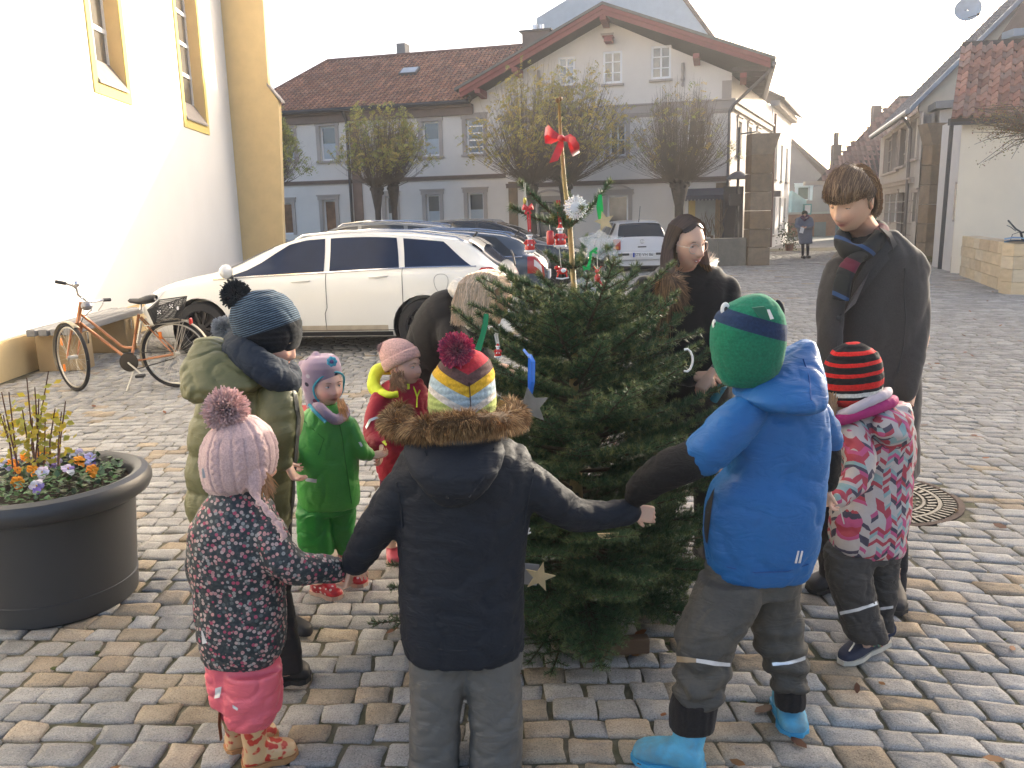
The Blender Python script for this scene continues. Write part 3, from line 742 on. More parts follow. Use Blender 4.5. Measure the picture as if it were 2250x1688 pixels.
b = MB(); RF.box(b, dr[0], dr[1], -.2, -.15, .0, dr[3]); b.build('door', m_darkwood, r2)
b=MB();RF.box(b,-.2,8.6,.0,.1,2.36,2.48);RF.box(b,-.2,8.6,.0,.16,2.481,2.53);b.build('string_course',m_trim,r2)
for k in range(5):
    b=MB();RF.box(b,-.2,8.6,.0,.02,.35+k*.36,.38+k*.36);b.build('rustication_band',M('greige_dark',(.3,.27,.24)),r2)
b=MB();b.tube([RF.p(-.6,.38,ze+.1),RF.p(8.8,.38,ze+.1)],.08,8);b.build('gutter',M('zinc_light',(.33,.34,.35),rough=.4,metal=.5),r2)
b=MB();b.tube([RF.p(.35,.38,ze+.05),RF.p(.35,.12,ze-.35),RF.p(.35,.1,0)],.055,8);b.build('downpipe',m_pipe,r2)
Wd = 4.2; apex = 9.3
b=MB();e0,e1_=RF.p(-.5,.35,ze+.1),RF.p(8.8,.35,ze+.1);k0,k1=RF.p(-.5,-Wd,apex),RF.p(8.8,-Wd,apex);bb0,bb1=RF.p(-.5,-2*Wd,ze),RF.p(8.8,-2*Wd,ze)
dn = Vector((0, 0, -.12))
b.hexa([e0+dn,e1_+dn,k1+dn,k0+dn,e0,e1_,k1,k0]);b.hexa([k0+dn,k1+dn,bb1+dn,bb0+dn,k0,k1,bb1,bb0]);rr_=b.build('roof',m_darkwood,r2)
V = k0 - e0; SLr = V.length; tb = MB(); Uu = (e1_ - e0)
tiles(tb,e0+Vector((0,0,.01)),Uu,V,Uu.length,SLr,.24,.26,TS,amp=.03,th=.04);tb.build('roof_tiles',m_slate,rr_,kind='stuff')
# gable end wall towards the square
GE = WF(RF.p(-.2, 0, 0), (-RF.n.x, -RF.n.y), (RF.d.x * -1, RF.d.y * -1))
mb=MB();GE.wall(mb,0,2*Wd,-.02,lambda u:ze+.33+(apex-ze-.42)*(1-abs(u-Wd)/Wd),[(4.4,5.3,6.9,7.3)],th=.3,brk=(Wd,));mb.build('gable_wall',M('gable_cream',(.62,.58,.50),rough=.9,var=.05),r2)
b=MB();GE.box(b,4.2,5.5,.02,.3,7.25,7.35);GE.box(b,4.3,5.4,.02,.22,7.05,7.12);b.build('vent_hood',m_dark,r2)
b=MB();q0,q1=GE.p(-.3,.02,ze+.05),GE.p(Wd,.02,apex-.1);b.hexa([q0,q1,q1+GE.n*.3,q0+GE.n*.3,q0+Vector((0,0,.18)),q1+Vector((0,0,.18)),q1+GE.n*.3+Vector((0,0,.18)),q0+GE.n*.3+Vector((0,0,.18))]);b.build('verge_flashing',M('flash_blue',(.22,.27,.33),rough=.4,metal=.3),r2)
# white side annex with zinc roof edge between street house and shed
A0 = D(2035, 290, 25.9)
b=MB();b.hexa([(13.0,25.8,0),(14.6,25.4,0),(14.6,27,0),(13.3,27,0),(13.0,25.8,4.45),(14.6,25.4,4.45),(14.6,27,4.45),(13.3,27,4.45)]);b.build('annex_wall',m_w2,r2)
b=MB();b.hexa([(12.75,25.6,4.46),(14.6,25.1,4.46),(14.6,27.2,4.46),(13.2,27.2,4.46),(12.75,25.6,4.66),(14.6,25.1,4.72),(14.6,27.2,4.72),(13.2,27.2,4.66)]);b.build('annex_roof',M('zinc_light'),r2)
# satellite dish on its mast
sd=thing('satellite_dish','pale satellite dish on a thin mast above the tiled roof at right','satellite dish',D(2122,85,26))
P = D(2127, 20, 26); B_ = D(2122, 120, 26)
b = MB(); b.tube([B_, (P.x - .03, P.y + .1, P.z)], .018, 6); b.build('mast', m_pipe, sd)
Mx=Matrix.Rotation(rad(-70),3,'Z') @ Matrix.Rotation(rad(70),3,'Y');Mx=Matrix.Rotation(rad(105),3,'Z') @ Matrix.Rotation(rad(68),3,'Y')
b=MB();b.lathe([(.01,-.07),(.15,-.06),(.28,-.025),(.36,.02),(.37,.015),(.28,-.04),(.15,-.075),(.01,-.085)],P,20,Matrix.Rotation(rad(-25),3,'Z') @ Matrix.Rotation(rad(75),3,'X'));b.build('reflector',M('dish_grey',(.42,.47,.52),rough=.4),sd,smooth=True)
q=D(2150,32,25.6);b=MB();b.tube([(P.x,P.y,P.z-.25),q],.012,5);b.ball(q,.05,8,6);b.build('receiver_arm',m_dark,sd)

# ---------------------------------------------------------------- cream shed with tiled roof on the right
KY = 20.0
sh=thing('cream_house','cream rendered house with red pantile roof behind the sandstone block wall','house',(14,21,0))
m_cream = M('cream_render', (.82, .74, .60), rough=.95, var=.05, vs=1.5, bump=.25, bs=25, bd=.008)
EU = Vector((math.cos(rad(11)), -math.sin(rad(11)), 0)); e0 = D(2090, 258, KY)
kl = D(2115, 270, KY + .3); zE = e0.z
CW = WF((kl.x, kl.y), (EU.x, EU.y), (0, -1))
b=MB();b.hexa([CW.p(0,-.4,-.02)+Vector((.12,0,0)),CW.p(11,-.4,-.02),CW.p(11,0,-.02),CW.p(0,0,-.02),CW.p(0,-.4,zE+.1)+Vector((.12,0,0)),CW.p(11,-.4,zE+.1),CW.p(11,0,zE+.1),CW.p(0,0,zE+.1)]);CW.box(b,3.2,11,-5,-.41,-.02,zE+.1);b.build('wall',m_cream,sh)
b = MB(); xs = D(2085, 400, KY + 1.6).x
b.hexa([(xs,KY+1.6,-.02),(kl.x+.3,KY+.9,-.02),(kl.x+.9,KY+3,-.02),(xs+.75,KY+3,-.02),(xs,KY+1.6,zE+.1),(kl.x+.3,KY+.9,zE+.1),(kl.x+.9,KY+3,zE+.1),(xs+.75,KY+3,zE+.1)]);b.build('side_wall',m_w2,sh)
sv = WF((xs, KY + 1.6), (kl.x + .3 - xs, -.7), (-.7, -1)); a = px2(sv, 2102, 400, 2109, 488)
b = MB(); sv.box(b, a[0], a[1], .002, .03, a[2], a[3]); nw = b.build('narrow_window', m_trim, sh)
b = MB(); sv.box(b, a[0] + .04, a[1] - .04, .031, .04, a[2] + .05, a[3] - .05); b.build('pane', m_glass, nw)
b = MB(); q = [e0 + Vector((0, .03, -.17)), e0 + EU * 11 + Vector((0, .03, -.17))]
b.hexa([q[0],q[1],q[1]+Vector((0,.1,0)),q[0]+Vector((0,.1,0)),*[x+Vector((0,0,.15)) for x in (q[0],q[1],q[1]+Vector((0,.1,0)),q[0]+Vector((0,.1,0)))]]);b.build('eave_board',m_dark,sh)
tp = D(2114, 90, KY + 1.75); V = tp - e0; SLc = V.length
b = MB(); dn = Vector((0, 0, -.1)); d2 = Vector((0, 0, -.02)); eR = e0 + EU * 11
b.hexa([e0 + dn, eR + dn, eR + V + dn, e0 + V + dn, e0 + d2, eR + d2, eR + V + d2, e0 + V + d2])
rc = b.build('roof', m_darkwood, sh)
b=MB();b.hexa([e0+V*.03+EU*2.5+Vector((0,.5,-.1)),e0+EU*11+Vector((0,.5,-.1)),e0+EU*11+Vector((0,3,-.1)),e0+EU*3.2+Vector((.5,3,-.1)),e0+V+EU*2.5+Vector((0,.0,-.15)),e0+V+EU*11+Vector((0,.0,-.15)),e0+V+EU*11+Vector((0,1.2,-.15)),e0+V+EU*3.2+Vector((0,1.2,-.15))]);b.build('roof_gable',m_w2,sh)
cw, rh_ = .235, .262; Vn = V.normalized(); Nn = EU.cross(Vn).normalized(); Nn = Nn if Nn.z > 0 else -Nn
TC = [(.42, .20, .14), (.33, .16, .115), (.46, .24, .17), (.28, .155, .12), (.36, .22, .17)]
prots = []
for c_ in TC:
    for k in range(2):
        t1=MB();tiles(t1,Vector((0,0,0)),EU,Vn,cw*1.01,rh_*1.01,cw,rh_,[c_],amp=.085,th=.045,jit=.008);prots.append(t1.mesh('roof_tile',m_tile,True))
nc_, nr_ = 11, int(SLc / rh_)
for r in range(nr_):
    for c in range(nc_):
        o = bpy.data.objects.new('roof_tile', random.choice(prots)); COL.objects.link(o); o.parent = rc
        o.location=MW[rc.name].inverted() @(e0+EU*(c*cw)+Vn*(r*rh_)+Nn*random.uniform(-.006,.006));o.rotation_euler=(random.uniform(-.015,.015),0,random.uniform(-.01,.01))
rest=MB();tiles(rest,e0+EU*(nc_*cw),EU,Vn,11-nc_*cw,SLc,cw,rh_,TC,amp=.085,th=.045,jit=.008);rest.build('roof_tiles',m_tile,rc,smooth=60,kind='stuff')
b=MB();q=e0+V+EU*1.1;b.hexa([q+Vector((0,-.1,.02)),q+EU*9+Vector((0,-.1,.02)),q+EU*9+Vector((0,.4,.02)),q+Vector((0,.4,.02)),q+Vector((0,-.1,.2)),q+EU*9+Vector((0,-.1,.2)),q+EU*9+Vector((0,.4,.2)),q+Vector((0,.4,.2))]);b.build('roof_flashing',M('flash_blue'),rc)
b=MB();b.tube([(kl.x-.2,kl.y+.1,zE),(kl.x-.2,kl.y+.15,.1)],.05,8);b.build('downpipe',m_dark,sh)

# unseen house added beyond the right edge, sized to shade the square
nb=thing('added_shade_house','unseen cream house added off the right edge to shade the square','house',(19.5,22,0))
b = MB(); b.box((20.6, 23, 3.2), (11.6, 5.2, 6.44)); b.build('wall', m_cream, nb)
b=MB();b.prism([(0,20.1,6.2),(0,26,6.2),(0,23,8.3)],(14.5,0,0),(26.8,0,0));b.build('roof',m_chim,nb)

# sandstone block wall in front of it: every block a part
bw=thing('block_wall','L-shaped garden wall of pale yellow sandstone blocks at the right','wall',(9.3,15.3,0))
c0 = Vector((9.09, 15.03, 0)); c1 = Vector((10.66, 19.7, 0)); BH = .92
BL = WF(c0, (c1 - c0), (-1, 0)); BR = WF(c0, (1, .06), (0, -1))
BC = [(.60, .49, .32), (.56, .46, .31), (.64, .52, .34), (.54, .42, .27), (.62, .53, .38)]
def blocks(fr, L, n0, n1, off):
    for r in range(4):
        z0, z1 = r * BH / 4, (r + 1) * BH / 4 - .008; u = -.0
        first = True
        while u < L - .05:
            l=random.uniform(.4,1.0) if not (first and r % 2==off) else random.uniform(.3,.5);first=False
            u1 = min(L, u + l); p_ = random.uniform(-.006, .006); c = BC[random.randrange(5)]
            b=MB();ci=BC.index(c);q=[fr.p(u+.004,n0,z0),fr.p(u1-.004,n0,z0),fr.p(u1-.004,n1+p_,z0),fr.p(u+.004,n1+p_,z0)]
            b.hexa(q + [x + Vector((0, 0, z1 - z0)) for x in q])
            b.build('stone_block',M('block_%d' % ci,c,rough=.9,var=.14,vs=3,bump=.3,bs=30,stretch=(1,1,3),dirt=.25,dirtcol=(.38,.24,.12)),bw);u=u1
blocks(BL, (c1 - c0).length, -.35, 0, 0); blocks(BR, 5.5, -.35, 0, 1)

# ================================================================ CARS
def crom(P, n):   # Catmull-Rom through points, n samples per span
    P = [np.array(p, float) for p in P]; Q = [2 * P[0] - P[1]] + P + [2 * P[-1] - P[-2]]; out = []
    for i in range(1, len(Q) - 2):
        for k in range(n):
            t = k / n; a, b, c, d = Q[i - 1], Q[i], Q[i + 1], Q[i + 2]
            out.append(.5*(2*b+(c-a)*t+(2*a-5*b+4*c-d)*t*t+(3*b-a-3*c+d)*t**3))
    out.append(P[-1]); return out
def evalmesh(o):
    dg = bpy.context.evaluated_depsgraph_get(); dg.update()
    return bpy.data.meshes.new_from_object(o.evaluated_get(dg))
def pchip(xs, ys):
    xs = np.array(xs, float); ys = np.array(ys, float); o = np.argsort(xs); xs, ys = xs[o], ys[o]
    h = np.diff(xs); dl = np.diff(ys) / h; m = np.zeros(len(xs)); m[0], m[-1] = dl[0], dl[-1]
    for i in range(1,len(xs)-1):m[i]=0 if dl[i-1]*dl[i] <= 0 else 2*dl[i-1]*dl[i]/(dl[i-1]+dl[i])
    def f(x):
        x=min(max(x,xs[0]),xs[-1]);i=min(max(np.searchsorted(xs,x)-1,0),len(h)-1);t=(x-xs[i])/h[i]
        return float((2*t**3-3*t**2+1)*ys[i]+(t**3-2*t**2+t)*h[i]*m[i]+(-2*t**3+3*t**2)*ys[i+1]+(t**3-t**2)*h[i]*m[i+1])
    return f
m_tyre = M('tyre_rubber', (.018, .018, .02), rough=.8, var=.1)
m_rimd = M('rim_dark', (.05, .05, .055), rough=.35, metal=.7, var=.1)
m_rims = M('rim_silver', (.45, .45, .47), rough=.3, metal=.8, var=.1)
m_cglass = M('car_glass', (.015, .022, .032), rough=.05, var=0, spec=.5)
m_lampred = M('lamp_red', (.35, .012, .012), rough=.1, var=.2, coat=.8)
m_chrome = M('chrome', (.75, .75, .77), rough=.12, metal=1, var=0)
m_black = M('black_plastic', (.02, .02, .021), rough=.55, var=.1)
WAG=dict(L=2.42,zr=([-2.42,-2.36,-2.26,-1.92,-1.5,-.6,.0,.4,1.28,1.6,2.05,2.3,2.42],[.90,1.02,1.08,1.33,1.41,1.475,1.455,1.37,1.03,.97,.86,.74,.6]),
           zb=([-2.42, -2.2, -1.6, 0, 1.1, 1.6, 2.1, 2.42], [.82, 1.03, 1.03, .98, .94, .89, .76, .56]),
           wb=([-2.42,-2.3,-2.0,-1.2,0,1.4,1.9,2.2,2.42],[.62,.80,.88,.91,.91,.90,.84,.70,.42]),
           wr=([-2.42,-2.2,-1.9,-1.0,.2,.7,1.2,1.6,2.2,2.42],[.5,.58,.60,.64,.64,.64,.72,.74,.55,.3]),axle=(1.42,-1.40),r=.335)
HAT=dict(L=2.07,zr=([-2.07,-2.0,-1.92,-1.66,-1.45,-.6,.1,.4,1.0,1.4,1.8,2.07],[.62,.94,1.0,1.33,1.40,1.44,1.42,1.36,.98,.93,.85,.6]),
           zb=([-2.07, -1.9, -1.4, 0, 1.0, 1.5, 2.07], [.60, .94, .94, .92, .89, .84, .56]),
           wb=([-2.07, -1.98, -1.7, -1.0, 0, 1.2, 1.7, 2.07], [.70, .80, .84, .86, .86, .85, .80, .5]),
           wr=([-2.07,-1.9,-1.6,-1.0,.2,.7,1.2,2.07],[.60,.66,.58,.60,.60,.62,.68,.4]),axle=(1.25,-1.22),r=.31)
def car(label,center,ang,spec,paint,sc_=1.0,zsc=1.0,rim=m_rimd,rails=None,wins=None,detail=True,group=None,glass=None):
    t = thing('parked_car', label, 'car', (center[0], center[1], 0), rad(ang), group)
    W=MW[t.name];S=spec;fz,fb,fw,fr_=pchip(*S['zr']),pchip(*S['zb']),pchip(*S['wb']),pchip(*S['wr']);glass=glass or m_cglass
    def ctrl(x):
        w, zb, zr, wr = fw(x), fb(x), fz(x), fr_(x); zb = min(zb, zr - .015)
        wr = min(wr, w * .92)
        return [(0,.20),(w*.8,.20),(w*.95,.27),(w*.985,.40),(w,.58),(w*.995,zb-.12 if zb>.75 else zb-.05),(w*.955,zb),(wr+(w*.93-wr)*.48,zb+(zr-.06-zb)*.52),(wr,zr-.055),(wr*.86,zr-.018),(wr*.45,zr-.002),(0,zr)]
    NS = 4
    def sec(x): return crom(ctrl(x), NS)
    def sp(x, s, off=0):   # surface point at control coordinate s
        q=sec(x);k=s*NS;i=min(int(k),len(q)-2);a=q[i]+(q[i+1]-q[i])*(k-i);tg=q[min(i+2,len(q)-1)]-q[max(i-1,0)];n=np.array([tg[1],-tg[0]]);n /= max(1e-6,np.linalg.norm(n))
        return (x, a[0] + n[0] * off, a[1] + n[1] * off)
    T = lambda p, m=1: W @ Vector((p[0] * sc_, p[1] * sc_ * m, p[2] * sc_ * zsc))
    L=S['L'];xs=[-L]+list(np.linspace(-L+.03,-L+.5,12))+list(np.linspace(-L+.56,L-.3,50))+list(np.linspace(L-.25,L,8))
    body = MB(); R = []
    for x in xs:
        q = sec(x); R.append([T((x, a[0], a[1])) for a in q] + [T((x, a[0], a[1]), -1) for a in q[-2:0:-1]])
    body.grid(R,closev=True,flip=True);n_=len(R[0]);body.face(list(range(n_)));body.face([(len(R)-1)*n_+k for k in range(n_)][::-1])
    bo = body.build('body', paint, t)
    # cut the wheel arches
    cut = MB()
    for ax in S['axle']:
        for sd in (1, -1):
            cut.tube([T((ax, .60 * sd, .33)), T((ax, 1.2 * sd, .33))], (S['r'] + .055) * sc_, 28)
    co = cut.build('cutter', paint, t); me_o = bo.data
    md = bo.modifiers.new('b', 'BOOLEAN'); md.operation = 'DIFFERENCE'; md.object = co; md.solver = 'EXACT'
    nm = evalmesh(bo); bo.modifiers.clear(); bo.data = nm; nm.name = 'body'
    nm.polygons.foreach_set('use_smooth', [True] * len(nm.polygons)); nm.set_sharp_from_angle(angle=rad(38))
    bpy.data.objects.remove(co)
    for ax in S['axle']:
        lin = MB()
        for sd in (1,-1):lin.tube([T((ax,.55*sd,.33)),T((ax,.86*sd,.33))],[(S['r']+.05)*sc_]*2,20,cap=False)
        lin.box(T((ax, 0, .36)), (.9 * sc_, 1.15 * sc_, .55 * sc_), rad(ang))
        lin.build('wheel_arch_liner', m_black, t)
    for ax in S['axle']:
        for sd in (1, -1):
            c=T((ax,.80*sd,S['r']/zsc));Rm=W.to_3x3() @ Matrix.Rotation(rad(-90*sd),3,'X');r=S['r']*sc_
            b=MB();b.lathe([(r*.68,-.1),(r*.95,-.1),(r,-.07),(r,.06),(r*.95,.09),(r*.70,.10),(r*.68,.07)],c,32,Rm);wh=b.build('wheel',m_tyre,t,smooth=True)
            b=MB();b.lathe([(r*.70,.07),(r*.69,.095),(r*.64,.09),(r*.62,.0),(.001,.0)],c,28,Rm);b.lathe([(r*.18,.02),(r*.17,.075),(.001,.08)],c,14,Rm)
            for k in range(10):
                a=2*math.pi*k/10;Rk=Rm @ Matrix.Rotation(a,3,'Z');b.box(c+Rk @ Vector((r*.4,0,.06)),(r*.5,r*.085,.03),0,Rk)
            b.build('rim', rim, wh)
    def patch(name,mat,q,sd,s0,s1,off=.006,nu=10,nv=5):   # q = x at (s0 front, s1 front, s1 rear, s0 rear)
        b = MB(); g_ = []
        for i in range(nu + 1):
            u = i / nu; row = []
            for j in range(nv + 1):
                v=j/nv;xf=q[0]+(q[1]-q[0])*v;xr=q[3]+(q[2]-q[3])*v;x=xf+(xr-xf)*u
                row.append(T(sp(x, s0 + (s1 - s0) * v, off), sd))
            g_.append(row)
        b.grid(g_, flip=sd < 0); return b.build(name, mat, t, smooth='all')
    wins = wins or [(1.16, .30, -.16, -.18), (-.25, -.23, -1.05, -1.11), (-1.18, -1.13, -1.62, -1.98)]
    for sd in (1, -1):
        bb=MB();pb=[T(sp(x,6.06,.005),sd) for x in np.linspace(wins[0][0]+.06,wins[-1][3]-.06,24)]
        for i, w_ in enumerate(wins):
            patch('side_window', glass, w_, sd, 6.12, 7.92)
        if detail and sd == 1:
            bb.tube(pb, .012, 5); bb.build('window_trim', m_chrome, t)
            for xs_ in (.98, wins[0][3] - .03, wins[1][3] - .04):
                b=MB();b.tube([T(sp(xs_+(.03 if s_<4 else 0),s_,.0025),sd) for s_ in np.linspace(2.3,6.05,12)],.0035,4);b.build('door_seam',m_black,t)
            b=MB();b.tube([T(sp(x,2.3,.0025),sd) for x in np.linspace(1.0,wins[1][3],12)],.0035,4);b.build('door_seam',m_black,t)
            for xh in (wins[0][3] + .18, wins[1][3] + .15):
                b=MB();p0,p1=T(sp(xh,5.35,.015),sd),T(sp(xh+.2,5.3,.015),sd);b.tube([p0-(p1-p0)*.1,p0,(p0+p1)/2+(T((0,.015,0),sd)-T((0,0,0))),p1,p1+(p1-p0)*.1],[.006,.014,.016,.014,.006],6);b.build('door_handle',paint,t,smooth=True)
            for k, sg in ((0, 1), (1, -1)): pass
        if detail:
            c=T((.98,(fw(.98)+.10),fb(.98)+.10),sd);b=MB();b.ball(c,(.07,.13,.085),14,10,W.to_3x3());b.build('wing_mirror',paint,t,smooth=True)
            b=MB();b.tube([T((.99,fw(.98)*.93,fb(.98)+.02),sd),c-Vector((0,0,.06))],.03,6);b.build('mirror_stalk',m_black,t)
        patch('sill_trim', m_black, (1.0, 1.0, -1.0, -1.0), sd, 1.6, 2.15, .008)
    # windscreen and rear window across the body
    for nm_, x0, x1 in (('windscreen', .52, 1.14), ('rear_window', -L + .13, -L + .46)):
        b = MB(); g_ = []
        for i in range(9):
            x=x0+(x1-x0)*i/8;row=[T(sp(x,8.25+(11-8.25)*j/6,.008)) for j in range(7)];row += [T(sp(x,11-(11-8.25)*j/6,.008),-1) for j in range(1,7)];g_.append(row)
        b.grid(g_, flip=True); b.build(nm_, glass, t, smooth='all')
    if rails:
        for sd in (1, -1):
            b=MB();b.tube([T(sp(x,8.9,h),sd) for x,h in [(.25,.0),(.15,.03),(-.4,.035),(-1.2,.035),(-1.75,.03),(-1.85,.0)]],.014,6);b.build('roof_rail',rails,t)
    if detail:
        b=MB();b.tube([T((-L+.55,0,fz(-L+.55))),T((-L+.47,0,fz(-L+.5)+.1))],.012,5);b.build('aerial',m_black,t)
    return t, T, sp, patch, W
m_pw = M('paint_white', (.78, .77, .72), rough=.22, var=.03, vs=1, coat=.6)
# road dirt on the lower part of the white paint
nt_ = NT(m_pw) if False else None
t,T,sp,patch,W=car('white estate car parked beside the church, front behind the bicycle',(-2.33,10.96),174,WAG,m_pw,1.0,1.0,rails=m_chrome,glass=M('car_glass_blue',(.014,.026,.06),rough=.12,var=.25,vs=1.5,spec=.12))
for sd in (1, -1): patch('tail_lamp', m_lampred, (-2.02, -2.1, -2.36, -2.37), sd, 5.0, 5.9, .01, 8, 4)
patch('tailgate_spoiler',m_pw,(-1.92,-1.88,-2.06,-2.1),1,8.6,10.9,.03);patch('tailgate_spoiler',m_pw,(-1.92,-1.88,-2.06,-2.1),-1,8.6,10.9,.03)
b=MB();pts=[sp(-1.62+.085*math.cos(a),4.9+.42*math.sin(a),.003) for a in [2*math.pi*k/24 for k in range(25)]];b.tube([T(p) for p in pts],.0028,4);b.build('fuel_flap',M('seam_grey',(.2,.2,.2)),t)
b=MB();b.tube([T((-2.42,0,1.0)),T((-2.37,-.25,1.13)),T((-2.33,-.42,1.17))],.014,5);b.build('rear_wiper',m_black,t)
for sd in (1,-1):patch('headlamp',M('lamp_clear',(.5,.52,.55),rough=.08,coat=1),(2.3,2.2,1.85,2.05),sd,4.9,5.7,.008,6,3)
patch('dirt_band',M('road_dirt',(.42,.36,.27),rough=.8,var=.2,vs=6),(.9,.9,-.95,-.95),1,2.2,2.75,.0035)
t,T,sp,patch,W=car('slate blue estate car parked behind the white one, red lamp towards the tree',(-1.72,13.55),175,WAG,M('paint_blue',(.035,.055,.09),rough=.25,var=.05,coat=.8),.98,1.0,rails=m_chrome)
for sd in (1,-1):patch('tail_lamp',m_lampred,(-2.12,-2.12,-2.36,-2.38),sd,4.6,6.0,.012,8,4);patch('tail_lamp_inner',M('lamp_white',(.6,.55,.55),rough=.15),(-2.22,-2.22,-2.33,-2.34),sd,4.95,5.5,.017,4,3)
b = MB(); b.box(T((-2.43, 0, .72)), (.02, .5, .12), rad(175)); b.build('number_plate', m_frame, t)
b = MB(); b.bbox(T((-2.39, 0, .42)), (.12, 1.3, .2), .03, rad(175)); b.build('rear_bumper', m_black, t)
car('grey estate car with silver roof rails, mostly hidden behind the blue one',(-2.95,16.6),176,WAG,M('paint_grey',(.16,.17,.18),rough=.25,coat=.8),.98,1.1,rails=m_chrome)
t,T,sp,patch,W=car('black people carrier facing right behind the blue estate car',(-.4,19.3),-9,WAG,M('paint_black',(.012,.013,.016),rough=.2,coat=.8,var=0),.97,1.1,rails=M('rail_grey',(.3,.3,.3),rough=.3,metal=.6))
t,T,sp,patch,W=car('silver grey car half hidden by the church buttress in front of the hedge',(-7.2,23.3),5,WAG,M('paint_silver',(.33,.34,.36),rough=.3,coat=.6),1,1,rails=m_chrome)
m_gs = M('paint_golf', (.60, .61, .63), rough=.28, var=.02, coat=.5)
t,T,sp,patch,W=car('silver hatchback with red lamps and number plate STE VH 86 facing away',(3.62,25.25),92,HAT,m_gs,1.0,1.0,rim=m_rims,wins=[(.88,.36,-.05,-.06),(-.14,-.13,-.9,-1.0),(-1.08,-1.05,-1.3,-1.5)],group=None)
for sd in (1, -1):
    b=MB();b.bbox(T((-2.03,.70,.79),sd),(.14,.20,.30),.02,rad(92));b.build('tail_lamp',m_lampred,t)
    b=MB();b.bbox(T((-2.045,.73,.70),sd),(.14,.13,.08),.01,rad(92));b.build('indicator',M('amber',(.7,.25,.05),rough=.2),t)
b = MB(); b.bbox(T((-2.06, 0, .46)), (.16, 1.62, .24), .04, rad(92)); b.build('rear_bumper', m_gs, t)
for sd in (1,-1):b=MB();b.bbox(T((-2.145,.58,.52),sd),(.02,.42,.06),.008,rad(92));b.build('bumper_strip',m_black,t)
b=MB();b.box(T((-2.15,0,.50)),(.02,.56,.13),rad(92));pl=b.build('number_plate',M('plate_white',(.75,.76,.78)),t)
def text3(txt, size, pos, right, up, mat, parent, name='lettering', ext=.002, align='CENTER'):
    cu=bpy.data.curves.new(name,'FONT');cu.body=txt;cu.size=size;cu.align_x=align;cu.align_y='CENTER';cu.extrude=ext
    o = bpy.data.objects.new('tmp', cu); COL.objects.link(o); me = evalmesh(o); bpy.data.objects.remove(o)
    right = Vector(right).normalized(); up = Vector(up).normalized(); n = right.cross(up)
    A = np.empty(len(me.vertices) * 3); me.vertices.foreach_get('co', A); A = A.reshape(-1, 3)
    B=np.array(pos)[None,:]+A[:,:1]*np.array(right)+A[:,1:2]*np.array(up)+A[:,2:]*np.array(n)
    if parent:
        I = np.array(MW[parent.name].inverted()); B = B @ I[:3, :3].T + I[:3, 3]
    me.vertices.foreach_set('co', B.ravel()); me.materials.clear(); me.materials.append(mat); me.update()
    o = bpy.data.objects.new(name, me); COL.objects.link(o); o.parent = parent
    if parent: MW[o.name] = MW[parent.name].copy()
    return o
rt = W.to_3x3() @ Vector((0, -1, 0))
text3('STE·VH 86', .115, T((-2.165, -.03, .50)), rt, (0, 0, 1), m_black, pl)
b=MB();b.box(T((-2.163,.25,.50)),(.006,.05,.12),rad(92));b.build('euro_band',M('euro_blue',(.02,.06,.4)),pl)
b=MB();c=T((-2.03,0,.86));Rm=W.to_3x3() @ Matrix.Rotation(rad(-78),3,'Y');b.lathe([(.052,0),(.062,.008),(.058,.018),(.05,.012)],c-W.to_3x3() @ Vector((.035,0,0)),20,Rm);em=b.build('badge_ring',m_chrome,t)
text3('V',.055,c-W.to_3x3() @ Vector((.055,0,-.018)),rt,(0,0,1),m_chrome,em,'badge_letter');text3('W',.055,c-W.to_3x3() @ Vector((.055,0,.02)),rt,(0,0,1),m_chrome,em,'badge_letter')
b = MB(); b.bbox(T((-2.06, 0, .715)), (.03, .24, .03), .008, rad(92)); b.build('boot_handle', m_black, t)
b = MB(); b.tube([T((-1.55, 0, 1.38)), T((-1.75, 0, 1.82))], .008, 5); b.build('roof_aerial', m_black, t)

# ================================================================ POLLARD TREES
m_bark = M('bark_dark', (.06, .048, .038), rough=.95, var=.3, vs=8, bump=.8, bs=16, bd=.03)
m_twig = M('twig', (.15, .115, .08), rough=.9, var=.3, vs=5)
m_leafY = M('leaf_yellow', attr=True, rough=.6, var=.25, vs=8)
nt2=m_leafY.node_tree;tr_=nt2.nodes.new('ShaderNodeBsdfTranslucent');mx_=nt2.nodes.new('ShaderNodeMixShader');mx_.inputs[0].default_value=.4
bs_=[n for n in nt2.nodes if n.type=='BSDF_PRINCIPLED'][0];ot_=[n for n in nt2.nodes if n.type=='OUTPUT_MATERIAL'][0];nt2.links.new(bs_.inputs['Base Color'].links[0].from_socket,tr_.inputs[0]);nt2.links.new(bs_.outputs[0],mx_.inputs[1]);nt2.links.new(tr_.outputs[0],mx_.inputs[2]);nt2.links.new(mx_.outputs[0],ot_.inputs[0])
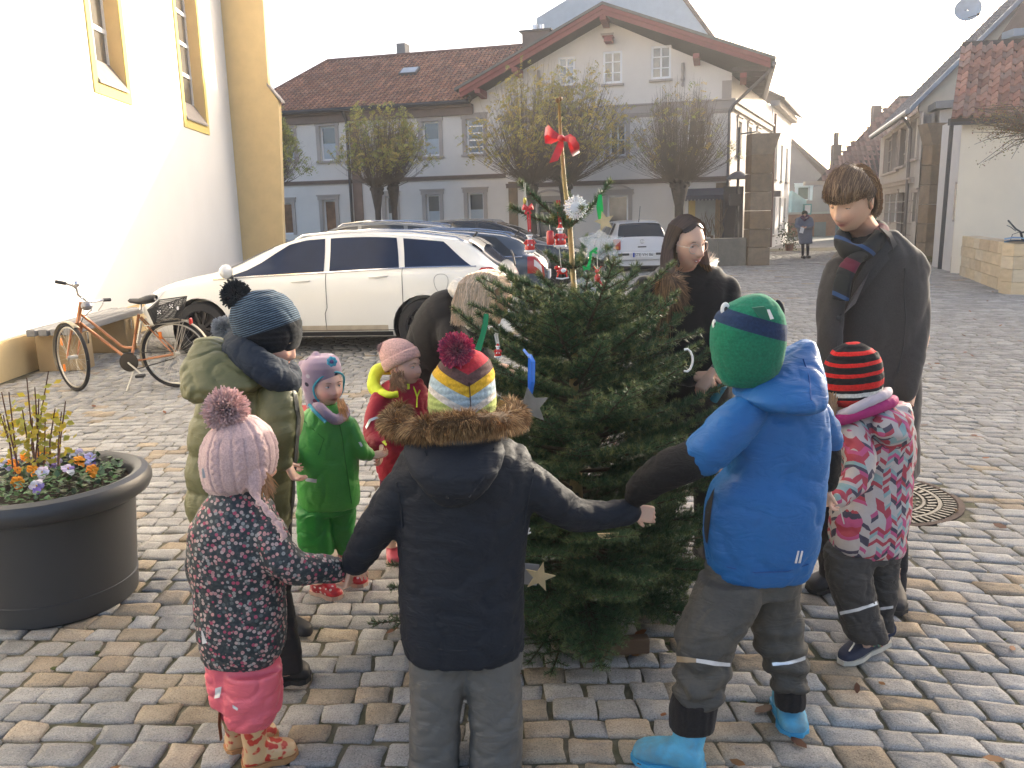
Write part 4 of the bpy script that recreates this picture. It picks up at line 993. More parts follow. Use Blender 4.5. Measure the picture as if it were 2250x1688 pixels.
def pollard(label, knobs, rad_, top, nt, nl, seed, cols, lean=0, base=None, tr=.2):
    r = random.Random(seed)
    bx = sum(k[0] for k in knobs) / len(knobs); by = sum(k[1] for k in knobs) / len(knobs)
    t = thing('pollard_tree', label, 'tree', (bx, by, 0), group='pollard trees in front of the grey houses')
    tb = MB()
    for i, (kx, ky, kz) in enumerate(knobs):
        x0 = kx + r.uniform(-.05, .05)
        tb.tube([(x0,ky,-.05),(x0+.02,ky,kz*.4),(kx,ky,kz*.75),(kx,ky,kz),(kx,ky,kz+.25)],[tr*.95,tr*.72,tr*.78,tr*1.6,tr*.9],12)
        for k in range(9):
            a=r.uniform(0,6.28);q=(kx+math.cos(a)*tr*1.3,ky+math.sin(a)*tr*1.3,kz+r.uniform(-.1,.2));tb.ball(q,tr*r.uniform(.4,.7),8,6)
    tb.build('trunk', m_bark, t, smooth='all')
    tw = MB(); lv = MB(); lv.usecol = True; tips = []
    for k in range(nt):
        kx, ky, kz = knobs[k % len(knobs)]; a = r.uniform(0, 2 * math.pi); e = r.uniform(.05, 1.0) ** .7
        out=rad_*(1-e*.75)*r.uniform(.75,1.1);hh=(top-kz)*(.18+.82*e**.75)*r.uniform(.8,1.08)
        hh *= 1 - .12 * (out / rad_)
        p0=Vector((kx+math.cos(a)*tr,ky+math.sin(a)*tr,kz+r.uniform(0,.25)));p3=Vector((kx+math.cos(a)*out+lean,ky+math.sin(a)*out,kz+hh))
        p1=p0+Vector((math.cos(a)*out*.45,math.sin(a)*out*.45,hh*.22));p2=p0.lerp(p3,.7)+Vector((math.cos(a)*out*.08,math.sin(a)*out*.08,-hh*.02))
        pts = []
        for i in range(6):
            s=i/5;q=p0*(1-s)**3+p1*3*s*(1-s)**2+p2*3*s*s*(1-s)+p3*s**3;pts.append(q+Vector((r.uniform(-.02,.02),r.uniform(-.02,.02),0))*s)
        r0=r.uniform(.005,.0095);tw.tube(pts,[r0,r0*.8,r0*.65,r0*.5,r0*.35,r0*.2],3,cap=False)
        for j in range(r.randint(1, 4)):
            i=r.randint(2,4);d_=Vector((r.uniform(-1,1),r.uniform(-1,1),r.uniform(.2,1.2)))*.3;tw.tube([pts[i],pts[i]+d_*.5+Vector((0,0,.03)),pts[i]+d_],[.004,.003,.002],3,cap=False);tips.append(pts[i]+d_*r.uniform(.4,1))
        tips += [pts[5], pts[4].lerp(pts[5], r.random()), pts[3].lerp(pts[4], r.random())]
    tw.build('crown', m_twig, t)
    for k in range(int(nl * .62)):
        q = r.choice(tips); dens = noise.noise(q * .9 + Vector((seed, 0, 0)))
        if dens < -.22 or q.z < kz + .45 * r.random() + .2: continue
        c=r.choice(cols);kk=r.uniform(.7,1.25);lv.cc=tuple(x*kk for x in c);d_=Vector((r.uniform(-1,1),r.uniform(-1,1),r.uniform(-.8,.4))).normalized()*r.uniform(.12,.26);sd_=d_.orthogonal().normalized()
        for m in range(4):   # a feathered leaf: pairs of leaflets on a drooping stalk
            b0 = q + d_ * (m / 4) + Vector((0, 0, -.02 * m * m * .3))
            for s2 in (1, -1):
                u_=(sd_*s2+d_.normalized()*.5).normalized()*r.uniform(.045,.075);v_=d_.normalized()*.022+Vector((0,0,r.uniform(-.012,.012)))
                lv.poly([b0, b0 + u_ * .5 + v_, b0 + u_, b0 + u_ * .5 - v_])
    if lv.v: lv.build('leaves', m_leafY, t, kind='stuff')
    return t
YL=[(.52,.42,.10),(.44,.39,.10),(.36,.35,.09),(.60,.46,.12)];YG=[(.34,.36,.09),(.44,.43,.11),(.28,.32,.09)];YO=[(.66,.46,.10),(.56,.42,.10),(.46,.39,.10)]
def kn(x, y, Y): p = D(x, y, Y); return (p.x, p.y, p.z)
zt_ = lambda x, y, Y: D(x, y, Y).z
pollard('twin stemmed pollard tree with yellow-green crown left of the christmas tree',[kn(828,418,26.5),kn(864,412,27)],1.75,zt_(850,218,26.5),620,2700,1,YG+YL,tr=.12)
pollard('broad pollard tree with yellow leaves directly behind the christmas tree top',[kn(1168,410,25.5),kn(1242,408,26.2)],2.95,zt_(1270,135,26),1100,4800,2,YO+YL,.25,tr=.13)
pollard('nearly bare pollard tree with dark twigs behind the woman with glasses',[kn(1493,408,25)],2.15,zt_(1490,172,25),760,420,3,YG+YO,tr=.17)
pollard('pollard tree half hidden behind the yellow church buttress',[kn(600,425,27)],1.5,zt_(600,228,27),380,1800,4,YG,tr=.13)
# branch of a climbing tree hanging over the tiled roof at right
tt=thing('reddish_tree','thin autumn tree with red and golden leaves hanging over the pantile roof','tree',(13.6,17.6,0))
r = random.Random(5); tb = MB(); base = Vector((13.0, 17.4, 0)); hub = D(2290, 300, 17.4)
tb.tube([(hub.x+.2,17.4,0),(hub.x+.1,17.4,1.6),hub],[.09,.08,.06],8);tb.build('trunk',m_bark,tt,smooth='all')
tw, lv = MB(), MB(); lv.usecol = True
for k in range(120):
    e=D(r.uniform(2130,2330),235+abs(r.gauss(0,1))*48,17.4+r.uniform(-.7,.5));e2=hub.lerp(e,.5)+Vector((0,0,r.uniform(0,.35)))
    tw.tube([hub, e2, e], [.014, .009, .004], 3, cap=False)
    for m in range(20):
        q=e2.lerp(e,r.random())+Vector((r.uniform(-.12,.12),r.uniform(-.1,.1),r.uniform(-.12,.12)));c=r.choice([(.28,.16,.04),(.24,.06,.04),(.35,.23,.05),(.16,.09,.04),(.2,.19,.05)]);lv.cc=c
        a_=Vector((r.uniform(-1,1),r.uniform(-1,1),r.uniform(-1,1))).normalized()*r.uniform(.015,.03);b_=a_.orthogonal().normalized()*.013;lv.poly([q-a_,q+b_,q+a_,q-b_])
tw.build('crown', m_twig, tt); lv.build('leaves', m_leafY, tt, kind='stuff')
# hedge by the long house, scrub by the right pillar, bare shrub by the shop
def bush(name, label, cat, x0, x1, y0, y1, h, n, cols, sz=.05, seed=3):
    r = random.Random(seed); lv = MB(); lv.usecol = True
    for k in range(n):
        u,v=r.random(),r.random();x=x0+(x1-x0)*u;y=y0+(y1-y0)*v;hh=h*(.75+.25*noise.noise(Vector((x*1.3,y*1.3,0)))*2)*math.sin(math.pi*min(.95,max(.05,v)))**.4
        z=hh*r.random()**.45;q=Vector((x,y,z));kk=r.uniform(.6,1.3);c=r.choice(cols);lv.cc=tuple(a*kk for a in c)
        a_=Vector((r.uniform(-1,1),r.uniform(-1,1),r.uniform(-1,1))).normalized()*sz*r.uniform(.6,1.3);b_=a_.orthogonal().normalized()*sz*.5;lv.poly([q-a_,q+b_,q+a_,q-b_])
    return tag(reorigin(lv.build(name, m_leafY)), label, cat)
bush('hedge','low dark evergreen hedge beneath the long house windows','hedge',-9.3,-5.2,26.8,28,1.05,9000,[(.035,.045,.022),(.05,.06,.03),(.025,.035,.02)])
bush('grass_tuft','weedy grass tuft at the foot of the right gate pillar','plant',11.7,13.4,23.2,24.6,.28,1500,[(.16,.15,.04),(.10,.12,.03),(.2,.15,.05)],.04)
P = D(1565, 500, 26.3); sbm = MB(); r = random.Random(8)
for k in range(16):
    q = Vector((P.x + r.uniform(-.3, .3), 26.3, .85)); pts = [q]
    for i in range(4):q=q+Vector((r.uniform(-.14,.14),r.uniform(-.05,.05),r.uniform(.12,.25)));pts.append(q)
    sbm.tube(pts, [.018, .014, .011, .008, .004], 4)
sbm.tube([(P.x,26.3,0),(P.x,26.3,.9)],.05,6);tag(reorigin(sbm.build('bare_shrub',m_twig)),'bare twiggy shrub behind the low stone wall before the shop','plant')
ps = MB(); r = random.Random(3)
PX = D(1735, 530, 34)
for k in range(500):
    q=Vector((PX.x+r.gauss(0,.22),PX.y+r.gauss(0,.2),abs(r.gauss(.5,.28))));a_=Vector((r.uniform(-1,1),r.uniform(-1,1),r.uniform(-1,1))).normalized()*.05;b_=a_.orthogonal().normalized()*.03;ps.col([x*r.uniform(.6,1.3) for x in (.05,.07,.03)]).poly([q-a_,q+b_,q+a_,q-b_])
pp=thing('potted_plant','dark bushy potted plant by the white street house doorstep','plant',(PX.x,PX.y,0));ps.build('leaves',m_leafY,pp,kind='stuff');b=MB();b.lathe([(.001,0),(.14,0),(.18,.28),(.15,.26)],(PX.x,PX.y,0),12);b.build('pot',M('terracotta',(.28,.12,.08)),pp)

# ================================================================ BENCH
bn_=thing('wall_bench','weathered grey slatted bench on sandstone blocks along the church wall','bench',(-5.1,9.9,0))
m_slat = M('slat_grey', (.22, .215, .21), rough=.85, var=.2, vs=3, stretch=(6, 1, 6), bump=.3, bs=20)
m_blk = M('bench_stone', (.42, .30, .16), rough=.9, var=.12, bump=.3, dirt=.3, dirtcol=(.25, .18, .1))
BA=Vector((-5.28,9.12,0));bd_=Vector((-.067,1,0)).normalized();bn2=Vector((1,.067,0)).normalized()
for k in range(4):
    c = BA + bn2 * (-.02 + .13 * k) + bd_ * 1.15; ang_ = math.atan2(bd_.y, bd_.x)
    b = MB(); b.bbox((c.x, c.y, .475), (2.35, .095, .075), .008, ang_); b.build('slat', m_slat, bn_)
for s_ in (.22, 1.55):
    c=BA+bn2*.16+bd_*(s_+.12);b=MB();b.bbox((c.x,c.y,.215),(.3,.5,.43),.012,math.atan2(bd_.y,bd_.x));so=b.build('support_block',m_blk,bn_)
    b=MB();c2=c+bn2*.262+Vector((0,0,.36));b.box((c2.x,c2.y,c2.z),(.04,.02,.13),math.atan2(bd_.y,bd_.x));b.build('steel_bracket',m_chrome,so)

# ================================================================ BICYCLE
by_=thing('bicycle','copper ladies bicycle with rear basket leaning on its stand by the church wall','bicycle',(-3.9,8.2,0))
m_cop=M('frame_copper',(.42,.17,.07),rough=.35,metal=.35,var=.1,coat=.3);m_alu=M('alu',(.5,.48,.43),rough=.35,metal=.8,var=.15)
m_fend=M('mudguard',(.42,.36,.26),rough=.4,metal=.5,var=.15);m_orange=M('reflector_orange',(.85,.22,.02),rough=.3)
B_ = lambda zx, zy, Y=8.2: D(100 + zx / 5.53, 580 + zy / 5.53, Y)
def wheel(c, r, ang, nm='wheel'):
    Rm = Matrix.Rotation(ang, 3, 'Z') @ Matrix.Rotation(math.pi / 2, 3, 'X')
    tb=MB();circ=[c+Rm @ Vector((r*math.cos(a),r*math.sin(a),0)) for a in [2*math.pi*k/40 for k in range(41)]]
    tb.tube(circ, .018, 7, cap=False); w = tb.build(nm, m_tyre, by_, smooth='all')
    rb=MB();rb.tube([c+Rm @ Vector(((r-.022)*math.cos(a),(r-.022)*math.sin(a),0)) for a in [2*math.pi*k/40 for k in range(41)]],[(.008,.012)]*41,6,cap=False);rb.build('rim',m_alu,w,smooth='all')
    sb = MB()
    for k in range(32):a=2*math.pi*k/32;a2=a+.25*(1 if k % 2 else -1);sb.tube([c+Rm @ Vector((.02*math.cos(a2),.02*math.sin(a2),.03*(1 if k % 4<2 else -1))),c+Rm @ Vector(((r-.02)*math.cos(a),(r-.02)*math.sin(a),0))],.0012,3,cap=False)
    sb.build('spokes', m_alu, w, kind='stuff')
    hb=MB();hb.tube([c+Rm @ Vector((0,0,-.05)),c+Rm @ Vector((0,0,.05))],.022,8);hb.build('hub',m_alu,w)
    return w, Rm
r_w = .325; fc = D(159, 788, 8.15); fc.z = r_w + .018; rc_ = D(387.5, 784, 8.2); rc_.z = r_w + .018
wf_, RF_ = wheel(fc, r_w, rad(-38)); wr_, RR_ = wheel(rc_, r_w, 0)
for c, Rm, al in ((fc, RF_, (2.5, 3.7)), (rc_, RR_, (.9,))):
    for a in al:p=c+Rm @ Vector(((r_w-.09)*math.cos(a if al[0] != .9 else 2.2),(r_w-.09)*math.sin(a if al[0] != .9 else 2.2),0));b=MB();b.bbox(p,(.035,.012,.075),.005,0,Rm @ Matrix.Rotation(math.pi/2,3,'X'));b.build('wheel_reflector',m_orange,wf_ if c is fc else wr_)
ht, hb_ = B_(440, 430, 8.17), B_(385, 750, 8.17); stp, bbk = B_(1155, 560), B_(1040, 1185)
b=MB();b.tube([ht+(hb_-ht)*.1,hb_],.02,10);b.tube([B_(412,600),B_(640,775),B_(860,950),B_(920,1000),B_(980,1020),B_(1065,1015)],.014,8);b.tube([B_(400,705),B_(1030,1180)],.016,8);b.tube([B_(1135,610),bbk],.015,8)
for dy in (-.05, .05):
    o_=Vector((0,dy,0));b.tube([bbk+o_*.5,rc_+o_],.009,6);b.tube([B_(1150,645)+o_*.4,rc_+o_],.008,6)
b.build('frame', m_cop, by_, smooth='all')
b = MB(); fa = RF_ @ Vector((0, 0, 1))
for s_ in (-1,1):b.tube([hb_+fa*.045*s_,hb_.lerp(fc,.5)+fa*.05*s_,fc+fa*.05*s_],[.013,.011,.008],6)
b.tube([hb_+Vector((0,0,.03)),hb_-Vector((0,0,.05))],.03,8);b.build('fork',m_cop,by_,smooth='all')
def fender(c, Rm, a0, a1, nm):
    b = MB(); rows = []
    for k in range(19):
        a=a0+(a1-a0)*k/18;rows.append([c+Rm @ Vector(((r_w+.035-(q*q)*9)*math.cos(a),(r_w+.035-(q*q)*9)*math.sin(a),q)) for q in (-.03,-.018,0,.018,.03)])
    b.grid(rows);o=b.build(nm,m_fend,by_,smooth='all');md=o.modifiers.new('s','SOLIDIFY');md.thickness=.002
fender(fc, RF_, rad(60), rad(205), 'front_mudguard'); fender(rc_, RR_, rad(5), rad(200), 'rear_mudguard')
hc = B_(425, 400, 8.17); lg = B_(115, 215, 7.9); rg = B_(790, 435, 8.5)
b=MB();b.tube([ht,hc],.013,8);b.tube([B_(250,240,7.95),B_(330,265,8.0),B_(375,300,8.03),B_(395,380,8.1),hc,B_(490,445,8.25),B_(560,462,8.32),B_(650,450,8.4),B_(700,440,8.44)],.011,8);b.build('handlebar',m_chrome,by_,smooth='all')
for p,q in ((lg,B_(250,240,7.95)),(rg,B_(700,440,8.44))):b=MB();b.tube([p,q],.017,8);b.build('grip',m_black,by_)
b=MB();b.tube([B_(700,470,8.42),B_(690,500,8.4),B_(640,570,8.38)],.006,5);b.build('brake_lever',m_alu,by_)
b = MB(); b.ball(B_(365, 245, 8.02), .035, 12, 8); b.build('bell', m_chrome, by_, smooth=True)
b=MB();b.ball(B_(500,510,8.05),(.055,.05,.045),10,8);b.build('front_lamp',M('lamp_housing',(.25,.25,.27),rough=.3,metal=.6),by_,smooth=True)
b=MB();b.tube([B_(460,520),B_(470,620),B_(430,720)],.004,4);b.tube([B_(520,500,8.1),B_(560,560,8.1),B_(470,640)],.004,4);b.build('cables',m_black,by_)
b = MB(); b.tube([stp, B_(1160, 480)], .012, 8); b.build('seat_post', m_chrome, by_)
b=MB();s0,s1=B_(1000,450),B_(1330,430);b.rings([(s0,.004,.003),(s0.lerp(s1,.08),.028,.022),(s0.lerp(s1,.4)+Vector((0,0,-.012)),.045,.03),(s0.lerp(s1,.7),.085,.042),(s0.lerp(s1,.93)+Vector((0,0,.01)),.09,.04),(s1+Vector((.01,0,.015)),.05,.025)],16,Vector((0,1,0)),Vector((0,0,1)));b.build('saddle',M('saddle_black',(.03,.03,.033),rough=.5,var=.2),by_,smooth='all')
# basket: wire mesh walls with patches
m_mesh = M('basket_mesh', (.02, .02, .022), rough=.7)
tb_=[B_(1370,560-30,8.03),B_(1715,400,8.03),B_(1715,395,8.42),B_(1270,420,8.42)];bt_=[B_(1320,735,8.08),B_(1640,690,8.08),B_(1640,690,8.36),B_(1330,735,8.36)]
tb_[0] = B_(1240, 560, 8.03); tb_[3] = B_(1380, 440, 8.42)
wb = MB()
def wiremesh(q0, q1, q2, q3, n, m, r_):
    for i in range(n + 1): t_ = i / n; wb.tube([q0.lerp(q1, t_), q3.lerp(q2, t_)], r_, 3, cap=False)
    for j in range(m + 1): t_ = j / m; wb.tube([q0.lerp(q3, t_), q1.lerp(q2, t_)], r_, 3, cap=False)
for i in range(4): j = (i + 1) % 4; wiremesh(bt_[i], bt_[j], tb_[j], tb_[i], 26, 14, .0028)
wiremesh(bt_[0], bt_[1], bt_[2], bt_[3], 16, 12, .003)
bk_ = wb.build('rear_basket', m_mesh, by_)
b = MB()
for i in range(4): j = (i + 1) % 4; b.tube([tb_[i], tb_[j]], .006, 5); b.tube([bt_[i], tb_[i]], .005, 5)
b.build('basket_rim', m_mesh, bk_)
pb_ = tb_[0].lerp(tb_[1], .5).lerp(bt_[0].lerp(bt_[1], .5), .2)
for k_, (f, g_) in enumerate(((.28, .25), (.62, .12))):
    c=tb_[0].lerp(tb_[1],f).lerp(bt_[0].lerp(bt_[1],f),g_+.1)-Vector((0,.006,0));b=MB();b.box(c,(.06,.004,.06),0,Matrix.Rotation(rad(12),3,'Y').inverted());ptc=b.build('badge_patch',m_black,bk_)
    b = MB()
    for dx,dz in ((-.012,.012),(.012,.014),(-.012,-.012),(.012,-.01),(0,0)):b.box(c+Vector((dx,-.004,dz)),(.011,.003,.011))
    b.build('patch_print', m_frame, ptc)
b=MB();b.ball(tb_[0].lerp(tb_[1],.82).lerp(bt_[0].lerp(bt_[1],.82),.4)-Vector((0,.008,0)),(.012,.003,.02),10,6);b.build('round_sticker',m_frame,bk_)
b = MB(); rk0, rk1 = B_(1230, 745), B_(1730, 690)
for dy in (-.06,.06):b.tube([B_(1170,660)+Vector((0,dy,0)),rk0+Vector((0,dy,0)),rk1+Vector((0,dy,0))],.005,5);b.tube([rk1+Vector((-.02,dy,0)),rc_+Vector((0,dy,0))],.004,5);b.tube([rk1+Vector((-.06,dy,0)),rc_+Vector((0,dy,0))],.004,5)
b.build('carrier_rack', m_alu, by_)
b=MB();b.bbox(B_(1765,700),(.025,.06,.07),.01);b.build('tail_lamp',M('tail_red',(.55,.03,.02),rough=.2),by_)
b=MB();b.lathe([(.001,.005),(.06,.005),(.09,.004),(.095,0),(.09,-.004),(.001,-.005)],bbk-Vector((0,.05,0)),28,Matrix.Rotation(math.pi/2,3,'X'));b.build('chainring',M('chain_dark',(.05,.045,.04),rough=.5,metal=.6),by_)
b=MB();cc_=bbk-Vector((0,.05,0));b.tube([cc_+Vector((0,-.01,.09)),rc_+Vector((0,-.05,.035))],.005,4);b.tube([cc_+Vector((0,-.01,-.09)),rc_+Vector((0,-.05,-.035))],.005,4);b.build('chain',M('chain_dark'),by_)
pe=B_(1180,1350,8.08);b=MB();b.tube([cc_-Vector((0,.02,0)),pe],.009,6);b.build('crank',m_alu,by_)
b = MB(); b.bbox(pe + Vector((0, -.05, 0)), (.085, .09, .028), .006, .2); b.build('pedal', m_black, by_)
ks=G(100+985/5.53,580+1555/5.53);b=MB();b.tube([bbk+Vector((.05,0,-.02)),(ks.x,ks.y,.01)],.007,5);b.build('kickstand',m_alu,by_)
b = MB(); b.tube([B_(1165, 700, 8.14), B_(1120, 960, 8.14)], .014, 8); b.build('pump', m_alu, by_)

# ================================================================ PLANTER WITH FLOWERS
PC = Vector((-2.02, 3.42, 0))
pt=thing('planter','large round dark grey plastic planter with rolled rim in the left foreground','planter',PC)
m_plast = M('planter_plastic', (.045, .048, .052), rough=.42, var=.08, vs=2, bump=.08, bs=140, spec=.5)
b=MB();b.lathe([(.001,.0),(.305,.0),(.318,.012),(.325,.10),(.322,.102),(.338,.30),(.350,.45),(.352,.468),(.385,.462),(.412,.478),(.425,.505),(.425,.528),(.41,.552),(.385,.562),(.362,.556),(.348,.54),(.343,.5),(.335,.40)],PC,72)
b.build('pot', m_plast, pt, smooth=35)
b=MB();b.grid([[PC+Vector((rr*math.cos(a),rr*math.sin(a),.505+.02*noise.noise(Vector((rr*9*math.cos(a),rr*9*math.sin(a),0))))) for a in [2*math.pi*k/40 for k in range(40)]] for rr in (.34,.25,.15,.06,.01)],closev=True);b.build('soil',M('soil',(.035,.025,.018),rough=1,var=.5,vs=40,bump=1,bs=60,bd=.02),pt)
r=random.Random(21);m_petal=M('petal',attr=True,rough=.6,var=.1,vs=30);m_leafg=M('pansy_leaf',attr=True,rough=.5,var=.2,vs=30)
lf = MB(); lf.usecol = True
for k in range(900):
    a,rr=r.uniform(0,6.28),.31*math.sqrt(r.random());q=PC+Vector((rr*math.cos(a),rr*math.sin(a),.515+r.random()*.065));d_=Vector((r.uniform(-1,1),r.uniform(-1,1),r.uniform(-.1,.7))).normalized();s_=r.uniform(.012,.026);n_=d_.cross(Vector((0,0,1))).normalized()*s_*.55
    lf.cc=tuple(x*r.uniform(.6,1.4) for x in (.045,.10,.03));lf.poly([q,q+d_*s_*.6+n_,q+d_*s_*1.6+Vector((0,0,-.004)),q+d_*s_*.6-n_])
tag(reorigin(lf.build('pansy_foliage',m_leafg,kind=None)),'low green pansy foliage filling the round planter','foliage')
def pansy(q, col, dark, s, lab):
    t = thing('pansy', lab, 'flower', q, group='pansies in the planter')
    f=(CP+Vector((r.uniform(-1.2,1.2),0,1.2))-q).normalized();f=(f+Vector((r.uniform(-.5,.5),r.uniform(-.5,.5),r.uniform(-.2,.5)))).normalized();u=f.cross(Vector((0,0,1))).normalized();v=u.cross(f)*-1
    if v.z < 0: v = -v
    b = MB(); b.usecol = True
    for ang, rr, w in ((60, 1, .8), (120, 1, .8), (5, .9, .8), (175, .9, .8), (270, 1.0, 1.05)):
        c=q+(u*math.cos(rad(ang))+v*math.sin(rad(ang)))*s*.55*rr+f*r.uniform(.001,.005);b.cc=tuple(x*r.uniform(.85,1.1) for x in (dark if ang>150 and dark and r.random()<.4 else col));ring=[]
        for k in range(9):a_=2*math.pi*k/9;ring.append(c+(u*math.cos(a_)+v*math.sin(a_))*s*.55*w*r.uniform(.88,1.1)+f*(.004*math.cos(2*a_)))
        b.poly(ring)
    b.build('petals',m_petal,t);b=MB();b.ball(q+f*.008,s*.12,6,5);b.build('eye',M('pansy_eye',(.5,.3,.02)),t);b=MB();b.tube([q,(q.x,q.y,.5)],.0015,4);b.build('stem',M('stem_green',(.06,.11,.03)),t)
OR, LI, VI = (.85, .30, .01), (.62, .60, .72), (.42, .40, .68)
zi = lambda x, y: G(x * 320 / 900, 830 + y * 590 / 1659, .575)
for (x,y,c,s,w) in ((80,520,OR,.03,'orange pansy seen from the side at the left of the planter'),(105,560,OR,.022,'small orange pansy just below the leftmost orange one'),(202,560,OR,.032,'narrow orange pansy between the two lilac groups'),(110,635,OR,.032,'orange-red pansy hanging low at the front left'),(272,375,OR,.04,'large orange pansy high at the back of the planter'),(490,505,OR,.034,'orange pansy beside the big white one'),(568,562,OR,.034,'rightmost orange pansy in the planter'),(20,380,OR,.028,'orange pansy cut by the left picture edge'),
                       (265,575,LI,.036,'pale lilac pansy right of the narrow orange one'),(345,508,LI,.034,'pale lilac pansy of the middle pair'),(315,515,LI,.03,'pale lilac pansy leaning left in the middle pair'),(418,555,LI,.036,'pale lilac pansy in front of the big white one'),(478,470,LI,.042,'big whitish pansy at the back right'),(228,660,LI,.036,'white pansy lowest at the planter front'),(30,530,VI,.036,'violet-grey pansy at the far left'),(555,480,VI,.034,'pale violet pansy nearest the right rim'),(560,520,VI,.028,'small violet pansy below the one nearest the rim'),(10,480,LI,.03,'lilac pansy at the left picture edge')):
    q = zi(x, y + 12); d_ = Vector((q.x, q.y, 0)) - PC
    if d_.length > .33: q = Vector((PC.x + d_.x / d_.length * .33, PC.y + d_.y / d_.length * .33, q.z))
    pansy(q, c, (.25, .18, .45) if c is not OR else None, s * .88, w)
sh_=thing('twiggy_shrub','thin reddish stems with yellow leaves rising from the planter','plant',PC+Vector((-.05,.05,.5)))
st = MB(); lv = MB(); lv.usecol = True
for (x0,y0,x1,y1) in ((75,480,0,220),(100,470,55,90),(180,470,135,180),(190,470,240,130),(215,470,165,0),(190,480,300,-40),(250,480,280,250),(300,470,340,190),(340,470,405,145),(345,480,380,210),(120,490,10,90),(235,490,200,250),(60,470,20,230),(230,470,215,60)):
    q0=zi(x0,y0+60);q0.z=.5;q1=D(x1*320/900,830+y1*590/1659,q0.y+r.uniform(-.08,.08));mid=q0.lerp(q1,.5)+Vector((r.uniform(-.02,.02),0,.01));st.tube([q0,mid,q1],[.0042,.0035,.0022],5)
    for k in range(20):
        if r.random() < .35: continue
        q=q0.lerp(q1,r.uniform(.25,.95))+Vector((r.uniform(-.05,.05),r.uniform(-.04,.04),r.uniform(-.03,.03)));c=r.choice([(.42,.36,.05),(.34,.34,.06),(.5,.38,.04)]);lv.cc=c
        d_=Vector((r.uniform(-1,1),r.uniform(-.6,.6),r.uniform(-.6,.5))).normalized()*r.uniform(.02,.045);n_=d_.orthogonal().normalized()*.014
        lv.poly([q, q + d_ * .5 + n_, q + d_, q + d_ * .5 - n_])
st.build('stems',M('stem_red',(.12,.055,.04),rough=.7),sh_,smooth='all');lv.build('leaves',m_leafY,sh_,kind='stuff')

# ================================================================ MANHOLE
mh = thing('manhole_cover', 'round cast iron manhole cover set in the setts at right', 'manhole cover', MHC)
m_iron=M('cast_iron',(.06,.058,.055),rough=.55,metal=.5,var=.25,vs=12,bump=.3,bs=60);m_rust=M('iron_rust',(.07,.045,.035),rough=.9,var=.3)
b=MB();b.lathe([(.47,-.02),(.47,.002),(.44,.004),(.43,-.012),(.30,-.014),(.001,-.014)],MHC,48);b.build('frame_ring',m_rust,mh)
def ringbars(n, r0, r1, w, nm, tw=0):
    b = MB()
    for k in range(n):
        a=2*math.pi*k/n;R_=Matrix.Rotation(a,3,'Z') @ Matrix.Rotation(tw,3,'Z');b.box(MHC+Matrix.Rotation(a,3,'Z') @ Vector(((r0+r1)/2,0,-.004)),(r1-r0,w,.016),0,R_)
    b.build(nm, m_iron, mh, kind='stuff')
ringbars(64, .365, .43, .016, 'outer_teeth'); ringbars(40, .285, .335, .022, 'middle_teeth', .5)
for r0,r1 in ((.34,.36),(.262,.278),(.15,.165)):b=MB();b.lathe([(r0,-.013),(r0,.003),(r1,.003),(r1,-.013)],MHC,40);b.build('ring',m_iron,mh)
b = MB()
for rr, n in ((.24, 26), (.212, 22), (.184, 19)):
    for k in range(n):a=2*math.pi*k/n;b.box(MHC+Vector((rr*math.cos(a),rr*math.sin(a),-.006)),(.016,.016,.014),a)
b.build('studs', m_iron, mh, kind='stuff')
b=MB();b.lathe([(.15,-.012),(.145,.002),(.001,.003)],MHC,28);b.build('concrete_centre',M('concrete',(.32,.30,.26),rough=.9,var=.15,bump=.3),mh)

# red and blue rubber ground markers, fallen leaves
for nm,q,c,lab in (('ground_mat',(-1.78,6.98),(.35,.03,.025),'red flat mat on the setts between the olive jacket and green suit'),('ground_mat',(-1.72,6.45),(.03,.07,.22),'blue flat mat on the setts in front of the red one')):
    b=MB();b.bbox((q[0],q[1],.012),(.55,.36,.014),.005,.1);tag(reorigin(b.build(nm,M('mat_%.2f' % c[0],c,rough=.7))),lab,'mat')
lv = MB(); lv.usecol = True; r = random.Random(31)
for k in range(210):
    Y = 2 + 15 * r.random() ** 1.3; X = r.uniform(-.62, .72) * Y + r.gauss(0, .4)
    if r.random() < .5: X = abs(X)
    if X < -5.2: continue
    s_=r.uniform(.018,.042);a=r.uniform(0,6.28);u=Vector((math.cos(a),math.sin(a),r.uniform(-.2,.5)))*s_;v=Vector((-math.sin(a),math.cos(a),r.uniform(-.1,.3)))*s_*.45;c=r.choice([(.26,.10,.04),(.20,.08,.04),(.30,.15,.06),(.15,.07,.04)]);lv.cc=c;q=Vector((X,Y,.014))
    lv.poly([q - u, q - u * .3 + v, q + u * .5 + v * .8, q + u, q + u * .4 - v, q - u * .4 - v * .9])
o=lv.build('fallen_leaves',m_leafY,kind='stuff');o['label']='brown fallen leaves scattered over the setts'

# handlebar of a bicycle and a blue cover behind the sandstone wall
b2=thing('parked_bicycle','black bicycle with curved handlebar parked behind the sandstone block wall','bicycle',(10.9,16.4,0))
Q_ = lambda x, y, Y=16.2: D(1750 + x / 3.318, 330 + y / 3.318, Y)
b=MB();b.tube([Q_(1545,515,15.9),Q_(1575,548),Q_(1600,575),Q_(1640,600),Q_(1700,590,16.5)],.016,7);b.build('handlebar',m_black,b2,smooth='all')
b=MB();b.tube([Q_(1635,598),Q_(1650,660),Q_(1665,720)],.022,7);b.tube([Q_(1650,650),Q_(1850,800)],.02,7);b.build('frame',m_black,b2)
b=MB();b.tube([Q_(1560,660),Q_(1575,615),Q_(1620,600),Q_(1655,605)],.006,5);b.tube([Q_(1535,550,15.9),Q_(1560,560),Q_(1600,590)],.007,5);b.build('cables',m_black,b2)
fc2 = Q_(1655, 800); fc2.z = .34
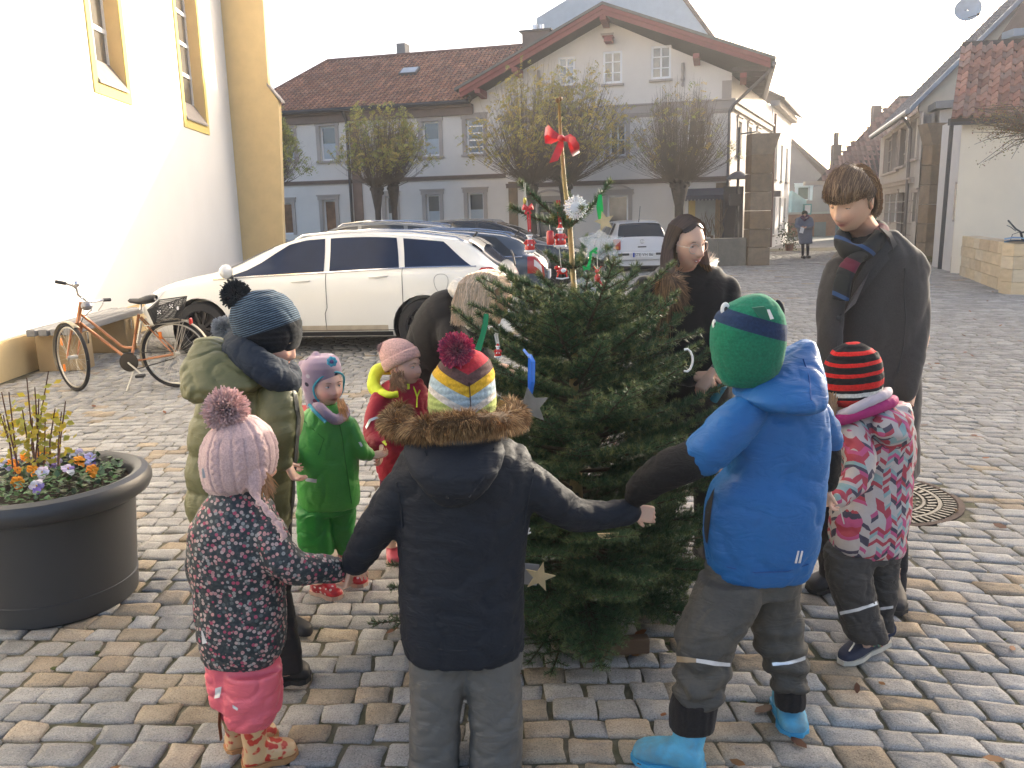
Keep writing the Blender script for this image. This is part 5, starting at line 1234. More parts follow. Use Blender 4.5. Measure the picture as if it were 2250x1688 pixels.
for yy in (16.2,):b=MB();b.tube([Vector((fc2.x+.33*math.cos(a),yy,.35+.33*math.sin(a))) for a in [6.2832*k/28 for k in range(29)]],.02,6,cap=False);b.tube([Vector((fc2.x+1.05+.33*math.cos(a),yy,.35+.33*math.sin(a))) for a in [6.2832*k/28 for k in range(29)]],.02,6,cap=False);b.build('wheels',m_tyre,b2)
b=MB();pts=[[Q_(1515+u*60,655-12*math.sin(u*1.1)-v*4,15.6+v*.25) for v in range(4)] for u in range(8)];b.grid(pts);b.grid([[q-Vector((0,0,.05)) for q in rw] for rw in pts],flip=True);tag(reorigin(b.build('blue_cover',M('cover_blue',(.05,.22,.42),rough=.5))),'crumpled blue plastic cover lying on top of the sandstone block wall','cover')

# ================================================================ CHRISTMAS TREE
def tri_obj(name, V, F, C, mat, parent):
    W = np.array(MW[parent.name].inverted()); V = V @ W[:3, :3].T + W[:3, 3]
    me=bpy.data.meshes.new(name);me.vertices.add(len(V));me.vertices.foreach_set('co',V.ravel().astype(np.float32))
    n=len(F);me.loops.add(n*3);me.loops.foreach_set('vertex_index',F.ravel().astype(np.int32));me.polygons.add(n);me.polygons.foreach_set('loop_start',np.arange(0,n*3,3,dtype=np.int32))
    me.update(calc_edges=True);ca=me.color_attributes.new('Col','FLOAT_COLOR','CORNER');cc=np.ones((n,3,4));cc[:,:,:3]=C[:,None,:];ca.data.foreach_set('color',cc.ravel().astype(np.float32))
    me.materials.append(mat);o=bpy.data.objects.new(name,me);COL.objects.link(o);o.parent=parent;MW[o.name]=MW[parent.name].copy();o['kind']='stuff';return o
rg = np.random.default_rng(5)
def needles(shoots, ln=.021, wd=.0022, step=.0013):
    """shoots: (p0, p1, tipness); returns triangle soup: needles comb forward and outward, flattened above"""
    Vs, Cs = [], []
    for p0, p1, tip in shoots:
        p0, p1 = np.array(p0), np.array(p1); ax = p1 - p0; L = np.linalg.norm(ax)
        if L < .004: continue
        ax /= L;n=max(6,int(L/step));t=rg.random(n);up=np.array([0,0,1.]);s=np.cross(ax,up);s /= max(1e-6,np.linalg.norm(s));u=np.cross(s,ax)
        a=rg.normal(math.pi/2,1.15,n)+(rg.random(n)<.2)*math.pi;R=s[None]*np.cos(a)[:,None]+u[None]*np.sin(a)[:,None]
        e=rg.uniform(.75,1.2,n)[:,None];d=ax[None]*np.cos(e)+R*np.sin(e);l=ln*rg.uniform(.7,1.15,n)[:,None]*(1-.35*t[:,None]**4)
        b=p0[None]+ax[None]*(t[:,None]*L);w=np.cross(d,rg.normal(size=(n,3)));w /= np.linalg.norm(w,axis=1)[:,None];w *= wd*.5
        Vs.append(np.stack([b + w, b - w, b + d * l], 1))
        g = rg.uniform(.65, 1.4, n)[:, None]; tp = np.clip((t[:, None] - .55) * 2.2, 0, 1) * tip
        Cs.append((np.array([[.055, .115, .048]]) * (1 - tp) + np.array([[.26, .27, .09]]) * tp) * g)
    V=np.concatenate(Vs).reshape(-1,3);C=np.concatenate(Cs);return V,np.arange(len(V)).reshape(-1,3),C
m_needle=M('fir_needle',attr=True,rough=.5,var=0,spec=.35);m_wood=M('fir_wood',(.075,.058,.032),rough=.8,var=.3,vs=20,bump=.5,bs=80);m_gold=M('fir_stem',(.34,.24,.09),rough=.55,var=.25,vs=30,bump=.6,bs=120)
ct=thing('christmas_tree','decorated fir christmas tree in the middle of the circle of children','christmas tree',(.24,3.15,0))
TY = 3.15
tipP, midP, baseP = D(1228, 222, TY), D(1262, 640, TY), Vector((.25, TY, .05))
trk=[baseP,Vector((.245,TY,.5)),Vector((.24,TY,.95)),midP,D(1252,499,TY),D(1240,400,TY),D(1232,300,TY),tipP]
b=MB();b.tube(trk[:4],[.032,.027,.019,.011],10);b.tube(trk[3:],[.011,.0098,.0085,.0068,.006],10);tk=b.build('trunk',m_gold,ct,smooth='all')
def trunk_at(z):
    for a, c in zip(trk, trk[1:]):
        if a.z <= z <= c.z: return a.lerp(c, (z - a.z) / (c.z - a.z))
    return trk[-1]
V,F,C=needles([(trk[3],trk[4],.6),(trk[4],trk[5],.8),(trk[5],trk[6],.8),(trk[6],trk[7],1)],.030,.0026,.0016);tri_obj('leader_needles',V,F,C,m_needle,tk)
b = MB(); r = random.Random(4)
for k in range(5):b.ball(tipP+Vector((r.uniform(-.008,.008),r.uniform(-.008,.008),r.uniform(-.004,.012))),.008,6,5)
b.build('buds', M('bud', (.24, .13, .05)), tk)
def branch(p0, p1, sag, dens, tip, nlat, subs=True, r0=.008, pl=None, seed=0, ang=48, latl=.42):
    r = random.Random(seed); sh = []; wood = MB(); pts = []; L = (p1 - p0).length
    for i in range(6): s = i / 5; pts.append(p0.lerp(p1, s) + Vector((0, 0, -sag * math.sin(math.pi * s))))
    wood.tube(pts, [r0 * (1 - .75 * i / 5) for i in range(6)], 6)
    for a, c in zip(pts, pts[1:]): sh.append((a, c, 0))
    sh[-1] = (pts[-2], pts[-1], tip)
    if L > .3: sh = sh[1:]
    ax = (p1 - p0).normalized(); side = ax.cross(Vector((0, 0, 1)))
    if side.length < .1: side = Vector((1, 0, 0))
    side.normalize(); upv = side.cross(ax)
    for k in range(nlat):
        s=.22+.72*k/max(1,nlat-1);q=pts[0].lerp(pts[5],s);i=min(4,int(s*5));q=pts[i].lerp(pts[i+1],s*5-i)
        for sd in (1, -1):
            l=max(.03,latl*L*(1.08-s)*r.uniform(.8,1.15));l=min(l,.27);a=rad(ang+r.uniform(-8,8));d=ax*math.cos(a)+side*sd*math.sin(a)+upv*r.uniform(-.06,.22);d.normalize();e=q+d*l
            sh.append((q, e, tip)); wood.tube([q, e], [r0 * .35, r0 * .18], 4, cap=False)
            if subs and l > .09:
                for m in range(int(l / .052)):
                    s2 = .25 + .65 * m / max(1, int(l / .045) - 1) if l > .12 else .5; q2 = q.lerp(e, s2)
                    for sd2 in (1, -1):
                        l2 = l * .5 * (1.1 - s2) * r.uniform(.7, 1.2)
                        if l2 < .018: continue
                        d2=(d*math.cos(a)+d.cross(upv).normalized()*sd2*math.sin(a)).normalized();sh.append((q2,q2+d2*l2,tip))
    o = wood.build('branch', m_wood, ct, smooth='all')
    V,F,C=needles(sh,.030 if dens<.001 and not subs else .026,.0032 if not subs else .0027,dens if subs else .0005);tri_obj('needles',V,F,C,m_needle,o)
tb_ = lambda x, y, Y: D(x, y, Y)
W1, W2, W3 = D(1252, 499, TY), D(1259, 589, TY), D(1263, 668, TY)
for i,(w_,x,y,Y,n) in enumerate(((W1,1140,398,3.0,0),(W1,1119,454,3.05,1),(W1,1344,397,3.08,1),(W1,1222,450,2.95,0),(W1,1250,430,3.4,0),(W2,1198,554,3.02,0),(W2,1338,545,3.05,2),(W2,1290,520,3.35,1),(W3,1180,602,2.95,1),(W3,1326,650,2.9,1),(W3,1345,610,3.3,1),(W3,1100,590,3.2,3),(W3,1160,640,3.4,2))):
    branch(w_ if i not in (4, 7) else w_, D(x, y, Y), .012, .0009, .9, n, False, .006, seed=i, latl=.5)
def prof(z):return float(np.interp(z,[.12,.3,.55,.85,1.1,1.25,1.33],[.72,.75,.69,.59,.46,.34,.22]))
GA = math.pi * (3 - math.sqrt(5)); r = random.Random(77); NB = 116
for k in range(NB):
    f=k/(NB-1);z=1.21-(1.21-.13)*f**.9;a=k*GA+r.uniform(-.25,.25);el=rad(38-40*f+r.uniform(-7,7));L=prof(z+.06)*r.uniform(.74,1.12)/max(.75,math.cos(el))*.97
    p0 = trunk_at(z); dr_ = Vector((math.cos(a) * math.cos(el), math.sin(a) * math.cos(el), math.sin(el)))
    p1 = p0 + dr_ * L; p1.z = max(p1.z, .07)
    front = dr_.y < .25
    branch(p0,p1,.02+.03*f,.00075 if front else .0011,.75 if f<.5 else .45,int(4+L*8),True,.009,seed=100+k)
# named tips seen against the setts on the left and right
for i,(x,y,Y) in enumerate(((810,1372,2.95),(850,1290,3.1),(848,1240,3.2),(1210,1545,2.62),(1160,1500,2.7),(1545,728,3.0),(1450,655,3.1),(1090,625,3.05),(1030,668,3.0),(1000,735,3.05),(1600,1440,3.1),(1470,900,2.85),(1330,1420,2.6),(1060,610,3.2))):
    e=D(x,y,Y);e.z=max(e.z,.035);zz=max(.14,e.z-.12 if e.z>.4 else e.z+.02);p0=trunk_at(zz);p0=p0.lerp(e,.18)
    branch(p0, e, .02, .0011, .85 if e.z > .9 else .3, 6, True, .009, seed=300 + i)
m_board = M('stand_board', (.12, .068, .036), rough=.8, var=.25, vs=4, stretch=(1, 8, 8), bump=.2)
b = MB(); b.bbox((.36, 2.80, .045), (.24, .045, .06), .004, rad(4)); b.build('stand_board', m_board, ct)
b = MB(); b.bbox((.25, 3.15, .035), (.07, .8, .06), .004, rad(4)); b.build('stand_board', m_board, ct)
b = MB(); b.bbox((.25, 3.15, .115), (.5, .07, .045), .004, rad(4)); b.build('stand_board', m_board, ct)

# ---------------------------------------------------------------- ornaments
m_ored=M('ornament_red',(.55,.02,.015),rough=.25,var=.1,coat=.5);m_ribr=M('ribbon_red',(.65,.03,.03),rough=.3,var=.15,vs=60,sheen=.5);m_ribg=M('ribbon_green',(.0,.42,.08),rough=.35,var=.1)
m_ribb=M('ribbon_blue',(.02,.16,.62),rough=.35,var=.1);m_owh=M('ornament_white',(.85,.85,.84),rough=.5,var=.03);m_owood=M('pale_wood',(.62,.48,.26),rough=.7,var=.15,vs=30)
m_string=M('string_white',(.6,.58,.5));m_film=M('clear_film',(.72,.75,.78),rough=.25,var=.1,vs=20,alpha=.3,bump=.5,bs=40);m_tin=M('tin_star',(.30,.30,.29),rough=.3,metal=.5,var=.2,vs=20,alpha=.75)
def ribbon(mb, pts, w, side=None):
    rows = []
    for i, p in enumerate(pts):
        t_=(Vector(pts[min(i+1,len(pts)-1)])-Vector(pts[max(0,i-1)])).normalized();s_=(side if side is not None else t_.cross(Vector((0,1,0)))).normalized()*(w[i] if isinstance(w,list) else w);rows.append([Vector(p)-s_,Vector(p)+Vector((0,.001,0)),Vector(p)+s_])
    mb.grid(rows); mb.grid([[q + Vector((0, .0015, 0)) for q in rw] for rw in rows], flip=True)
def star(mb, c, R_, rr, th, tilt=0, pts=5, yaw=0):
    M3 = Matrix.Rotation(yaw, 3, 'Z'); o = []
    for k in range(pts*2):a=math.pi/2+tilt+math.pi*k/pts;q=R_ if k % 2==0 else rr;o.append(Vector(c)+M3 @ Vector((q*math.cos(a),0,q*math.sin(a))))
    mb.prism(o, M3 @ Vector((0, th / 2, 0)), M3 @ Vector((0, -th / 2, 0)))
OG = None
def orn(name, label, loc): return thing(name, label, 'ornament', loc)
# bow
bw_=thing('red_bow','shiny red ribbon bow tied round the tip of the christmas tree','bow',D(1230,305,TY-.03));b=MB()
bwp = lambda L: [D(x, y, Y) for x, y, Y in L]
ribbon(b,bwp([(1233,303,3.09),(1215,295,3.07),(1204,285,3.09),(1197,290,3.12),(1199,305,3.12),(1213,308,3.11),(1233,303,3.09)]),[.006,.016,.018,.016,.018,.014,.006],Vector((.15,.3,1)))
ribbon(b,bwp([(1233,303,3.09),(1246,298,3.06),(1256,308,3.05),(1262,328,3.06),(1266,340,3.1),(1262,320,3.13),(1250,308,3.12),(1233,303,3.09)]),[.006,.014,.018,.018,.016,.014,.010,.006],Vector((.8,.3,.4)));b.build('loop',m_ribr,bw_,smooth='all')
b=MB();ribbon(b,bwp([(1233,305,3.08),(1229,325,3.06),(1221,345,3.05),(1216,356,3.05)]),[.008,.016,.017,.016],Vector((1,.1,.25)));ribbon(b,bwp([(1235,305,3.08),(1256,306,3.04),(1266,320,3.03),(1268,330,3.05)]),[.007,.012,.012,.010]);b.build('tail',m_ribr,bw_,smooth='all')
b = MB(); b.ball(D(1233, 304, 3.07), (.014, .012, .012), 8, 6); b.build('knot', m_ribr, bw_, smooth=True)
def hanger(mb, x0, y0, x1, y1, Y, r_=.0014): mb.tube([D(x0, y0, Y), D(x1, y1, Y)], r_, 4)
def figure(name, label, x, y, Y, h, top, ribm, hat=True, body=m_ored):
    t = orn(name, label, D(x, y, Y)); c = D(x, y, Y); b = MB()
    b.lathe([(.001, -.5), (.22, -.48), (.27, -.3), (.2, -.05), (.16, .1), (.001, .14)], (0, 0, 0), 14)
    for s_ in (1,-1):b.tube([(.16*s_,0,.05),(.27*s_,-.1,-.08),(.12*s_,-.2,-.16)],[.07,.065,.05],7)
    if hat: b.lathe([(.15, .30), (.13, .38), (.07, .48), (.02, .55)], (0, 0, 0), 12)
    b.v = [tuple(c + Vector(v) * h) for v in b.v]; b.build('robe', body, t, smooth=50)
    b=MB();b.ball((0,0,.22),(.12,.11,.13),10,8);b.ball((0,-.10,.13),(.11,.06,.13),8,6);b.lathe([(.28,-.52),(.29,-.44),(.26,-.42)],(0,0,0),14);b.lathe([(.17,.27),(.175,.33),(.15,.35)],(0,0,0),12);b.ball((.02,0,.56),.045,6,5)
    for s_ in (1,-1):b.ball((.1*s_,-.02,-.55),(.09,.13,.07),8,6);b.ball((.1*s_,-.22,-.17),.045,6,5)
    b.v = [tuple(c + Vector(v) * h) for v in b.v]; b.build('white_trim', m_owh, t, smooth=50)
    b=MB();b.ball((0,-.09,.23),(.08,.05,.055),8,6);b.v=[tuple(c+Vector(v)*h) for v in b.v];b.build('face',M('tiny_face',(.6,.36,.25)),t)
    b=MB();ribbon(b,[c+Vector((-.003,0,h*.5)),D(top[0]-3,top[1],Y)],.003);ribbon(b,[c+Vector((.003,0,h*.5)),D(top[0]+2,top[1],Y)],.003);b.build('hanging_ribbon',ribm,t)
figure('robed_figure','red and white robed figurine hanging close left of the bare stem',1231,518,3.04,.078,(1227,440),m_ribr)
figure('robed_figure','small red coated figurine with white boots hanging furthest left',1164,531,3.0,.070,(1162,470),m_ribr,hat=False)
figure('robed_figure','tiny red and white figurine hanging low on the left of the fir',1094,770,2.78,.045,(1090,735),m_string)
t=orn('gift_ornament','little red ribbon ornament on a gold string below the upper left branch',D(1160,458,3.0));b=MB();c=D(1160,458,3.0)
for s_ in (1,-1):ribbon(b,[c,c+Vector((.014*s_,-.006,.012)),c+Vector((.02*s_,0,0)),c],.006,Vector((0,.3,1)));ribbon(b,[c,c+Vector((.01*s_,0,-.02))],.004)
b.build('ribbon',m_ribr,t);b=MB();b.ball(D(1153,442,3.0),(.006,.006,.014),8,6);b.build('bell',M('brass',(.5,.4,.08),rough=.3,metal=.8),t);b=MB();hanger(b,1151,400,1153,440,3.0);hanger(b,1155,402,1154,440,3.0);b.build('string',m_string,t)
t=orn('lantern_ornament','small glossy red lantern between the two largest figurines',D(1209,522,3.02));b=MB();b.lathe([(.001,-.026),(.012,-.026),(.014,-.018),(.014,.018),(.010,.024),(.001,.026)],D(1209,522,3.02),12);b.build('lantern',m_ored,t,smooth=40);b=MB();hanger(b,1207,494,1209,508,3.02);b.build('string',m_string,t)
t=orn('snowflake','white paper snowflake just right of the bare stem',D(1265,456,3.06));c=D(1265,456,3.06)
b = MB()
for k in range(8):
    a=math.pi*k/8+.2;u=Vector((math.cos(a),.15*math.sin(3*a),math.sin(a)))*.045;b.tube([c-u,c+u],.0028,4)
    for s_ in (1,-1):b.tube([c+u*.5*s_,c+u*.85*s_+Vector((u.z,0,-u.x))*.22],.002,4);b.tube([c+u*.5*s_,c+u*.85*s_-Vector((u.z,0,-u.x))*.22],.002,4)
b.lathe([(.001,.004),(.02,.003),(.022,0),(.02,-.003),(.001,-.004)],c,10,Matrix.Rotation(rad(90),3,'X'));b.build('paper',m_owh,t)
t=orn('star_bag','clear film bag with pale wooden star on a bright green ribbon',D(1320,500,3.04));b=MB();ribbon(b,[D(1318,428,3.05),D(1315,455,3.03),D(1319,480,3.03),D(1321,493,3.04)],[.005,.008,.008,.005]);ribbon(b,[D(1320,428,3.06),D(1322,460,3.05),D(1322,493,3.05)],[.004,.006,.004]);b.build('ribbon',m_ribg,t)
b = MB(); star(b, D(1328, 487, 3.02), .038, .016, .004, .25); b.build('wooden_star', m_owood, t)
b = MB(); c = D(1318, 535, 3.06); n = 26
fz_=[(0,.05),(.03,.03),(.10,.02),(.06,-.01),(.075,-.05),(.03,-.04),(0,-.06),(-.03,-.045),(-.06,-.05),(-.05,-.015),(-.09,.02),(-.03,.03)]
b.prism([c+Vector((x*.9,0,z)) for x,z in fz_],(0,.012,0),(0,-.012,0));b.build('film_bag',m_film,t)
t=orn('rocking_animal','small red and white wooden animal hanging by the second whorl',D(1235,596,3.0));c=D(1235,596,3.0);b=MB()
b.ball(c, (.02, .008, .012), 10, 7); b.ball(c + Vector((-.018, 0, .012)), (.01, .007, .008), 8, 6)
for s_ in (-1,1):b.tube([c+Vector((.012*s_,0,0)),c+Vector((.018*s_,0,-.022))],[.004,.003],5)
b.build('animal',m_ored,t);b=MB();b.ball(c+Vector((.004,-.007,.003)),(.010,.004,.008),7,5);b.tube([c+Vector((-.022,0,-.024)),c+Vector((0,0,-.028)),c+Vector((.024,0,-.023))],.003,5);b.build('white_trim',m_owh,t);b=MB();hanger(b,1229,548,1233,588,3.0);b.build('string',m_string,t)
t=orn('glass_star','clear glass star on green ribbon hanging right of the bare stem',D(1288,620,3.0));b=MB();star(b,D(1288,622,3.0),.045,.026,.012,.1);b.build('star',m_film,t);b=MB();ribbon(b,[D(1312,545,3.04),D(1298,556,3.02),D(1296,575,3.02),D(1290,592,3.0)],.005);ribbon(b,[D(1300,552,3.02),D(1312,556,3.02)],.004);c=D(1289,590,2.99)
for s_ in (1,-1):ribbon(b,[c,c+Vector((.014*s_,0,.008)),c+Vector((.012*s_,0,-.004)),c],.004,Vector((0,.2,1)))
b.build('ribbon', m_ribg, t)
b=MB();b.prism([D(1303,632,2.99)+Vector((.011*math.cos(a),0,.026*math.sin(a))) for a in [6.28*k/12 for k in range(12)]],(0,.003,0),(0,-.003,0));b.build('mirror_drop',M('mirror_tag',(.5,.5,.52),rough=.2),t)
t=orn('reindeer_ornament','small shiny red animal ornament hanging right of the glass star',D(1313,610,3.0));c=D(1313,611,3.0);b=MB();b.ball(c,(.011,.009,.017),8,6);b.ball(c+Vector((0,0,.023)),(.01,.008,.009),8,6)
for s_ in (1,-1):b.tube([c+Vector((.006*s_,0,.03)),c+Vector((.014*s_,0,.042))],.002,4);b.tube([c+Vector((.006*s_,0,-.01)),c+Vector((.017*s_,-.004,-.026))],[.005,.004],5)
b.build('figure',m_ored,t,smooth=50);b=MB();hanger(b,1312,560,1313,596,3.0);b.build('string',m_string,t)
t=orn('tin_star','crumpled silvery star on a blue ribbon above the fur hood',D(1165,890,2.55));b=MB();star(b,D(1165,893,2.52),.062,.03,.006,.12);b.build('star',m_tin,t)
b=MB();ribbon(b,[D(1158,780,2.58),D(1166,783,2.54),D(1172,795,2.52),D(1171,840,2.51),D(1166,866,2.52)],.006);ribbon(b,[D(1164,786,2.56),D(1163,830,2.54),D(1164,866,2.53)],.005);ribbon(b,[D(1150,768,2.6),D(1160,780,2.57)],.004);b.build('ribbon',m_ribb,t)
t=thing('green_ribbon','dark green ribbon hanging on the left side of the fir above the bobble hat','ribbon',D(1060,740,2.85));b=MB();ribbon(b,[D(1069,690,2.86),D(1066,712,2.85),D(1061,735,2.84),D(1050,770,2.83)],[.008,.010,.009,.011]);b.build('strip',M('ribbon_dkgreen',(.0,.22,.07),rough=.5),t)
t=orn('white_hook','white curved hook shaped ornament on the right side of the fir',D(1510,792,2.85));b=MB();c=D(1508,792,2.83);b.tube([c+Vector((.022*math.cos(a),0,.040*math.sin(a))) for a in [rad(q) for q in (-110,-80,-50,-20,0,20,50,80,110)]],[(.006,.004)]*9,6);b.build('hook',m_owh,t)
t=orn('wooden_star','natural wooden star and grey card hanging low beside the navy coat',D(1182,1262,2.42));b=MB();star(b,D(1186,1268,2.40),.05,.02,.004,-.25);b.build('star',m_owood,t);b=MB();c=D(1165,1262,2.43);M3=Matrix.Rotation(.15,3,'Y');b.box(c,(.05,.002,.07),0,M3);b.build('card',M('grey_card',(.34,.35,.36)),t)
t=thing('white_string_tie','white string tie hanging beside the navy coat','ribbon',D(1157,1190,2.4));b=MB();b.tube([D(1150,1240,2.4),D(1152,1200,2.38),D(1156,1178,2.37),D(1164,1160,2.38)],.003,5);b.tube([D(1146,1168,2.38),D(1155,1175,2.37),D(1166,1170,2.38)],.003,5);b.build('string',m_owh,t)
b=MB();c=D(1336,1172,2.5);b.prism([c+Vector((.034*math.cos(a),0,.018*math.sin(a))) for a in [math.pi*k/10+math.pi for k in range(11)]],(0,.004,0),(0,-.004,0));t=orn('wooden_crescent','pale wooden crescent ornament just below the joined hands',c);b.build('crescent',m_owood,t)

# ================================================================ PEOPLE
from mathutils.bvhtree import BVHTree
def remesh(mb, vox, sm=3, fac=.5):
    me = mb.mesh('t', []); o = bpy.data.objects.new('t', me); COL.objects.link(o)
    m = o.modifiers.new('r', 'REMESH'); m.mode = 'VOXEL'; m.voxel_size = vox
    if sm: k = o.modifiers.new('s', 'SMOOTH'); k.iterations = sm; k.factor = fac
    nm = evalmesh(o); bpy.data.objects.remove(o); n = len(nm.vertices)
    V=np.empty(n*3);nm.vertices.foreach_get('co',V);V=V.reshape(-1,3);N=np.empty(n*3);nm.vertices.foreach_get('normal',N);N=N.reshape(-1,3)
    F = [tuple(p.vertices) for p in nm.polygons]; bpy.data.meshes.remove(nm); return V, N, F
def wrinkle(V, N, amp, fr, an=(1, 1, 1), seed=0):
    an = np.array(an); out = np.empty(len(V))
    for i, v in enumerate(V):
        q=v*an*fr;n1=noise.noise(Vector((q[0]+seed,q[1],q[2])));n2=noise.noise(Vector((q[0]*2.3,q[1]*2.3+seed,q[2]*2.3)))
        c = math.exp(-((n1 + .2 * n2) / .11) ** 2); out[i] = -c * .75 + n2 * .15 + n1 * .6 + .15
    return V + N * (out * amp * .62)[:, None]
BVH = {}
def fix_below(V, z=.004): V[:, 2] = np.maximum(V[:, 2], z); return V
def cloth(name, mat, parent, mb, vox=.008, sm=4, wr=None, fn=None, label=None, ground=False, fac=.5):
    V, N, F = remesh(mb, vox, sm, fac)
    if wr:
        for w in (wr if isinstance(wr, list) else [wr]): V = wrinkle(V, N, *w)
    if fn: V = fn(V, N)
    if ground: V = fix_below(V)
    o_ = MB(); o_.v = V.tolist(); o_.f = F; o_.m = [0] * len(F); o_.c = []
    ob=o_.build(name,mat,parent,smooth='all',label=label);BVH[ob.name]=BVHTree.FromPolygons([tuple(v) for v in V],F);return ob
def hit(ob, x, y, off=.002):
    l, n, i, d = BVH[ob.name].ray_cast(CP, ray(x, y))
    return (l + (n if n.dot(ray(x, y)) < 0 else -n) * off) if l else None
def decal(ob, name, mat, rows, off=.002, col=None, n=8):
    """strip of cloth lying on a garment: rows = two lines of photo points, resampled and laid on the surface"""
    def res(L):L=[Vector((p[0],p[1],0)) for p in L];S=[L[0].lerp(L[-1],0)];ts=np.linspace(0,len(L)-1,n+1);return [L[min(int(t),len(L)-2)].lerp(L[min(int(t),len(L)-2)+1],t-min(int(t),len(L)-2)) for t in ts]
    a, b = res(rows[0]), res(rows[1]); G_ = []; last = None
    for p, q in zip(a, b):
        row = []
        for k in range(4):
            w = p.lerp(q, k / 3); h = hit(ob, w.x, w.y, off)
            if h is None: h = last
            last = h; row.append(h)
        if all(v is not None for v in row): G_.append(row)
    if len(G_) < 2: return None
    m = MB(); m.grid(G_, flip=True); return m.build(name, mat, ob, smooth='all')
def cordon(ob, name, mat, pts, r=.002, off=.001):
    P = [hit(ob, x, y, off) for x, y in pts]; P = [p for p in P if p is not None]
    if len(P) > 1: m = MB(); m.tube(P, r, 5); return m.build(name, mat, ob, smooth='all')
def RP(rows, Y, dep=.8, p=2.4, dy=0):
    """rows (x left, x right, y[, Y, depth]) of a silhouette -> stacked sections with real width and depth"""
    out = []
    for q in rows:
        Yq=q[3] if len(q)>3 else Y;a,b=D(q[0],q[2],Yq),D(q[1],q[2],Yq);hw=(b-a).length/2;dp=q[4] if len(q)>4 else hw*dep;out.append((a.lerp(b,.5)+Vector((0,dy,0)),hw,dp,p))
    return out
def TP(pts):   # (x, y, Y, radius px)
    P, R = [], []
    for x, y, Y, r in pts: c = D(x, y, Y); P.append(c); R.append((D(x + r, y, Y) - c).length)
    return P, R
def limb(mb, pts, n=14, cap=True):
    P,R=TP(pts);Q=crom(P,3) if len(P)>2 else P;rr=list(np.interp(np.linspace(0,len(P)-1,len(Q)),range(len(P)),R));Q=[Vector(q) for q in Q]
    mb.tube(Q, rr, n); mb.ball(Q[0], rr[0] * .98, n, 9); mb.ball(Q[-1], rr[-1] * .96, n, 9); return Q
SKIN = (.62, .37, .25); SKINK = (.70, .44, .31)
m_skin = M('skin', attr=True, rough=.5, var=.06, vs=14, bump=.12, bs=160, bd=.001, spec=.4)
for n_ in m_skin.node_tree.nodes:
    if n_.type=='BSDF_PRINCIPLED':n_.inputs['Subsurface Weight'].default_value=.12;n_.inputs['Subsurface Radius'].default_value=(.012,.005,.003);n_.inputs['Subsurface Scale'].default_value=1.0
def gs(x, s): return math.exp(-x * x / (2 * s * s))
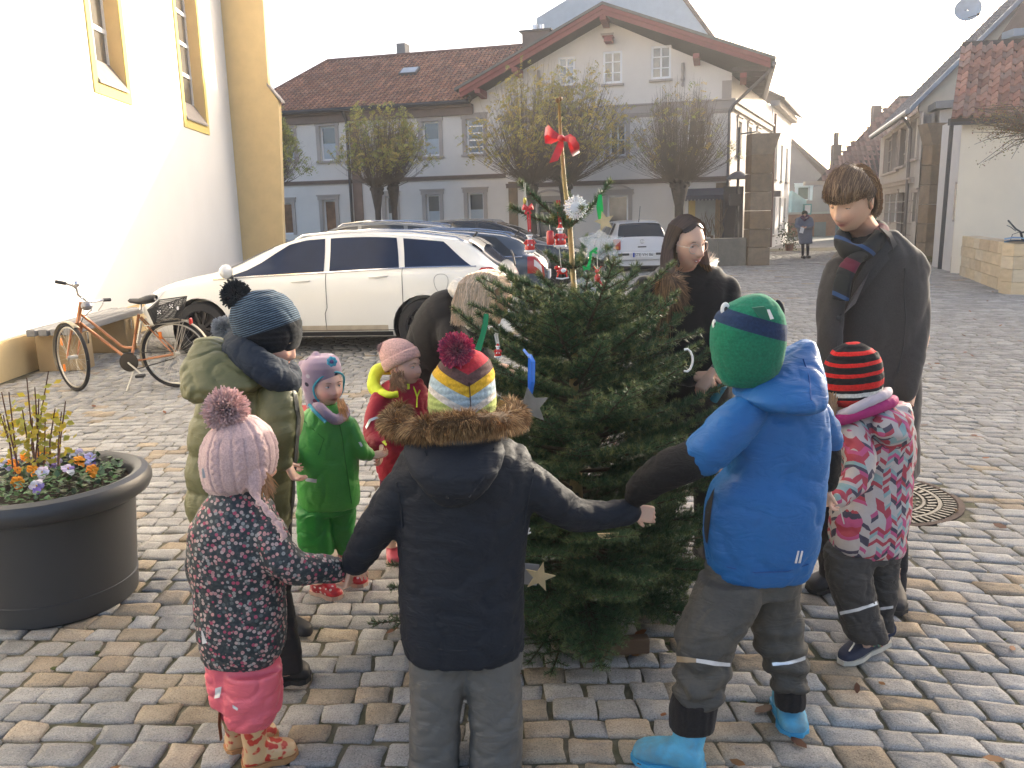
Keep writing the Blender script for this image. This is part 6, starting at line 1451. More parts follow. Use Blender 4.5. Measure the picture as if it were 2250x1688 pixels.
def head(mb,c,f,s=1.0,kid=False,tilt=0,skin=SKIN,lids=.5,smile=.0,iris=(.15,.10,.06),brow=(.06,.035,.02),pitch=0,lip=(.48,.17,.15),up=None):
    """a head with face: c centre, f facing; local +Y is the face"""
    f=Vector(f).normalized();u0=Vector(up) if up else Vector((0,0,1));rt=f.cross(u0).normalized();u=rt.cross(f).normalized()
    if tilt: Rt = Matrix.Rotation(tilt, 3, f); rt = Rt @ rt; u = Rt @ u
    c = Vector(c); T = lambda p: c + (rt * p[0] + f * p[1] + u * p[2]) * s
    nf = .62 if kid else 1.0; NU, NVv = 64, 52; g_ = []; C_ = []
    def P(a, e):
        ce,se=math.cos(e),math.sin(e);x,y,z=math.sin(a)*ce,math.cos(a)*ce,se;W,Dp,H=(.0755,.094,.116) if not kid else (.079,.092,.108);t=max(0,-z)
        X, Y, Z = W * x, Dp * y, H * z
        X *= 1 - (.36 if not kid else .26) * t ** 1.7
        if y < 0: Y *= 1 - .42 * t ** 1.3
        if y>0:Y=Dp*y*(1+.38*(1-ce)*ce*(z<0)+.10*(1-ce)*(z>0));Y += .012*t*y;Y -= .010*gs(X,.05)*0
        if y > 0:
            F = y ** .6
            Y += F*nf*(.010*gs(X,.0075)*gs(Z-.004,.018)+.019*gs(X,.0095)*gs(Z+.020,.0125)+.004*gs(X,.012)*gs(Z+.028,.008)+.007*gs(abs(X)-.0115,.005)*gs(Z+.027,.006))
            Y += F*(-.0095*gs(abs(X)-.031,.0135)*gs(Z-.012,.0105)+.0045*gs(abs(X)-.03,.022)*gs(Z-.034,.009))
            Y += F*((.008 if kid else .004)*gs(abs(X)-.042,.018)*gs(Z+.030-.012*smile,.020)+.0055*gs(X,.019)*gs(Z+.0515+smile*-.004*(abs(X)/.02)**2,.0038)+.0065*gs(X,.015)*gs(Z+.0605,.0042)-.0055*gs(X,.022)*gs(Z+.0562-smile*.006*(abs(X)/.022)**2,.0018)-.004*gs(X,.018)*gs(Z+.073,.006)+.006*gs(X,.016)*gs(Z+.092,.012))
        return X, Y, Z
    for i in range(NVv):
        w = -1 + 2 * i / (NVv - 1); e = (math.pi / 2 - .02) * (w * .82 + .18 * w ** 3); row = []; cr = []
        for j in range(NU):
            v=-1+2*j/NU;a=math.pi*(abs(v)**1.35)*(1 if v>0 else -1);q=P(a,e);row.append(T(q));col=list(skin)
            if q[1] > .03:
                mz=q[2]+.0562-smile*.006*(abs(q[0])/.022)**2;L=gs(q[0],.017)*gs(mz,.0068)*1.25;L=min(1,L);col=[col[k]*(1-L)+lip[k]*L for k in range(3)]
                mth = min(1, gs(q[0], .02) * gs(mz, .0016) * 1.0); col = [x * (1 - .6 * mth) for x in col]
                ck=(.45 if kid else .25)*gs(abs(q[0])-.042,.016)*gs(q[2]+.028,.018);col=[col[0]*(1+.06*ck),col[1]*(1-.30*ck),col[2]*(1-.28*ck)]
                nz_=.25*gs(q[0],.012)*gs(q[2]+.024,.01);col=[col[0],col[1]*(1-.25*nz_),col[2]*(1-.2*nz_)]
            cr.append(col)
        g_.append(row); C_.append(cr)
    b = len(mb.v); mb.usecol = True
    for rw in g_: mb.v += [tuple(p) for p in rw]
    for i in range(NVv - 1):
        for j in range(NU):
            j2=(j+1) % NU;mb.cc=tuple(np.mean([C_[i][j],C_[i+1][j],C_[i+1][j2],C_[i][j2]],axis=0));mb.face([b+i*NU+j,b+i*NU+j2,b+(i+1)*NU+j2,b+(i+1)*NU+j])
    sk = tuple(skin)
    for sd in (1, -1):
        # ears
        mb.cc=(sk[0],sk[1]*.85,sk[2]*.82);ec=T((.076*sd,-.006,-.004));R3=Matrix((rt,f,u)).transposed() @ Matrix.Rotation(sd*rad(-22),3,'Z');mb.ball(ec,(.0075*s,.017*s,.029*s),12,9,R3)
        mb.cc=tuple(x*.62 for x in sk);mb.ball(T((.0815*sd,-.002,-.001)),(.004*s,.009*s,.017*s),9,7,R3)
        # eyes
        k = 1.08 if kid else 1.0; ez = .0115; ex = .0305
        surf=max(P(math.asin(min(.9,ex/.075)) if 0 else a_,e_)[1] for a_ in (.35,.4,.45) for e_ in (.05,.1,.15));ey=.0735 if not kid else .0725
        mb.cc=(.72,.70,.68);ce_=T((ex*sd,ey-(.0015 if kid else .0028),ez));mb.ball(ce_,.0114*k*s,14,10)
        look=(f-u*.12).normalized();mb.cc=iris;mb.ball(ce_+look*.0056*k*s,.0066*k*s,12,9);mb.cc=(.01,.01,.01);mb.ball(ce_+look*.0098*k*s,.0026*k*s,8,6);mb.cc=(.9,.9,.9);mb.ball(ce_+look*.0126*k*s+(u*.0022-rt*.002)*s,.0009*s,5,4)
        mb.cc = (sk[0] * .93, sk[1] * .85, sk[2] * .83)
        mb.ball(ce_+(u*(.0085-.0075*lids)-f*.0008)*s,(.0142*k*s,.0128*k*s,.0094*k*s),14,9,Matrix((rt,f,u)).transposed())
        mb.ball(ce_-(u*.0098+f*.001)*s,(.0135*k*s,.0118*k*s,.006*k*s),12,8,Matrix((rt,f,u)).transposed())
        mb.cc=(.03,.02,.015);yl=.0085-.0075*lids-.0052;mb.tube([ce_+(rt*sd*x+u*(yl+.0018*math.cos(x*130))+f*(.0124*math.cos(x*95)))*s for x in (-.0105,-.006,0,.006,.0115)],.0006*s,4)
        mb.cc=brow;mb.tube([T((sd*x,P(math.asin(x/.085),.30)[1]+.004 if 0 else .0885-6.5*(x-.012)**2-.0005,z)) for x,z in ((.014,.0275),(.024,.031),(.034,.0325),(.044,.029))],[.001*s,.0017*s,.0016*s,.0006*s],5)
    mb.cc = sk
    return rt, f, u, T
def hand(mb, w, x, n, s=.62, curl=.6, thumb=1, skin=SKINK, spread=1.0):
    x=Vector(x).normalized();n=Vector(n);n=(n-x*n.dot(x)).normalized();sd=x.cross(n)*thumb;h=MB();w=Vector(w)
    h.rings([(w-x*.03*s,.021*s,.017*s),(w,.023*s,.017*s),(w+x*.025*s,.034*s,.0165*s),(w+x*.06*s,.040*s,.0150*s),(w+x*.088*s,.039*s,.013*s),(w+x*.096*s,.034*s,.009*s)],16,sd,n,2.6)
    for i,(o,l,rr) in enumerate(((.029,.066,.0088),(.010,.075,.0092),(-.010,.070,.0088),(-.028,.054,.0078))):
        p=w+x*(.088 if i not in (3,) else .082)*s+sd*o*s;d=(x+sd*o*1.2*spread).normalized();P=[p-d*.015*s,p];a=curl*(.8+.12*i)
        for k,fr in enumerate((.42,.32,.26)):R=Matrix.Rotation(a*(.75,1.05,.75)[k]*1.0,3,d.cross(n));d=(R @ d).normalized();p=p+d*l*fr*s;P.append(p)
        h.tube(P,[rr*s,rr*s,rr*.95*s,rr*.9*s,rr*.72*s],9);h.ball(P[-1],rr*.72*s,8,6)
    p = w + x * .022 * s + sd * .026 * s; d = (x * .75 + sd * .62 + n * .35).normalized(); P = [p]
    for fr in (.45,.32,.25):p=p+d*.062*fr*s;P.append(p);d=(d+n*.35*curl+x*.25).normalized()
    h.tube(P, [.0125 * s, .0108 * s, .0098 * s, .0078 * s], 9); h.ball(P[-1], .0078 * s, 8, 6)
    V,N,F=remesh(h,.0030*s+.0003,2,.4);b=len(mb.v);mb.v += V.tolist();mb.usecol=True;mb.f += [tuple(b+i for i in q) for q in F];mb.m += [0]*len(F);mb.c += [tuple(skin)]*len(F)
def pompom(parent, c, r, cols, n=1500, name='pompom', seed=1, w=.0035):
    rr=np.random.default_rng(seed);d=rr.normal(size=(n,3));d /= np.linalg.norm(d,axis=1)[:,None];L=r*rr.uniform(.82,1.08,n)[:,None];c=np.array(c);t=rr.normal(size=(n,3));s_=np.cross(d,t);s_ /= np.linalg.norm(s_,axis=1)[:,None];s_ *= w*.6;s2=np.cross(d,s_);bend=rr.normal(size=(n,3))*r*.10
    p0=c+d*r*.35;p1=c+d*L*.75+bend*.5;p2=c+d*L+bend;V=np.stack([p0+s_,p0-s_,p1-s_,p1+s_,p2-s_*.8,p2+s_*.8,p1+s2,p1-s2,p2-s2*.8,p2+s2*.8],1).reshape(-1,3);m=MB();m.v=V.tolist();m.usecol=True
    cc = [cols[int(k)] for k in rr.integers(0, len(cols), n)]; kk = rr.uniform(.8, 1.15, n)
    for i in range(n):
        b = i * 10; c_ = tuple(x * kk[i] for x in cc[i])
        for q in ((0,1,2,3),(3,2,4,5),(6,7,8,9)):m.f.append(tuple(b+j for j in q));m.m.append(0);m.c.append(c_)
    m.cc = tuple(x * .55 for x in cols[0]); m.ball(c, r * .72, 16, 12)
    return m.build(name, m_yarn, parent)
m_yarn = M('yarn', attr=True, rough=.95, var=.1, vs=60, sheen=.3)
m_hair = M('hair', attr=True, rough=.42, var=.12, vs=40, spec=.5)
def strands(mb, roots, wdt=.003, seg=5):
    """roots: list of (list of points, colour); flat tapering ribbons"""
    for P, c in roots:
        mb.cc = c; k = len(P); rows = []
        for i, p in enumerate(P):
            t=(P[min(i+1,k-1)]-P[max(i-1,0)]).normalized();vw=(p-CP).normalized();s_=t.cross(vw)
            if s_.length < .1: s_ = t.orthogonal()
            s_=s_.normalized()*wdt*(1 if i<k-1 else .25)*(.6 if i==0 else 1);rows.append([p-s_,p+s_])
        mb.grid(rows)
def fabric(name,col,rough=.8,bs=900,bump=.15,var=.1,vs=6,sheen=0,crease=.3,cs=16,dirt=0,dirtcol=(.2,.17,.12),spec=.3,stretch=(1,1,1)):
    if name in MATS: return MATS[name]
    m=bpy.data.materials.new(name);t=NT(m);co=t.coord('Object',stretch);base=t.n('ShaderNodeRGB').outputs[0];base.default_value=(*col,1)
    base=t.mix(1.0,base,t.ramp(t.noise(co,vs,5),[(.25,(1-var,)*3),(.75,(1+var,)*3)]),'MULTIPLY')
    if dirt:base=t.mix(t.ramp(t.noise(co,9,6,.7),[(.45,(0,0,0)),(.72,(dirt,)*3)]),base,dirtcol)
    t.l(base,t.b.inputs['Base Color']);t.set('Roughness',rough);t.set('Specular IOR Level',spec);t.set('Sheen Weight',sheen);t.set('Sheen Roughness',.5)
    nrm = t.bump(t.noise(co, bs, 2), bump, .001)
    if crease:
        nz=t.n('ShaderNodeTexNoise');nz.inputs['Scale'].default_value=cs;nz.inputs['Detail'].default_value=3;nz.inputs['Distortion'].default_value=1.2;t.l(t.coord('Object',(1,1,2.4),(.5,.3,0)),nz.inputs['Vector'])
        a=t.math('ABSOLUTE',t.math('SUBTRACT',nz.outputs[0],.5));b=t.math('MULTIPLY',a,6,True);t.bump(b,crease*.5,.005,nrm)
    MATS[name] = m; return m
def knit(name, colfn, scale=210, axis=(0, 0, 1), rib=False, rough=.95, bump=.6):
    """knitted cloth; colfn(t, co) returns a colour socket or a tuple"""
    m = bpy.data.materials.new(name); t = NT(m); co = t.coord('Object'); c = colfn(t, co)
    if isinstance(c, tuple): r_ = t.n('ShaderNodeRGB').outputs[0]; r_.default_value = (*c, 1); c = r_
    c=t.mix(1.0,c,t.ramp(t.noise(co,150,3),[(.3,(.78,)*3),(.7,(1.2,)*3)]),'MULTIPLY');t.l(c,t.b.inputs['Base Color']);t.set('Roughness',rough);t.set('Sheen Weight',.08);t.set('Specular IOR Level',.15)
    w=t.n('ShaderNodeTexWave');w.wave_type='BANDS';w.bands_direction='X' if rib else 'Z';w.inputs['Scale'].default_value=scale/20 if rib else scale/12;w.inputs['Distortion'].default_value=1.2;w.inputs['Detail'].default_value=2;w.inputs['Detail Scale'].default_value=4;t.l(co,w.inputs['Vector'])
    n1 = t.bump(w.outputs['Fac'], bump, .003); t.bump(t.noise(co, 420, 3), .5, .002, n1); return m
def dot(t, co, ax, off=0):
    v=t.n('ShaderNodeVectorMath');v.operation='DOT_PRODUCT';t.l(co,v.inputs[0]);v.inputs[1].default_value=ax;return t.math('ADD',v.outputs['Value'],off)
def bodycore(mb, path, r=.05): mb.cc = SKINK; mb.tube(path, r, 10)
def person(label, x, y, group=None): return thing('person', label, 'person', (x, y, 0), group=group)
def shoe(name,mat,parent,heel,toe,h=.055,w=.038,shaft=None,sr=.045,solem=None,vox=.005,wr=None,lift=0):
    """a shoe or boot from heel to toe on the ground with an optional shaft up to a point"""
    heel,toe=Vector(heel),Vector(toe);d=(toe-heel);L=d.length;d.normalize();sd=Vector((0,0,1)).cross(d).normalized();up=Vector((0,0,1)) if abs(d.z)<.05 else d.cross(-sd)*(1 if d.cross(-sd).z>0 else -1);m=MB();H=h
    S=[(0.0,.55,.55),(.05,.85,.8),(.2,1.0,1.0),(.45,.92,.98),(.7,1.1,.72),(.88,1.0,.55),(.97,.7,.42),(1.0,.3,.28)]
    m.rings([(heel+d*L*a+up*(H*c*.5+.008),w*b,H*c*.5+.004) for a,b,c in S],16,sd,up,2.6)
    if shaft is not None:
        q=heel+d*L*.24+up*H*.4;sh_=Vector(shaft);m.tube([q,q.lerp(sh_,.35),q.lerp(sh_,.7),sh_],[sr*.92,sr*.86,sr*.95,sr],16)
    o = cloth(name, mat, parent, m, vox, 3, wr)
    if solem:
        b=MB();out=[heel+d*L*a+sd*w*k*1.1 for a,k in ((-.02,.5),(.05,.9),(.3,.95),(.5,.85),(.72,1.1),(.9,.95),(1.02,.4))];out += [heel+d*L*a-sd*w*k*1.1 for a,k in ((1.02,.4),(.9,.95),(.72,1.1),(.5,.85),(.3,.95),(.05,.9),(-.02,.5))]
        b.prism(out, up * -.002, up * .016); b.build('sole', solem, o)
    return o
m_refl = M('reflective_tape', (.82, .84, .86), rough=.22, metal=.35, var=.12, vs=40)
rubber = lambda n, c, **k: M(n, c, rough=.35, var=.08, vs=10, bump=.1, bs=60, bd=.002, **k)
m_shoeD = M('shoe_dark', (.02, .02, .022), rough=.6, var=.2, vs=20)
m_soleD = M('sole_dark', (.03, .028, .026), rough=.9)

# ---------------------------------------------------------------- navy coat boy
p=person('child in navy parka with fur hood and striped bobble hat, back to the camera',1.0*D(1020,1200,2.2).x,2.15)
m_navy = fabric('navy_parka', (.010, .014, .022), rough=.7, crease=.5, cs=14, spec=.35)
t_=MB();t_.rings(RP([(905,1115,970),(880,1160,990),(865,1172,1020),(868,1172,1070),(872,1165,1130),(876,1156,1200),(876,1152,1300),(880,1154,1390),(890,1152,1425),(900,1146,1434)],2.2,.68),28)
limb(t_, [(905, 1045, 2.17, 46), (862, 1110, 2.17, 46), (815, 1180, 2.2, 41), (783, 1232, 2.25, 35)])
limb(t_,[(1140,1045,2.18,46),(1200,1090,2.2,45),(1262,1130,2.26,40),(1325,1132,2.3,33),(1384,1126,2.32,29)])
coat = cloth('parka', m_navy, p, t_, .0085, 5, [(.010, 9, (1, 1, 1.5), 3), (.004, 26, (1, 1, 1.4), 8)])
h_=MB();h_.rings(RP([(890,1100,962,2.09,.07),(884,1112,995,2.06,.075),(900,1100,1035,2.03,.07),(930,1072,1075,2.02,.055),(960,1045,1102,2.03,.035),(985,1020,1112,2.05,.015)],2.05),24)
hood = cloth('hood', m_navy, p, h_, .007, 4, [(.006, 13, (1, 1, 1), 5)])
for L in ([(935,990),(952,1050),(985,1095)],[(1085,985),(1062,1050),(1030,1092)]):cordon(hood,'hood_seam',M('seam_navy',(.010,.013,.02)),L,.0022)
cordon(coat,'coat_seam',M('seam_navy'),[(1172,1030),(1168,1060),(1160,1100),(1150,1150)],.002);cordon(coat,'coat_seam',M('seam_navy'),[(862,1020),(872,1060),(880,1110),(884,1160)],.002);cordon(coat,'coat_seam',M('seam_navy'),[(882,1405),(920,1422),(1010,1430),(1110,1420),(1150,1405)],.002)
fm = MB(); fm.usecol = True; rf_ = random.Random(9)
fpath=crom([D(885,905,2.28),D(858,930,2.18),D(905,945,2.06),D(965,938,2.02),D(1030,932,2.01),D(1085,928,2.05),D(1138,918,2.17),D(1118,898,2.28)],8);fpath=[Vector(q) for q in fpath]
for k in range(15000):
    i=rf_.randrange(len(fpath)-1);q=fpath[i].lerp(fpath[i+1],rf_.random());tg=(fpath[i+1]-fpath[i]).normalized();a=rf_.uniform(0,6.28);n1=tg.orthogonal().normalized();n2=tg.cross(n1);o_=(n1*math.cos(a)+n2*math.sin(a));clump=noise.noise(q*26) ;l=rf_.uniform(.014,.032)
    b0=q+o_*.019;d_=(o_+tg*(clump*1.6+rf_.uniform(-.35,.35))+Vector((0,0,-.55+.7*clump))).normalized();s_=d_.orthogonal().normalized()*.0008;kk=rf_.uniform(.5,1.3);c=rf_.choice([(.36,.21,.09),(.26,.14,.06),(.50,.33,.16),(.15,.08,.035)]);fm.cc=tuple(x*kk for x in c)
    m1=b0+d_*l*.6;e=m1+(d_+Vector((0,0,-.4))).normalized()*l*.5;fm.poly([b0-s_,b0+s_,m1+s_,m1-s_]);fm.poly([m1-s_,m1+s_,e])
fm.cc=(.10,.06,.03);fm.tube(fpath,.026,9);fm.build('fur_trim',M('fur',attr=True,rough=.8,var=.05,spec=.3),hood)
X0 = D(1030, 848, 2.15); PX0 = X0 - Vector(MW[p.name].translation)
def chev(t, co):
    s_=t.n('ShaderNodeSeparateXYZ');t.l(co,s_.inputs[0]);dx=t.math('ABSOLUTE',t.math('SUBTRACT',s_.outputs[0],PX0.x));dx2=t.math('MULTIPLY',dx,.52)
    v=t.math('SUBTRACT',t.math('SUBTRACT',s_.outputs[2],dx2),PX0.z);v=t.math('ADD',t.math('MULTIPLY',v,5.0),.5)
    f = lambda dz: .5 + dz * 5
    return t.ramp(v,[(0,(.42,.48,.15)),(f(-.078),(.62,.57,.50)),(f(-.058),(.38,.47,.50)),(f(-.028),(.62,.37,.03)),(f(.001),(.105,.06,.055)),(f(.032),(.42,.03,.045))],'CONSTANT')
hm=MB();hm.rings(RP([(942,1090,905),(939,1091,880),(941,1090,850),(948,1087,820),(965,1078,795),(990,1058,776),(1012,1040,767)],2.22,1.05,2.1),26)
hat=cloth('bobble_hat',knit('knit_chevron',chev),p,hm,.005,4,[(.003,14,(1,1,1),2)]);cordon(hat,'hat_seam',M('seam_brown',(.05,.03,.03)),[(1031,840),(1033,870),(1034,893)],.0014)
pompom(hat,D(1003,770,2.16),.043,[(.55,.05,.13),(.42,.03,.10),(.30,.04,.12),(.62,.12,.20)],2600,seed=3,w=.004)
m_gtr=fabric('grey_trousers',(.125,.122,.112),rough=.6,crease=.6,cs=9,spec=.45,dirt=.2,dirtcol=(.09,.085,.075))
t_ = MB(); fy = 2.2
t_.rings(RP([(898, 1150, 1400), (897, 1148, 1440)], 2.2, .6), 20)
t_.rings(RP([(896,1030,1420),(900,1026,1480),(902,1018,1540),(898,1012,1600),(899,1010,1690),(900,1012,1790)],2.2,1.0),18);t_.rings(RP([(1020,1150,1420),(1020,1146,1480),(1028,1148,1540),(1032,1150,1600),(1032,1148,1690),(1034,1150,1790)],2.2,1.0),18)
cloth('trousers',m_gtr,p,t_,.008,5,[(.010,8,(1,1,1.5),12),(.004,22,(1,1,1.6),2)],ground=True)
for x in (955,1090):q=D(x,1780,2.2);shoe('boot',m_shoeD,p,(q.x,q.y-.07,.004),(q.x+(.01 if x>1000 else -.01),q.y+.13,.004),.06,.042,(q.x,q.y-.02,.14),.045,m_soleD)
bd=MB();hc_=D(1018,868,2.23);head(bd,hc_,(.12,1,-.25),.82,True,skin=SKINK);bd.cc=SKINK;bd.tube([hc_-Vector((0,-.01,.06)),D(1018,1010,2.22),D(1015,1400,2.2)],[.035,.045,.06],10)
for L in ([(905,1045,2.17),(862,1110,2.17),(815,1180,2.2),(772,1255,2.27)],[(1140,1045,2.18),(1200,1090,2.2),(1262,1130,2.26),(1394,1124,2.325)]):bd.tube([D(*q) for q in L],[.035,.03,.025,.016],9)
for x in (955, 1090): bd.tube([D(x, 1420, 2.2), D(x, 1600, 2.2), D(x, 1770, 2.2)], [.05, .04, .03], 9)
w0 = D(1392, 1124, 2.325); hand(bd, w0, (1, .1, -.25), (.1, .9, -.3), .66, 1.25, -1, spread=.2)
w0 = D(771, 1250, 2.26); hand(bd, w0, (-.25, .15, -1), (-.9, .2, .1), .60, .8, 1)
bd.build('body', m_skin, p, smooth='all')

# ---------------------------------------------------------------- pink hat girl in floral jacket
p=person('small girl in floral jacket and dusty pink knitted bobble hat, seen from behind',D(540,1300,2.24).x,2.22)
def floral(t, co):
    v=t.n('ShaderNodeTexVoronoi');v.inputs['Scale'].default_value=82;t.l(co,v.inputs['Vector']);sep=t.n('ShaderNodeSeparateColor');t.l(v.outputs['Color'],sep.inputs[0])
    pet=t.ramp(sep.outputs[0],[(0,(.50,.26,.25)),(.28,(.30,.30,.28)),(.5,(.42,.07,.12)),(.66,(.10,.12,.12)),(.8,(.48,.36,.33))],'CONSTANT')
    rng=t.ramp(v.outputs['Distance'],[(0,(.0,)*3),(.12,(1,)*3),(.40,(1,)*3),(.47,(0,)*3)]);bas=t.ramp(t.noise(co,90,3),[(.45,(.018,.028,.035)),(.62,(.05,.06,.06))]);return t.mix(rng,bas,pet)
m_flo=bpy.data.materials.new('floral_print');t=NT(m_flo);co=t.coord('Object');t.l(floral(t,co),t.b.inputs['Base Color']);t.set('Roughness',.6);nz=t.noise(co,15,3);t.bump(nz,.5,.012)
t_=MB();t_.rings(RP([(478,560,1062),(458,575,1085),(438,598,1115),(420,612,1150),(415,622,1200),(422,622,1250),(428,624,1300),(432,628,1350),(440,628,1400),(447,622,1432),(455,612,1448)],2.23,.78),28)
limb(t_,[(590,1170,2.19,42),(615,1225,2.17,42),(655,1250,2.18,37),(700,1248,2.22,33),(738,1252,2.26,29)]);limb(t_,[(450,1165,2.3,34),(440,1240,2.34,32),(450,1300,2.36,27)])
jk = cloth('floral_jacket', m_flo, p, t_, .0075, 5, [(.008, 11, (1, 1, 1.5), 23), (.0035, 30, (1, 1, 1), 8)])
decal(jk, 'jacket_logo', m_refl, ([(443, 1385), (446, 1415)], [(446, 1385), (456, 1412)]), .002)
dk=MB();dk.rings(RP([(476,562,1072),(474,566,1058),(482,560,1046)],2.23,.8),22);cloth('collar',m_flo,p,dk,.006,3)
m_cab=bpy.data.materials.new('cable_knit_pink');t=NT(m_cab);co=t.coord('Object');cl=t.ramp(t.noise(co,220,4),[(.3,(.46,.30,.28)),(.7,(.68,.48,.45))]);t.l(cl,t.b.inputs['Base Color']);t.set('Roughness',.95);t.set('Sheen Weight',.4);t.bump(t.noise(co,500,3),.5,.0015)
HX=D(527,1010,2.235);hm=MB();hm.rings(RP([(462,556,1075),(452,585,1060),(447,603,1035),(443,609,1005),(446,606,975),(460,592,945),(485,566,922),(510,545,914)],2.235,1.0,2.1),30);limb(hm,[(560,1040,2.18,26),(560,1072,2.16,17),(563,1088,2.15,10)])
def cable(V, N):   # vertical cables and ribs running to the crown
    out = V.copy(); c = np.array(HX)
    for i, v in enumerate(V):
        a = math.atan2(v[1] - c[1], v[0] - c[0]); k = a / (2 * math.pi) * 9; fr = k - math.floor(k); z = v[2]
        amp = .0036 * (1 if z < c[2] + .08 else .5); h = 0
        if fr<.34:h=amp*(math.sin(math.pi*fr/.34)*(.75+.5*math.sin(z*300+(1 if fr<.17 else -1)*1.5)))
        elif fr > .40 and fr < .46 or fr > .90: h = -amp * .9
        out[i] = v + N[i] * h
    return out
hat=cloth('bobble_hat',m_cab,p,hm,.0038,2,None,cable);pompom(hat,D(497,902,2.22),.055,[(.78,.55,.52),(.85,.64,.60),(.66,.44,.41)],4200,seed=5,w=.004)
b=MB();P_=[D(560,1088,2.13),D(580,1115,2.11),(D(603,1142,2.10)),D(618,1165,2.09),D(624,1188,2.09)];Q_=[Vector(q) for q in crom(P_,6)];b.tube([q+Vector((.003*math.sin(i*1.3),0,.003*math.cos(i*1.3))) for i,q in enumerate(Q_)],[.0085+.002*math.sin(i*2.2) for i in range(len(Q_))],9);b.build('tie_string',m_cab,hat,smooth='all')
b=MB();b.bbox(D(453,1040,2.16),(.022,.006,.028),.002);b.build('hat_label',M('label_grey',(.35,.36,.38)),hat)
bd=MB();f_=(.92,.38,-.22);hc_=D(540,1018,2.24);head(bd,hc_,f_,.80,True,skin=(.72,.42,.29));bd.cc=SKINK;bd.tube([hc_-Vector((0,0,.06)),D(520,1110,2.23),D(530,1400,2.23)],[.032,.045,.06],10)
bd.tube([D(590,1170,2.19),D(655,1250,2.18),D(750,1256,2.265)],[.03,.024,.014],9);bd.tube([D(450,1165,2.3),D(440,1240,2.34),D(452,1320,2.36)],[.025,.022,.014],9)
hand(bd,D(750,1255,2.265),(1,.15,-.1),(-.1,.3,-1),.54,.5,1);hand(bd,D(452,1318,2.36),(.1,.3,-1),(1,0,0),.54,.5,1)
for x in (515, 555): bd.tube([D(x, 1430, 2.23), D(x + 5, 1590, 2.22)], [.04, .025], 9)
bd.build('body', m_skin, p, smooth='all')
hr = MB(); hr.usecol = True; rr_ = random.Random(2); L_ = []
for k in range(120):
    a=D(572+rr_.uniform(-8,14),1060+rr_.uniform(-25,8),2.19+rr_.uniform(-.02,.04));e=a+Vector((rr_.uniform(-.002,.03),rr_.uniform(-.02,.02),rr_.uniform(-.05,-.025)));kk=rr_.uniform(.7,1.3);L_.append(([a,a.lerp(e,.5)+Vector((.004,0,0)),e],tuple(x*kk for x in (.42,.22,.09))))
strands(hr, L_, .0016); hr.build('hair', m_hair, p)
m_pinkt=fabric('pink_rain_trousers',(.72,.13,.17),rough=.42,crease=.5,cs=10,spec=.5,sheen=0,bump=.05)
t_=MB();t_.rings(RP([(456,612,1415),(452,616,1450),(455,619,1500),(466,618,1540)],2.23,.62),24);t_.rings(RP([(495,620,1470,2.2),(497,619,1520,2.2),(492,616,1560,2.2),(500,600,1590,2.2)],2.2,.8),18);t_.rings(RP([(452,560,1470,2.28),(470,550,1520,2.28),(482,540,1560,2.28),(490,532,1585,2.28)],2.28,.8),18)
tr_o=cloth('rain_trousers',m_pinkt,p,t_,.0065,4,[(.011,10,(1,1,1.6),31),(.004,26,(1,1,1),9)])
decal(tr_o,'reflector',m_refl,([(474,1512),(472,1535)],[(488,1508),(484,1532)]));decal(tr_o,'reflector',m_refl,([(512,1548),(524,1556)],[(512,1555),(522,1561)]))
m_poppy=bpy.data.materials.new('poppy_boot');t=NT(m_poppy);co=t.coord('Object');v=t.n('ShaderNodeTexVoronoi');v.inputs['Scale'].default_value=24;v.inputs['Randomness'].default_value=.8;t.l(t.mix(.06,co,t.noise(co,30,2,.5,1)),v.inputs['Vector']);rg_=t.ramp(v.outputs['Distance'],[(.0,(.10,.02,.02)),(.07,(.10,.02,.02)),(.12,(.58,.06,.03)),(.40,(.50,.035,.025)),(.46,(.60,.20,.10)),(.50,(.62,.42,.22))]);t.l(rg_,t.b.inputs['Base Color']);t.set('Roughness',.35)
sl = M('boot_sole_tan', (.42, .22, .09), rough=.7)
shoe('boot',m_poppy,p,G(535,1690).to_tuple()[:2]+(.004,),G(652,1655).to_tuple()[:2]+(.004,),.062,.036,D(555,1570,2.2),.041,sl);hb=G(498,1655)
shoe('boot',m_poppy,p,(hb.x,hb.y,.004),(hb.x+.13,hb.y+.09,.004),.06,.034,D(512,1570,2.28),.036,sl)
b=MB();q0=D(483,1555,2.25);b.tube([q0,D(482,1590,2.25),D(486,1625,2.25)],[(.010,.003),(.012,.003),(.009,.003)],8);b.build('boot_strap',M('leather_brown',(.16,.06,.03),rough=.6),p)

# ---------------------------------------------------------------- blue anorak boy
p=person('boy in blue anorak with green fleece hat and light blue clogs, striding',D(1680,1200,2.3).x,2.28)
m_blue=fabric('blue_anorak',(.006,.115,.34),rough=.55,crease=.55,cs=11,spec=.4,dirt=.12,dirtcol=(.05,.10,.2))
m_blk = fabric('black_sleeve', (.009, .009, .010), rough=.8, crease=.6, cs=18)
t_=MB();t_.rings(RP([(1625,1790,868),(1600,1812,890),(1588,1816,925),(1592,1820,970),(1598,1817,1030),(1566,1812,1070),(1552,1808,1110),(1549,1801,1153),(1550,1796,1194),(1555,1785,1232),(1562,1772,1258),(1572,1762,1266)],2.3,.72),30)
limb(t_,[(1640,905,2.22,46),(1595,950,2.2,52),(1548,1000,2.19,50)]);limb(t_,[(1785,905,2.38,40),(1815,945,2.42,33),(1826,972,2.43,28)])
an = cloth('anorak', m_blue, p, t_, .0085, 5, [(.011, 8, (1, 1, 1.3), 43), (.004, 24, (1, 1, 1.3), 18)])
